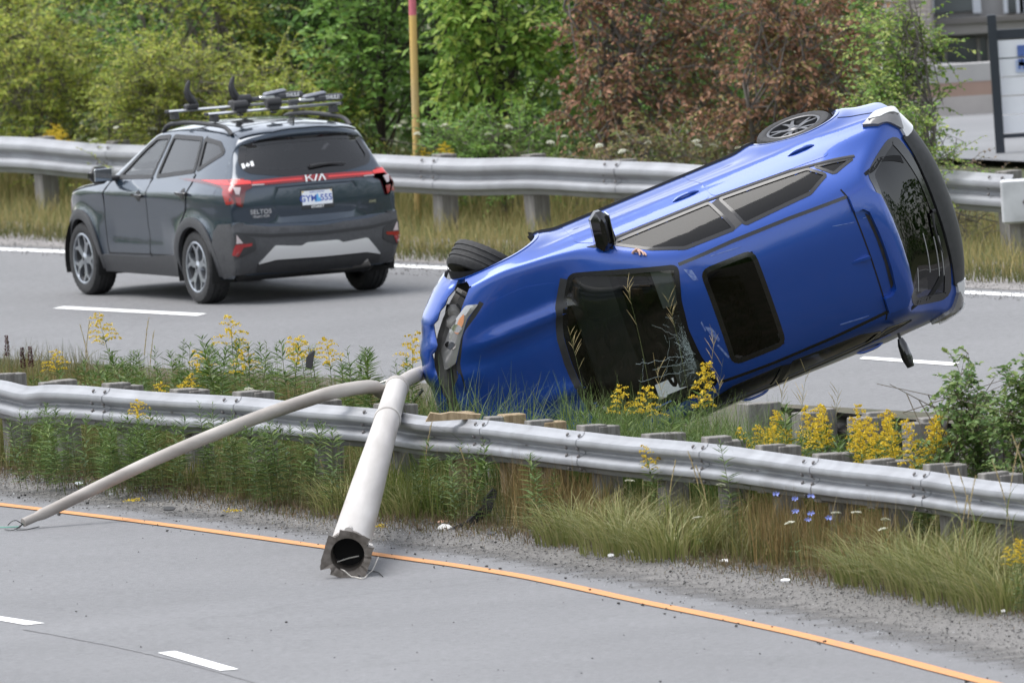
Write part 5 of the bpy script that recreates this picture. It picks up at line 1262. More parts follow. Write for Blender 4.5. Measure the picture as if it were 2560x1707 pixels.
def stuff(name, V, F, m, label, cat):
    return tag(obj(name, V, F, m), label, cat, kind='stuff')

GREEN = [(.035, .065, .014), (.07, .11, .022), (.11, .15, .03), (.16, .17, .045)]
G_FRESH = leafmat('fresh_grass', [(.07, .11, .02), (.12, .165, .03), (.17, .20, .045), (.24, .24, .08)], .5, .3)
G_MIX = leafmat('mixed_grass', [(.05, .075, .018), (.09, .11, .03), (.15, .135, .05), (.10, .085, .035)], .6, .3)
G_BROWN = leafmat('brown_grass', [(.132, .102, .042), (.204, .144, .060), (.264, .180, .072), (.120, .120, .036)], .7, .25)
G_DRY = leafmat('dry_verge_grass', [(.276, .230, .092), (.368, .299, .127), (.196, .196, .069), (.138, .161, .052)], .7, .25)
G_LEAF = leafmat('weed_leaf', [(.053, .098, .024), (.083, .143, .033), (.120, .188, .045), (.180, .225, .060)], .5, .3)
M_STEM = mat('green_stem', (.11, .13, .04), .7, var=.3, scale=9); M_STEMB = mat('brown_stem', (.17, .13, .07), .8, var=.3, scale=9)
M_STRAW = leafmat('straw', [(.42, .33, .16), (.52, .42, .22), (.36, .30, .15)], .7, .2)
M_GOLD = leafmat('goldenrod_yellow', [(.56, .38, .02), (.70, .50, .03), (.76, .58, .06), (.42, .34, .04)], .7, .2)
M_GOLDD = leafmat('goldenrod_dull', [(.42, .30, .05), (.55, .38, .05), (.35, .28, .07)], .7, .2)
M_LACE = leafmat('lace_white', [(.62, .62, .50), (.75, .75, .66), (.55, .56, .40)], .7, .2)

# ---- median grass, between the gravel and the far carriageway
def med_pt(n, x0, x1, a, b):
    """random ground points: photo column in x0..x1, depth behind the gravel edge a..b metres"""
    px = vr(x0, x1, n); dd = np.array([dSHO(x) for x in px])+vr(a, b, n)
    P = np.array([tuple(at_depth(x, 900, y)) for x, y in zip(px, dd)]); P[:, 2] = .03; return P, px
P, px = med_pt(66000, -420, 2980, .15, 13); n = len(P)
V, F = blades(P, vr(.10, .30, n)*(1+.35*np.sin(px*.011)), vr(.1, .6, n), vr(.004, .008, n), seg=2)
stuff('median_grass', V, F, G_MIX, 'low mixed green grass covering the median', 'grass')
# fringe at the gravel edge
P, px = med_pt(15000, -80, 2640, 0, 1); _o = .5-np.abs(nrng.normal(0, .8, len(P))); P = np.array([tuple(at_depth(x, 900, dSHO(x)+o)) for x, o in zip(px, _o)]); P[:, 2] = .02; n = len(P)
V, F = blades(P, vr(.02, .12, n)*np.clip(1.0+_o*.5, .25, 1.2), vr(.2, .8, n), vr(.004, .008, n), seg=2); stuff('edge_grass', V, F, leafmat('edge_grass', [(.13, .085, .05), (.17, .12, .07), (.09, .10, .03), (.20, .15, .09)], .7, .2), 'short reddish brown grass creeping over the gravel edge', 'grass')
# clumped stands in front of the rail
def clumps(nc, per, x0, x1, a, b, h0, h1, lean, w0, w1, seg=4):
    C, cpx = med_pt(nc, x0, x1, a, b); hc = vr(h0, h1, nc); azc = vr(0, 6.28, nc)
    i = np.repeat(np.arange(nc), per); n = len(i); P = C[i]+np.stack([nrng.normal(0, .05, n), nrng.normal(0, .12, n), np.zeros(n)], 1)
    return blades(P, hc[i]*vr(.5, 1.1, n), np.abs(nrng.normal(0, lean, n)), vr(w0, w1, n), az=azc[i]+nrng.normal(0, 1.1, n), curl=1.1, seg=seg)
G_OLIVE = leafmat('olive_grass', [(.115, .132, .034), (.172, .172, .052), (.230, .201, .075), (.092, .115, .029), (.299, .241, .115)], .6, .3)
for (x0, x1, nc, per, h0, h1, ln, m, lab) in ((1262, 1500, 150, 20, .32, .60, .28, G_BROWN, 'brown grass stand below the guardrail beside the black trim piece'), (1830, 2200, 230, 22, .30, .58, .28, G_BROWN, 'brown grass stand under the guardrail around the blue chicory'), (1830, 2200, 90, 14, .25, .45, .4, G_OLIVE, 'olive weeds mixed into the brown stand under the chicory'), (880, 1118, 120, 20, .25, .48, .45, G_FRESH, 'green grass stand right of the toppled pole shaft'),
                                 (-40, 900, 330, 18, .18, .40, .4, G_OLIVE, 'olive grass stand below the guardrail left of the pole'), (-40, 900, 160, 14, .10, .26, .7, G_LEAF, 'low broad-leaved weeds below the guardrail left of the pole'), (1480, 1880, 160, 18, .28, .50, .45, G_OLIVE, 'mixed grass stand under the guardrail between the pale tufts'), (2180, 2640, 190, 20, .28, .52, .5, G_OLIVE, 'tall olive grass stand under the guardrail at the right')):
    V, F = clumps(nc, per, x0, x1, .35, 4.0, h0, h1, ln, .0045, .010); stuff('grass_stand', V, F, m, lab, 'grass')
# dead stems leaning through all of it
V, F = clumps(260, 4, -40, 2640, .3, 4.0, .35, .65, .35, .0025, .005); stuff('dead_stems', V, F, M_STRAW, 'thin dead straw stems leaning in the grass before the guardrail', 'grass')
# back of the median, left of the car
def back_clumps(nc, per, x0, x1, a, b, h0, h1, lean, w0, w1):
    cp = vr(x0, x1, nc); C = np.array([tuple(med_at(x, o)) for x, o in zip(cp, vr(a, b, nc))]); hc = vr(h0, h1, nc); azc = vr(0, 6.28, nc); i = np.repeat(np.arange(nc), per); n = len(i)
    P = C[i]+np.stack([nrng.normal(0, .05, n), nrng.normal(0, .12, n), np.zeros(n)], 1); return blades(P, hc[i]*vr(.5, 1.1, n), np.abs(nrng.normal(0, lean, n)), vr(w0, w1, n), az=azc[i]+nrng.normal(0, 1.1, n), curl=1.1, seg=4)
def med_at(px, off):
    y = dNR(px)+off; p = at_depth(px, 900, y); p.z = .04; return p
V, F = back_clumps(420, 18, -60, 1060, .8, 9.0, .30, .55, .3, .005, .010); stuff('grass_stand', V, F, G_OLIVE, 'thick olive grass on the median behind the guardrail, left of the car', 'grass')
V, F = back_clumps(200, 16, -60, 1060, 6.5, 9.5, .30, .50, .15, .003, .005); stuff('grass_stand', V, F, G_BROWN, 'thin reddish brown grass along the far edge of the median at the left', 'grass')
V, F = back_clumps(240, 14, -60, 1060, .8, 8.0, .15, .40, .6, .012, .022); stuff('weed_cover', V, F, G_LEAF, 'broad green weed leaves on the median behind the guardrail at the left', 'weeds')
V, F = back_clumps(260, 16, 1780, 2640, .6, 4.5, .25, .50, .4, .006, .012); stuff('grass_stand', V, F, G_FRESH, 'green grass around the goldenrod clump behind the guardrail', 'grass')
# arching pale-green tussocks at the gravel edge
G_TUS = leafmat('tussock_grass', [(.12, .15, .04), (.18, .20, .06), (.25, .25, .09), (.33, .30, .14)], .5, .3)
def tussock(px, py, h, n, spread, m, lab):
    g = gp(px, py); az = vr(0, 6.283, n); r = vr(0, 1, n)**.7*spread*.35
    P = np.stack([g.x+np.cos(az)*r, g.y+np.sin(az)*r*1.6, np.full(n, .02)], 1)
    hh = h*vr(.55, 1.15, n); V, F = blades(P, hh, vr(.45, 1.3, n), vr(.005, .011, n), az=az+vr(-.5, .5, n), curl=1.1, seg=5)
    o = obj('grass_tussock', V-np.array([g.x, g.y, 0]), F, m, loc=(g.x, g.y, 0)); tag(o, lab, 'grass tuft', 'arching grass tussocks along the gravel')
for a in ((1440, 1362, .50, 420, .9, 'pale arching tussock just right of the brown grass stand'), (1560, 1385, .55, 460, 1.0, 'pale arching tussock, second right of the brown grass stand'), (1680, 1400, .55, 420, 1.0, 'pale arching tussock left of the tall pointed goldenrod spike'),
          (2190, 1462, .50, 420, 1.0, 'arching tussock at the gravel edge right of the chicory'), (2300, 1482, .62, 500, 1.1, 'large arching tussock below the pale seed heads at the right'), (2420, 1505, .66, 520, 1.2, 'large arching tussock, second from the right edge'), (2520, 1530, .60, 480, 1.1, 'arching tussock at the right edge of the picture'),
          (870, 1290, .42, 260, .8, 'small arching tussock left of the toppled pole shaft'), (1020, 1300, .40, 260, .8, 'small arching tussock right of the toppled pole shaft')): tussock(*a[:5], G_TUS, a[5])
# long grass round the wrecked car
def med_at(px, off): 
    y = dNR(px)+off; p = at_depth(px, 900, y); p.z = .04; return p
nn = 4200; px_ = np.concatenate([vr(1385, 1960, nn), vr(1000, 1330, 700)]); nn = len(px_)
P = np.array([tuple(med_at(x, o)) for x, o in zip(px_, vr(.7, 3.6, nn))]); V, F = blades(P, vr(.5, 1.08, nn), vr(.1, .7, nn), vr(.006, .011, nn), curl=1.2, seg=4)
stuff('grass_stand', V, F, leafmat('lush_grass', [(.06, .11, .025), (.09, .15, .035), (.13, .19, .05), (.17, .20, .07)], .5, .3), 'lush long grass growing up against the overturned car', 'grass')

# ---- far verge
def far_pt(n, x0, x1, a, b):
    px = vr(x0, x1, n); dd = np.array([dFR(x) for x in px])+vr(a, b, n); P = np.array([tuple(at_depth(x, 500, y)) for x, y in zip(px, dd)]); P[:, 2] = .01; return P
n = 26000; P = far_pt(n, -60, 2640, -3.6, 5.0); V, F = blades(P, vr(.08, .34, n), vr(.1, .6, n), vr(.004, .009, n), seg=2); stuff('verge_grass', V, F, G_DRY, 'dry yellowish grass on the far verge under the guardrail', 'grass')
n = 9000; P = far_pt(n, -60, 2640, -4.4, -2.2); V, F = blades(P, vr(.05, .16, n), vr(.2, .8, n), vr(.005, .010, n), seg=2); stuff('verge_grass', V, F, G_MIX, 'low green weeds where the far verge meets the shoulder', 'grass')
n = 6000; P = far_pt(n, -60, 2200, 1.0, 6.0); V, F = blades(P, vr(.35, .85, n), vr(.05, .4, n), vr(.004, .008, n), seg=3); stuff('verge_grass', V, F, G_DRY, 'tall dry grass standing behind the far guardrail', 'grass')

# ---- goldenrod and other weeds
def tube_np(pts, r, n=4): b = MB().tube(pts, r, n); return b
def weed(seed, flower, Hh=1.0, leafL=.085, nl=46, dull=False, t0=.74, wide=.16):
    """returns meshes stem, foliage, flower head (or None) for a plant Hh tall"""
    R = np.random.default_rng(seed); lean = R.normal(0, .05, 2)
    f = lambda t: np.array([lean[0]*t*t*Hh, lean[1]*t*t*Hh, t*Hh])
    st = MB().tube([tuple(f(t)) for t in np.linspace(0, 1 if not flower else .93, 7)], [.0045, .0042, .004, .0036, .003, .0024, .0014], 5).mesh('stem', True); st.materials.append(M_STEM)
    t = np.sort(R.uniform(.10, .80 if flower else .99, nl)); az = np.arange(nl)*2.4+R.normal(0, .3, nl)
    B_ = np.array([f(q) for q in t]); up = .55-.5*(1-t)+.35*(t > .85)
    D = np.stack([np.cos(az), np.sin(az), up], 1); N = np.stack([-np.cos(az)*.5, -np.sin(az)*.5, np.ones(nl)], 1)
    L = leafL*(.75+.5*np.sin(t*3.0))*R.uniform(.8, 1.2, nl)*(1-.35*(t > .9)); V, F = leaves(B_, D, N, L, L*.17, .1)
    fo = mesh_np('foliage', V, F); fo.materials.append(G_LEAF); fl = None
    if flower:
        VV = []; FF = []; c = 0; nb = int(R.integers(11, 17)*(1 if t0 > .7 else 1.6))
        for k in range(nb):
            tb = t0+(1-t0)*(k+.5)/nb; a = k*2.4+R.normal(0, .3); Lb = (wide*(1-(tb-t0)/(1.15*(1-t0)))+.03)*R.uniform(.75, 1.2)*min(1, Hh)
            b0 = f(tb); d = np.array([math.cos(a), math.sin(a), 0])
            for j in range(int(16+Lb*230)):
                u = R.uniform(.12, 1); q = b0+d*Lb*u+np.array([0, 0, Lb*(.75*u-.62*u*u)])+R.normal(0, .006, 3)
                s_ = R.uniform(.0042, .0085); e1 = unit(R.normal(0, 1, 3))*s_; e2 = unit(np.cross(e1, R.normal(0, 1, 3)))*s_
                VV += [q-e1, q+e2, q+e1, q-e2]; FF.append((c, c+1, c+2, c+3)); c += 4
        fl = mesh_np('flower_head', np.array(VV), np.array(FF)); fl.materials.append(M_GOLDD if dull else M_GOLD)
    return st, fo, fl
GOLD = [weed(10+k, True) for k in range(5)]; LEAFY = [weed(30+k, False, nl=70, leafL=.105+.02*(k % 3)) for k in range(5)]; SPIRE = [weed(70+k, True, t0=.60+.04*k, wide=.085, nl=60, leafL=.10) for k in range(4)]; GDULL = [weed(50+k, True, dull=True) for k in range(2)]
wr = random.Random(21)
def plant(kind, name, px, py, y, label, cat, group, parts=None, rz=None):
    """plant whose top is seen at (px, py), rooted at depth y"""
    t = at_depth(px, py, y); h = t.z-.03
    if h < .08: return None
    e = thing(name, label, cat, (t.x, t.y, .03), group); e.rotation_euler = (wr.gauss(0, .09), wr.gauss(0, .09), wr.uniform(0, 6.28) if rz is None else rz)
    e.scale = (max(h, .55)**.7, max(h, .55)**.7, h)
    for nm, me in zip(('stem', 'foliage', 'flower_head'), kind):
        if me is not None:
            q = link(nm, me, None, e)
            if nm != 'stem': q['kind'] = 'stuff'
    return e
# bright clump behind the rail at the right
for k in range(38):
    px = wr.uniform(1830, 2350); env = np.interp(px, [1830, 1900, 1935, 1990, 2040, 2130, 2200, 2260, 2350], [1110, 1075, 1015, 1085, 1020, 1012, 1050, 1005, 1060])
    py = env-8+abs(wr.gauss(0, 1))*40; plant(wr.choice(SPIRE), 'goldenrod', px, min(py, 1120), dNR(px)+wr.uniform(.7, 3.4), 'goldenrod of the dense yellow clump behind the rail, ' + ('left end' if px < 1990 else 'middle' if px < 2180 else 'right end'), 'goldenrod', 'goldenrod clump ' + ('left end' if px < 1990 else 'middle' if px < 2180 else 'right end'))
for px, py, off, lab in ((1708, 908, 3.0, 'single tall goldenrod in front of the car roof'), (1563, 962, 2.4, 'goldenrod in front of the windscreen'), (1545, 965, 2.5, 'goldenrod just left of the one before the windscreen'), (1640, 1110, -.35, 'low goldenrod against the guardrail below the car'), (1600, 1112, -.4, 'low goldenrod left of its twin against the guardrail below the car'),
                         (2550, 1345, -3.0, 'goldenrod at the right edge of the picture'), (2535, 1365, -3.2, 'low goldenrod near the right edge of the picture'),
                         (282, 785, 5.5, 'tall lone goldenrod at the left against the road'), (585, 778, 5.0, 'tallest goldenrod left of the pole'), (515, 872, 4.2, 'goldenrod left below the tallest one'), (630, 868, 4.4, 'goldenrod right below the tallest one'), (728, 846, 5.0, 'goldenrod left of the black shard'), (825, 845, 5.2, 'goldenrod right of the black shard'), (760, 838, 5.6, 'slender goldenrod beside the black shard'),
                         (1012, 832, 4.0, 'goldenrod close to the car nose'), (140, 875, 4.6, 'goldenrod near the left edge'), (335, 995, -.5, 'small goldenrod before the guardrail at the left'), (384, 958, 1.4, 'small goldenrod above the guardrail at the left'), (462, 958, 1.6, 'small goldenrod right of a post at the left'), (490, 935, 3.0, 'dull goldenrod half open left of the pole'), (640, 1030, .4, 'small goldenrod above the guardrail left of the pole arm')):
    plant(wr.choice(SPIRE if px > 1600 else GOLD), 'goldenrod', px, py, dNR(px)+off, lab, 'goldenrod', None)
for k in range(30):
    px = wr.uniform(1830, 2360); plant(wr.choice(LEAFY), 'weed_stalk', px, wr.uniform(1050, 1115), dNR(px)+wr.uniform(.6, 3.0), 'leafy green weed stalk among the dense goldenrod clump', 'weed', 'weed stalks in the goldenrod clump')
p = plant(LEAFY[0], 'weed_stalk', 1826, 1100, dNR(1826)-.9, 'dense pointed weed spike standing before the guardrail', 'weed', None)
# leafy stalks
_cl = [wr.uniform(-20, 880) for _ in range(22)]
for k in range(84):
    px = wr.choice(_cl)+wr.gauss(0, 55); py = np.interp(px, [0, 120, 250, 420, 520, 700, 860], [1010, 1000, 1030, 1020, 1000, 1040, 1060])+abs(wr.gauss(0, 1))*38
    plant(wr.choice(LEAFY), 'weed_stalk', px, py, dNR(px)-wr.uniform(.4, 2.2), 'dark green leafy weed stalk before the guardrail, ' + ('near the left edge' if px < 290 else 'midway between left edge and pole' if px < 580 else 'just left of the pole shaft'), 'weed', 'leafy stalks before the rail, ' + ('left edge' if px < 290 else 'middle' if px < 580 else 'by the shaft'))
for k in range(90):
    px = wr.uniform(60, 1060); py = np.interp(px, [60, 250, 430, 560, 760, 900, 1060], [930, 880, 850, 830, 850, 860, 900])+abs(wr.gauss(0, 1))*40
    plant(wr.choice(LEAFY), 'weed_stalk', px, py, dNR(px)+wr.uniform(2.0, 7.5), 'pale green weed stalk on the median behind the guardrail, ' + ('below the SUV front' if px < 400 else 'below the SUV tail' if px < 740 else 'near the car nose'), 'weed', 'weed stalks on the median, ' + ('below SUV front' if px < 400 else 'below SUV tail' if px < 740 else 'near car nose'))
for k in range(16):
    px = wr.uniform(880, 1380); py = wr.uniform(1090, 1180); plant(wr.choice(LEAFY), 'weed_stalk', px, py, dNR(px)-wr.uniform(.3, 1.6), 'leafy weed stalk before the guardrail between pole and brown grass', 'weed', 'weed stalks right of the pole')
for k in range(14):
    px = wr.uniform(1180, 1960); py = wr.uniform(1000, 1060); plant(wr.choice(LEAFY), 'weed_stalk', px, py, dNR(px)+wr.uniform(.8, 2.6), 'leafy weed stalk behind the rail at the foot of the car', 'weed', 'weed stalks at the foot of the car')
for k in range(12):
    px = wr.choice((wr.uniform(1020, 1150), wr.uniform(1020, 1150), wr.uniform(1480, 1900), wr.uniform(120, 260))); py = np.interp(px, [120, 260, 1060, 1090, 1150, 1900], [300, 320, 345, 338, 360, 385])+wr.uniform(0, 25)
    plant(wr.choice(GOLD if px < 1200 else GDULL), 'goldenrod', px, py, dFR(px)+wr.uniform(.8, 1.8), 'goldenrod behind the far guardrail by the yellow pole' if 1000 < px < 1200 else ('dull goldenrod behind the far guardrail below the brown tree' if px > 1200 else 'goldenrod behind the far guardrail left of the SUV'), 'goldenrod', 'far goldenrod by the pole' if 1000 < px < 1200 else ('far dull goldenrod' if px > 1200 else 'far goldenrod at the left'))
# Queen Anne's lace
def lace(seed):
    R = np.random.default_rng(seed); st = MB().tube([(0, 0, 0), (.01, 0, .5), (.0, 0, .97)], [.0035, .003, .002], 4)
    for k in range(9):
        a = k*.7; st.tube([(0, 0, .95), (.03*math.cos(a), .03*math.sin(a), .992)], .0009, 3)
    sm = st.mesh('stem'); sm.materials.append(M_STEM); VV = []; FF = []; c = 0
    for k in range(150):
        r = .038*math.sqrt(R.uniform()); a = R.uniform(0, 6.28); q = np.array([r*math.cos(a), r*math.sin(a), .985+.020*(1-(r/.038)**2)+R.normal(0, .004)])
        s_ = R.uniform(.004, .007); e1 = unit(R.normal(0, 1, 3)*np.array([1, 1, .4]))*s_; e2 = unit(np.cross(e1, np.array([0, 0, 1])+R.normal(0, .4, 3)))*s_
        VV += [q-e1, q+e2, q+e1, q-e2]; FF.append((c, c+1, c+2, c+3)); c += 4
    um = mesh_np('flower_head', np.array(VV), np.array(FF)); um.materials.append(M_LACE)
    t = R.uniform(.1, .8, 14); az = R.uniform(0, 6.28, 14); V, F = leaves(np.stack([t*0, t*0, t], 1), np.stack([np.cos(az), np.sin(az), t*0+.4], 1), np.tile([0, 0, 1.], (14, 1)), np.full(14, .08), np.full(14, .014)); fo = mesh_np('foliage', V, F); fo.materials.append(G_LEAF)
    return sm, fo, um
LACE = [lace(k) for k in range(3)]
def lace_at(px, py, y, lab, grp): 
    e = plant(wr.choice(LACE), 'lace_flower', px, py, y, lab, 'wildflower', grp)
    if e: h = e.scale[2]; e.scale = (1.0, 1.0, h); e.rotation_euler = (wr.gauss(0, .22), wr.gauss(0, .22), wr.uniform(0, 6.28))
for k in range(36):
    px = wr.choice((wr.uniform(900, 1440), wr.uniform(1440, 1960), wr.uniform(260, 420))); py = np.interp(px, [260, 420, 900, 1150, 1400, 1960], [320, 318, 325, 300, 320, 365])+wr.uniform(-10, 42)
    lace_at(px, py, dFR(px)+wr.uniform(.6, 2.0), 'white umbel flower behind the far guardrail' + (' left of the SUV roof' if px < 500 else ' between SUV and brown tree' if px < 1440 else ' below the brown tree'), 'far white umbels %s' % ('left' if px < 500 else 'middle' if px < 1440 else 'right'))
for px, py, off, lab in ((380, 933, 1.6, 'lone white umbel flower above the guardrail at the left'), (612, 970, .9, 'white umbel flower behind the rail near the pole arm'), (655, 1070, -.3, 'white umbel flower below the pole arm'), (1772, 1206, -1.2, 'white umbel flower left of the pointed weed spike'), (1850, 1152, -.4, 'white umbel flower right of the pointed weed spike'), (2000, 1300, -2.6, 'white umbel flower below the blue chicory'), (2085, 1280, -1.5, 'white umbel flower right of the chicory'), (2130, 1279, -1.5, 'white umbel flower before the bare rail post'), (2190, 1293, -1.6, 'white umbel flower right of the bare rail post'), (2235, 1316, -2.2, 'white umbel flower above the grey rail fragment'), (1758, 1290, -2.6, 'white umbel flower low in the pale tussocks'), (1560, 1200, -1.2, 'white umbel flower above the brown grass stand')):
    lace_at(px, py, dNR(px)+off, lab, None)
# chicory
M_CHIC = mat('chicory_blue', (.30, .36, .80), .6, var=.15, scale=60)
def chicory(px, py, y, lab):
    t = at_depth(px, py, y); e = thing('chicory', lab, 'wildflower', (t.x, t.y, .03)); h = t.z-.03
    MB().tube([(wr.uniform(-.03, .03), 0, 0), (wr.uniform(-.02, .02), 0, h*.5), (0, 0, h)], [.003, .0022, .0014], 4).obj('stem', M_STEM, e)
    b = MB()
    for k in range(9):
        a = k*2*math.pi/9+wr.uniform(-.25, .25); d = Vector((math.cos(a), -.45, math.sin(a)*.45+.12)).normalized()*wr.uniform(.8, 1.2); s_ = Vector((-math.sin(a), 0, math.cos(a)))
        b.add([Vector((0, 0, h)), Vector((0, 0, h))+d*.015+s_*.0048, Vector((0, 0, h))+d*.028+s_*.003, Vector((0, 0, h))+d*.028-s_*.003, Vector((0, 0, h))+d*.015-s_*.0048], [(0, 1, 2, 3, 4)])
    b.obj('flower_head', M_CHIC, e)['kind'] = 'stuff'
for px, py, lab in ((1940, 1234, 'leftmost blue chicory flower below the guardrail'), (1988, 1246, 'blue chicory flower, second from the left in its group'), (2028, 1239, 'topmost right blue chicory flower below the guardrail'), (1988, 1277, 'blue chicory flower under the second one'), (2028, 1283, 'largest blue chicory flower in the middle of its group'), (2020, 1298, 'lowest blue chicory flower of the group'), (2072, 1294, 'rightmost small blue chicory flower')): chicory(px, py, dNR(px)-wr.uniform(1.2, 2.0), lab)
# tall grass stalks with open seed heads
def stalk(px, py, y, lab, grp=None, bend=.06, col=None, plume=False):
    t = at_depth(px, py, y); h = t.z-.03; R = random.Random(int(px*7+py)); dx = R.choice((-1, 1))*bend*h
    e = thing('grass_stalk', lab, 'grass stalk', (t.x-dx, t.y, .03), grp); f = lambda u: Vector((dx*u**2.2, 0, h*u))
    MB().tube([f(u) for u in np.linspace(0, 1, 9)], [.0028, .0027, .0026, .0024, .0022, .002, .0017, .0013, .0008], 4).obj('stem', col or M_STEM, e)
    b = MB(); L0 = min(.30, h*.35)
    for k in range(120 if plume else 9):
        u = 1-L0/h*R.uniform(0, 1); p = f(u); a = R.uniform(0, 6.28)
        if plume: d = Vector((math.cos(a)*.25, math.sin(a)*.25, 1)); L = R.uniform(.008, .02); b.tube([p+Vector((math.cos(a), math.sin(a), 0))*.004, p+d*L], [.0016, .0006], 3, False)
        else:
            d = Vector((math.cos(a)*.55, math.sin(a)*.55, 1)).normalized(); L = R.uniform(.07, .16); q = [p, p+d*L*.5, p+d*L+Vector((0, 0, -.01))]; b.tube(q, [.0011, .0028, .0008], 4, False)
    b.obj('seed_head', M_STRAW, e)['kind'] = 'stuff'
    bl = 5; az = np.array([R.uniform(0, 6.28) for _ in range(bl)]); Pb = np.array([tuple(f(R.uniform(.05, .55))) for _ in range(bl)])
    V, F = blades(Pb, np.array([R.uniform(.18, .4) for _ in range(bl)]), np.array([R.uniform(.5, 1.1) for _ in range(bl)]), np.full(bl, .007), az=az, seg=5); obj('blades', V, F, G_FRESH, e)['kind'] = 'stuff'
for px, py, off, lab in ((1567, 718, 2.6, 'tallest seeding grass stalk in front of the windscreen'), (1668, 745, 2.6, 'seeding grass stalk before the windscreen, right of the tallest'), (1425, 838, 2.4, 'leaning seeding grass stalk at the windscreen base'), (1635, 905, 2.2, 'short seeding grass stalk low before the windscreen'), (1790, 825, 2.8, 'seeding grass stalk before the roof and sunroof'), (1808, 895, 2.6, 'shorter seeding grass stalk before the roof'), (2018, 918, 3.0, 'grass stalk right of the roof against the road'), (2098, 968, 2.8, 'short grass stalk against the road behind the goldenrod'), (1960, 955, 2.8, 'thin grass stalk at the lower edge of the car')):
    stalk(px, py, dNR(px)+off, lab, bend=.10)
for px, py, off in ((2360, 1155, -1.5), (2395, 1175, -2), (2440, 1190, -1.8), (2480, 1150, -2.0), (2530, 1085, -1.2), (2548, 1110, -1.6), (2420, 1240, -2.4), (1690, 1150, -1.2), (1720, 1130, -1), (1740, 1165, -1.5), (1150, 1120, -.8), (1080, 1055, -.6), (800, 1150, -1.2)):
    stalk(px, py, dNR(px)+off, 'straw coloured seed stalk ' + ('in the tall grass at the right' if px > 2000 else 'in the pale tussocks below the car' if px > 1500 else 'before the guardrail near the toppled pole'), 'straw stalks ' + ('right' if px > 2000 else 'middle' if px > 1500 else 'pole'), bend=.14, col=M_STRAW, plume=True)
for px, py, off, lab in ((225, 800, 5.5, 'pale bushy seed stalk at the left against the road'), (200, 812, 5.5, 'thin pale seed stalk at the left'), (372, 796, 6, 'thin grass stalk right of the lone goldenrod'), (385, 830, 6, 'short thin grass stalk right of the lone goldenrod')): stalk(px, py, dNR(px)+off, lab, plume=True, bend=.1)
# dark red dock heads, far left
M_DOCK = leafmat('dock_red', [(.06, .02, .02), (.10, .03, .03), (.04, .015, .015)], .8, .1)
for px, py, lab in ((16, 842, 'leftmost dark red dock plant'), (55, 872, 'dark red dock plant, second from the left edge'), (75, 870, 'short dark red dock plant above the guardrail')):
    y = dNR(px)+2.2; t = at_depth(px, py, y); e = thing('dock_plant', lab, 'weed', (t.x, t.y, .03)); h = t.z-.03; MB().tube([(0, 0, 0), (.02, 0, h*.6), (0, 0, h)], [.005, .004, .002], 5).obj('stem', M_STEMB, e)
    n = 260; u = vr(0, 1, n); a = vr(0, 6.28, n); r = .022*(1-u*.6)*vr(.2, 1, n); Pq = np.stack([r*np.cos(a), r*np.sin(a), h-.16+.17*u], 1); V, F = leaves(Pq, np.stack([np.cos(a), np.sin(a), .5+u*0], 1), nrng.normal(0, 1, (n, 3)), np.full(n, .012), np.full(n, .009)); obj('seed_head', V, F, M_DOCK, e)['kind'] = 'stuff'

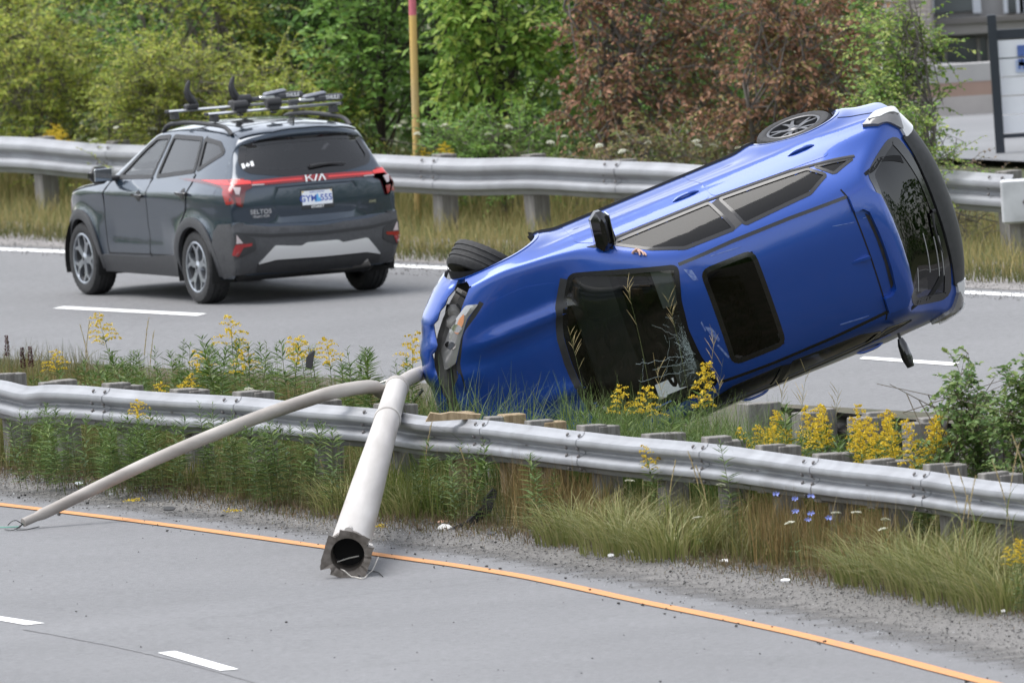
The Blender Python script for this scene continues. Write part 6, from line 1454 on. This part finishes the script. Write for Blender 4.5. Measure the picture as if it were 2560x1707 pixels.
# ================================================================== TREES AND BUSHES
BARK = mat('grey_bark', (.13, .115, .10), .9, var=.3, scale=6, bump=.5, bscale=25, stretch=(2, 2, .5)); BARKD = mat('dark_bark', (.05, .042, .035), .9, var=.3, scale=6, bump=.5, bscale=25)
def woody(name, label, cat, px0, px1, D, top_py, nbr, twigs, nleaf, leafL, asp, cols, depth=.8, bark=BARK, low=.25, droop=.0, group=None, trunk_r=.035, H=None, seed=1, fold=.25, curl=0.0, dens_low=1.0, tw_len=(.22, .48), stems=1):
    """trunk(s), limbs and twigs carrying single leaves"""
    R = np.random.default_rng(seed); R2 = random.Random(seed)
    if D > 205: D = dFR((px0+px1)/2)+(D-213.6)*.9+1.7-depth*.2
    a = at_depth(px0, 300, D); b = at_depth(px1, 300, D); cx = (a.x+b.x)/2; hw = abs(b.x-a.x)/2*(1.12 if D > 205 else 1); Ht = H or at_depth((px0+px1)/2, top_py, D).z
    e = thing(name, label, cat, (cx, D, 0), group)
    tb = MB(); tops = []
    for s_ in range(stems):
        bx = R.normal(0, .12 if stems == 1 else hw*.45); q = [Vector((bx, R.normal(0, .1), -.05))]; 
        for k in range(1, 7): q.append(Vector((bx+R.normal(0, .05)*k**.5+(R.normal(0, .05)*k if stems > 1 else 0), q[-1].y+R.normal(0, .04), Ht*.85*k/6)))
        tb.tube(q, [trunk_r*(1-.8*k/6) for k in range(7)], 8); tops.append(q)
    tb.obj('trunk', bark, e, True)
    br = MB(); LP = []; LD = []; LN = []
    for k in range(nbr):
        q = R2.choice(tops); t0 = R.uniform(.15, .95); i = min(5, int(t0*6)); s0 = q[i].lerp(q[i+1], t0*6-i)
        # limb target on an uneven shell
        th = R.uniform(0, 2*math.pi); rr = R.uniform(.45, 1.0)**.6*(1+.22*math.sin(th*3+seed)+.15*math.sin(th*7)); u = low+(1-low)*R.uniform(0, 1)**dens_low
        sh = max(.80 if D > 205 else .45, math.sin(min(1, max(.05, (u-.0)*.95+.08))*math.pi)**.45)
        T = Vector((hw*rr*math.cos(th)*sh, depth*rr*math.sin(th)*sh, Ht*u)); 
        mid = s0.lerp(T, .55)+Vector((R.normal(0, .05), R.normal(0, .05), .08+R.normal(0, .05)))
        br.tube([s0, mid, T], [trunk_r*.35, trunk_r*.22, trunk_r*.10], 5, False)
        for j in range(twigs):
            w = R.uniform(.35, 1.0); b0 = s0.lerp(mid, w*2) if w < .5 else mid.lerp(T, w*2-1)
            out = Vector((b0.x-q[3].x, b0.y-q[3].y, 0)); out = out.normalized() if out.length > 1e-3 else Vector((1, 0, 0))
            d = (out*R.uniform(.2, 1)+Vector((R.normal(0, .6), R.normal(0, .6), R.normal(.25-droop, .45)))).normalized(); L = R.uniform(*tw_len)
            e1 = b0+d*L*.5+Vector((0, 0, .02)); e2 = b0+d*L+Vector((0, 0, -.04-droop*.1)); br.tube([b0, e1, e2], [.0045, .003, .0015], 3, False)
            m = nleaf
            for l in range(m):
                u2 = (l+.6)/m; p = b0.lerp(e1, u2*2) if u2 < .5 else e1.lerp(e2, u2*2-1); sgn = 1 if l % 2 else -1
                sd = d.cross(Vector((0, 0, 1))); sd = sd.normalized() if sd.length > .01 else Vector((1, 0, 0))
                ld = (d*R.uniform(.2, .8)+sd*sgn*R.uniform(.5, 1)+Vector((0, 0, R.normal(-.1-droop, .3)))); LP.append(p); LD.append(ld); LN.append((R.normal(0, .45+curl), R.normal(-.25, .45+curl), 1))
    br.obj('branches', bark, e)['kind'] = 'stuff'
    n = len(LP); LL = leafL*R.uniform(.65, 1.25, n); V, F = leaves(np.array([tuple(p) for p in LP]), np.array([tuple(p) for p in LD]), np.array(LN), LL, LL*asp*R.uniform(.8, 1.1, n), fold)
    obj('crown', V, F, cols, e)['kind'] = 'stuff'; return n
LC_YG = leafmat('yellow_green_leaf', [(.186, .260, .034), (.298, .372, .053), (.430, .467, .074), (.242, .318, .056), (.559, .504, .112)], .5, .35)
LC_DK = leafmat('dark_green_leaf', [(.070, .151, .039), (.111, .221, .056), (.166, .304, .070), (.083, .166, .051)], .5, .3)
LC_MID = leafmat('mid_green_leaf', [(.101, .211, .041), (.157, .290, .056), (.246, .380, .078), (.122, .246, .056)], .5, .35)
LC_BR = leafmat('bright_green_leaf', [(.121, .239, .034), (.189, .325, .052), (.291, .428, .077), (.409, .478, .102)], .5, .4)
LC_RUST = leafmat('rust_leaf', [(.196, .098, .057), (.310, .161, .098), (.414, .230, .144), (.149, .086, .052), (.253, .184, .069), (.138, .172, .046)], .7, .2)
LC_BIR = leafmat('birch_leaf', [(.106, .213, .036), (.177, .301, .053), (.283, .371, .089), (.390, .425, .124)], .5, .35)
cnt = 0
cnt += woody('bush', 'yellow-green bush at the left edge behind the guardrail', 'bush', -120, 300, 214.6, 10, 90, 8, 17, .050, .48, LC_YG, seed=1, trunk_r=.02, stems=5, low=.08)
cnt += woody('bush', 'rounded yellow-green bush above the SUV roof', 'bush', 230, 640, 213.6, 95, 100, 8, 18, .046, .45, LC_YG, seed=2, trunk_r=.018, stems=6, low=.08)
cnt += woody('bush', 'yellow-green bush right of the rounded one above the roof rack', 'bush', 520, 820, 214.6, 110, 70, 8, 17, .048, .45, LC_YG, seed=3, trunk_r=.018, stems=5, low=.08)
cnt += woody('tree', 'tall yellow-green tree at the upper left corner', 'tree', -160, 330, 217.5, -40, 80, 8, 13, .070, .5, LC_YG, seed=4, H=2.9, low=.15)
cnt += woody('tree', 'mid green tree behind the rounded bush at the left', 'tree', 220, 620, 218.5, -60, 60, 7, 13, .070, .5, LC_MID, seed=5, H=3.0, low=.15)
cnt += woody('tree', 'dark green tree left of the yellow pole', 'tree', 560, 960, 219.0, -60, 70, 7, 13, .075, .55, LC_DK, seed=6, H=3.0, low=.10, bark=BARKD)
cnt += woody('tree', 'green broad-leaved tree around the yellow pole', 'tree', 760, 1160, 216.8, -60, 64, 7, 11, .085, .58, LC_MID, seed=7, H=3.0, low=.22, bark=BARKD)
cnt += woody('tree', 'dark tree between the yellow pole and the bright green one', 'tree', 980, 1360, 219.4, -60, 60, 7, 13, .080, .55, LC_DK, seed=8, H=3.0, low=.10, bark=BARKD)
cnt += woody('tree', 'bright green tree with drooping leaves left of the brown tree', 'tree', 1080, 1470, 216.2, -60, 66, 7, 11, .095, .50, LC_BR, seed=9, H=3.0, low=.30, droop=.25, bark=BARKD)
cnt += woody('tree', 'brown tree of withered leaves behind the overturned car', 'tree', 1430, 1880, 216.4, -60, 80, 8, 11, .066, .52, LC_RUST, seed=10, H=2.9, low=.16, curl=.5, fold=.45, droop=.2, stems=3)
cnt += woody('tree', 'brown withered tree nearest the stone pier', 'tree', 1780, 2240, 216.0, -20, 80, 8, 11, .066, .52, LC_RUST, seed=11, H=2.5, low=.14, curl=.5, fold=.45, droop=.2, stems=3)
cnt += woody('tree', 'green tree showing between the brown trees', 'tree', 1480, 2060, 219.0, -40, 60, 7, 12, .075, .5, LC_MID, seed=12, H=2.8, low=.05, stems=2)
cnt += woody('tree', 'slender light green birch in front of the stone pier', 'tree', 2110, 2360, 213.6, -40, 70, 7, 14, .050, .62, LC_BIR, seed=13, H=2.6, low=.10, depth=.6, trunk_r=.025)
cnt += woody('bush', 'low green bush spilling over the far guardrail by the car tail', 'bush', 2230, 2390, 211.5, 250, 18, 6, 13, .048, .6, LC_BIR, seed=14, low=.15, depth=.4, trunk_r=.012, stems=3)
cnt += woody('bush', 'small reddish bush at the edge of the car park', 'bush', 2385, 2450, 212.2, 385, 9, 4, 10, .035, .5, leafmat('reddish_leaf', [(.20, .13, .09), (.26, .18, .12), (.14, .14, .05)], .7, .2), seed=15, low=.1, depth=.4, trunk_r=.008, stems=4)
cnt += woody('bush', 'yellow-green bush in front of the dark tree, left of the yellow pole', 'bush', 640, 900, 214.8, 190, 60, 7, 16, .050, .46, LC_YG, seed=21, trunk_r=.016, stems=5, low=.05)
cnt += woody('bush', 'low green undergrowth right of the yellow pole', 'bush', 1040, 1420, 214.4, 290, 44, 6, 14, .060, .48, LC_MID, seed=22, trunk_r=.014, stems=6, low=.05)
cnt += woody('bush', 'low mixed undergrowth at the foot of the brown trees', 'bush', 1420, 2000, 214.2, 300, 44, 6, 13, .055, .48, leafmat('mixed_undergrowth', [(.10, .14, .03), (.18, .20, .05), (.24, .17, .08), (.14, .10, .05)], .6, .3), seed=23, trunk_r=.014, stems=7, low=.05)
cnt += woody('tree', 'yellowish green tree between the left corner tree and the dark tree', 'tree', 330, 700, 217.0, -50, 70, 7, 14, .062, .5, LC_YG, seed=24, H=2.9, low=.2)
# alder shrub in the median, right
cnt += woody('shrub', 'green alder shrub right of the goldenrod, left of its twin', 'shrub', 2300, 2440, dNR(2370)+2.0, 875, 40, 7, 12, .052, .62, leafmat('alder_leaf', [(.063, .126, .035), (.105, .182, .049), (.168, .252, .070), (.238, .294, .098)], .45, .3), seed=16, low=.02, depth=.45, trunk_r=.012, stems=5, bark=mat('shrub_bark', (.10, .08, .05), .9), tw_len=(.12, .28))
cnt += woody('shrub', 'green alder shrub at the right edge of the median', 'shrub', 2430, 2630, dNR(2530)+1.8, 905, 50, 7, 12, .052, .62, MATS['alder_leaf'], seed=17, low=.02, depth=.5, trunk_r=.012, stems=5, bark=MATS['shrub_bark'], tw_len=(.12, .28))
# dense wood behind, one dark mass
n = 30000; px = vr(-160, 2210, n); D = np.array([dFR(x) for x in px])+vr(8.5, 12.5, n); P = np.array([tuple(at_depth(x, 300, d)) for x, d in zip(px, D)]); P[:, 2] = vr(0, 3.6, n)
LL = vr(.08, .14, n); V, F = leaves(P, nrng.normal(0, 1, (n, 3)), nrng.normal(0, .7, (n, 3))+np.array([0, -.5, .6]), LL, LL*.6); stuff('woodland', V, F, leafmat('woodland_leaf', [(.060, .128, .033), (.099, .181, .046), (.149, .232, .066)], .6, .2), 'dark dense woodland filling the background behind the trees', 'woodland')
# unseen woods added along the road for the cars' paint to mirror
for lab, x0, x1, y0, y1 in (('tall woodland far off along the left roadside', -34, -24, 60, 250), ('tall woodland far off along the right roadside', 26, 38, 40, 195)):
    n = 26000; _y = vr(y0, y1, n); P = np.stack([vr(x0, x1, n), _y, vr(0, 1, n)*(6.0+1.8*np.sin(_y*.35)+.8*np.sin(_y*1.3))], 1); LL = vr(.25, .55, n)
    V, F = leaves(P, nrng.normal(0, 1, (n, 3)), nrng.normal(0, .8, (n, 3)), LL, LL*.8); stuff('woodland', V, F, MATS['woodland_leaf'], lab, 'woodland')
print('leaves', cnt)

# ================================================================== GRAVEL, STONES AND DEBRIS
oct_v = np.array([(1, 0, 0), (-1, 0, 0), (0, 1, 0), (0, -1, 0), (0, 0, 1), (0, 0, -1)], float); oct_f = np.array([(0, 2, 4), (2, 1, 4), (1, 3, 4), (3, 0, 4), (2, 0, 5), (1, 2, 5), (3, 1, 5), (0, 3, 5)])
def stones(name, n, pts, s0, s1, m, lab, cat):
    sc = (s0*(s1/s0)**(nrng.uniform(0, 1, n)**2.2))[:, None, None]; rot = nrng.normal(0, 1, (n, 3, 3)); q, _ = np.linalg.qr(rot)
    V = (oct_v[None]*nrng.uniform(.6, 1.2, (n, 6, 1))) @ q; V *= sc*np.array([1, 1, .6]); V += pts[:, None, :]
    F = (oct_f[None]+(np.arange(n)*6)[:, None, None]).reshape(-1, 3); stuff(name, V.reshape(-1, 3), F, m, lab, cat)
def sho_pts(n, a, b, pw=1.0):
    px = vr(-60, 2640, n); y0 = np.array([depth_line_Y(x) for x in px]); y1 = np.array([dSHO(x) for x in px]); t = a+(b-a)*nrng.uniform(0, 1, n)**pw
    d = y0+(y1-y0)*t; P = np.array([tuple(at_depth(x, 1200, y)) for x, y in zip(px, d)]); P[:, 2] = .012+.03*np.clip(t, 0, 1)**2; return P
depth_line_Y = depth_line(YEL)
M_ST = leafmat('gravel_stone', [(.14, .137, .133), (.19, .185, .18), (.26, .255, .245), (.16, .155, .15), (.11, .108, .105)], .9, 0)
stones('gravel', 15000, sho_pts(15000, .12, 1.12, .6), .004, .015, M_ST, 'loose grey gravel scattered on the near shoulder', 'gravel')
stones('dark_chips', 260, sho_pts(260, -.25, 1.0), .006, .022, leafmat('dark_chip', [(.02, .02, .02), (.05, .048, .045), (.035, .033, .03)], .8, 0), 'dark broken chips lying on the shoulder and the orange line', 'debris')
n = 90; px = vr(0, 2560, n); py = np.array([np.interp(x, [0, 900, 2440], [1270, 1390, 1700]) for x in px])+vr(10, 300, n); Pn = np.array([tuple(gp(a, b_, .006)) for a, b_ in zip(px, py)]); stones('dark_chips', n, Pn, .005, .018, MATS['dark_chip'], 'few dark chips strewn over the near lanes', 'debris')
n = 80; stones('glass_crumbs', n, sho_pts(n, .1, 1.0), .004, .011, mat('pale_crumb', (.75, .76, .76), .4), 'small white crumbs of lamp glass on the gravel', 'debris')
n = 9000; px = vr(-40, 2600, n); dd = np.array([dFR(x) for x in px])-vr(3.8, 6.6, n); Pn = np.array([tuple(at_depth(x, 500, y)) for x, y in zip(px, dd)]); Pn[:, 2] = .008; stones('gravel', n, Pn, .003, .012, M_ST, 'fine gravel along the far shoulder', 'gravel')
def sheet_piece(name, pts, th, m, lab, cat, zs=None):
    """small bent plate through photo points at given heights: list of (px, py, z)"""
    P = [gp(x, y, z) if zs is None else at_depth(x, y, zs+.1*(i//2)) for i, (x, y, z) in enumerate(pts)]; O = Vector((P[0].x, P[0].y, 0)); n = len(P)//2; V = [p-O for p in P]; V2 = [v+Vector((0, .004+th, th)) for v in V]
    F = []; 
    for i in range(n-1): F += [(2*i, 2*i+1, 2*i+3, 2*i+2), (2*n+2*i, 2*n+2*i+2, 2*n+2*i+3, 2*n+2*i+1), (2*i, 2*i+2, 2*n+2*i+2, 2*n+2*i), (2*i+1, 2*n+2*i+1, 2*n+2*i+3, 2*i+3)]
    F += [(0, 2*n, 2*n+1, 1), (2*n-2, 2*n-1, 4*n-1, 4*n-2)]
    return tag(MB().add(V+V2, F).obj(name, m, None, False, O), lab, cat)
M_BLKD = mat('dull_black_plastic', (.010, .010, .011), .7, spec=.25)
sheet_piece('plastic_trim', [(1130, 1322, .01), (1152, 1328, .005), (1165, 1306, .05), (1182, 1314, .03), (1205, 1270, .13), (1226, 1282, .09), (1208, 1250, .17), (1236, 1258, .14), (1232, 1222, .25), (1243, 1232, .22)], .012, M_BLKD, 'bent black plastic trim piece lying between gravel and brown grass', 'debris', zs=gp(1145, 1330).y)
sheet_piece('plastic_shard', [(764, 918, .30), (780, 922, .30), (766, 896, .40), (784, 900, .40), (774, 884, .46), (787, 878, .48)], .01, M_BLKD, 'black plastic shard standing upright in the weeds left of the pole', 'debris', zs=dNR(775)+3.2)
sheet_piece('metal_strip', [(946, 958, .55), (952, 964, .53), (975, 948, .58), (980, 953, .56), (1008, 938, .62), (1010, 944, .60)], .008, mat('bright_strip', (.62, .62, .60), .4, .5), 'pale metal strip pointing at the car nose behind the guardrail', 'debris')
sheet_piece('rail_fragment', [(1132, 1168, .20), (1140, 1186, .14), (1190, 1172, .20), (1195, 1192, .14), (1240, 1176, .20), (1250, 1196, .14)], .01, M_GALV, 'galvanised strip lying in the grass under the guardrail below the car', 'debris')
sheet_piece('rail_fragment', [(2180, 1300, .22), (2190, 1330, .12), (2250, 1294, .24), (2262, 1326, .14), (2320, 1312, .20), (2330, 1332, .12), (2362, 1314, .20), (2366, 1334, .12)], .01, mat('grey_fragment', (.34, .34, .35), .5, .5, var=.2, scale=6), 'curved grey metal fragment in the grass under the guardrail at the right', 'debris')
# stub of a broken roadside post, black with white flecks
q = gp(786, 1262); root = thing('post_stub', 'black stub of a broken post flecked white at the grass edge', 'post', (q.x, q.y, 0))
b = MB(); b.lathe([(0, -.05), (.055, -.05), (.056, .10), (.05, .155), (.03, .172), (0, .165)], 14, 'z'); b.obj('stub', mat('charred_wood', (.02, .018, .018), .8, col2=(.006, .006, .006), scale=14, bump=.6, bscale=20), root, True)
b = MB()
for k in range(26):
    a = wr.uniform(0, 6.28); z = wr.uniform(.05, .165); r = .057; d = Vector((math.cos(a), math.sin(a), 0)); s_ = Vector((-d.y, d.x, 0)); c = d*r+Vector((0, 0, z)); b.add([c-s_*.003, c+s_*.003, c+s_*.002+Vector((0, 0, wr.uniform(.01, .04))), c-s_*.002+Vector((0, 0, .01))], [(0, 1, 2, 3)])
b.obj('paint_flecks', mat('white_fleck', (.75, .75, .75), .7), root)
# splintered timber lumps by the pole
for pts, lab in (((1062, 1030, 1130, 1018, .10), 'pale splintered timber lump on the guardrail left of the car'), ):
    a = gp(pts[0], pts[1], .83); c = gp(pts[2], pts[3], .86); R = random.Random(3)
    root_o = MB(); d = (c-a); root_o.prism([(0, 0), (.42, .0), (.43, .03), (.33, .042), (.20, .062), (.12, .05), (.04, .066)], .13, Matrix.Rotation(rad(90), 4, 'X'))
    o = root_o.obj('timber_lump', M_WOODN, None, False, (a.x, a.y+.35, .74)); tag(o, lab, 'debris')
# flat scraps on the gravel
SCR = [(197, 1222, 26, 14, (.70, .74, .76), 'white plastic scrap at the gravel edge, far left'), (150, 1192, 22, 12, (.30, .16, .09), 'brown bark scrap at the grass edge, far left'), (278, 1247, 12, 8, (.8, .8, .8), 'tiny white scrap below the left pole arm'), (425, 1283, 34, 8, (.02, .02, .02), 'thin black strip on the gravel left of the pole base'), (1105, 1318, 30, 10, (.42, .25, .16), 'reddish chip beside the black trim piece'), (1112, 1330, 44, 5, (.55, .55, .53), 'pale sliver in front of the black trim piece'), (1580, 1392, 34, 5, (.5, .5, .5), 'grey sliver on the gravel below the brown grass'), (1528, 1400, 20, 5, (.7, .7, .7), 'white sliver on the gravel below the brown grass'),
       (1812, 1415, 28, 9, (.8, .8, .8), 'white scrap on the gravel below the pointed weed'), (1905, 1433, 40, 9, (.02, .02, .02), 'black scrap on the gravel under the chicory'), (1965, 1463, 24, 8, (.78, .78, .78), 'white scrap right of the black scrap under the chicory'), (2305, 1497, 30, 9, (.02, .02, .02), 'black scrap at the edge of the large tussock'), (2510, 1540, 20, 6, (.75, .75, .75), 'white scrap near the right edge'), (1230, 1345, 26, 6, (.03, .03, .03), 'black sliver right of the trim piece')]
for px, py, w_, h_, c_, lab in SCR:
    g = gp(px, py); W_ = w_/318; R = random.Random(px); n = 7; pl = []
    for k in range(n):
        a = 2*math.pi*k/n; r = R.uniform(.7, 1.1); pl.append((W_*.5*r*math.cos(a), W_*.45*r*math.sin(a)))
    M4 = Matrix.Rotation(R.uniform(.12, .4), 4, 'X'); o = MB().prism(pl, .008, M4).obj('scrap', mat('scrap_%d%d%d' % tuple(int(v*99) for v in c_), c_, .6), None, False, (g.x, g.y, .03+h_/1200)); tag(o, lab, 'debris')
for px, py, lab in ((330, 1259, 'yellow blossom on the gravel below the left pole arm'), (488, 1239, 'yellow blossom by the grass edge left of the pole'), (583, 1254, 'upper yellow blossom left of the pole base'), (581, 1286, 'lower yellow blossom left of the pole base'), (951, 1325, 'yellow blossom right of the pole shaft')):
    g = gp(px, py); VV = []; FF = []; c = 0; R = np.random.default_rng(px)
    for k in range(90):
        q = R.normal(0, 1, 3)*np.array([.035, .03, .012]); q[2] = abs(q[2])+.012; e1 = unit(R.normal(0, 1, 3))*.006; e2 = unit(np.cross(e1, R.normal(0, 1, 3)))*.006; VV += [q-e1, q+e2, q+e1, q-e2]; FF.append((c, c+1, c+2, c+3)); c += 4
    tag(obj('fallen_blossom', np.array(VV), np.array(FF), M_GOLD, loc=(g.x, g.y, .01)), lab, 'blossom')
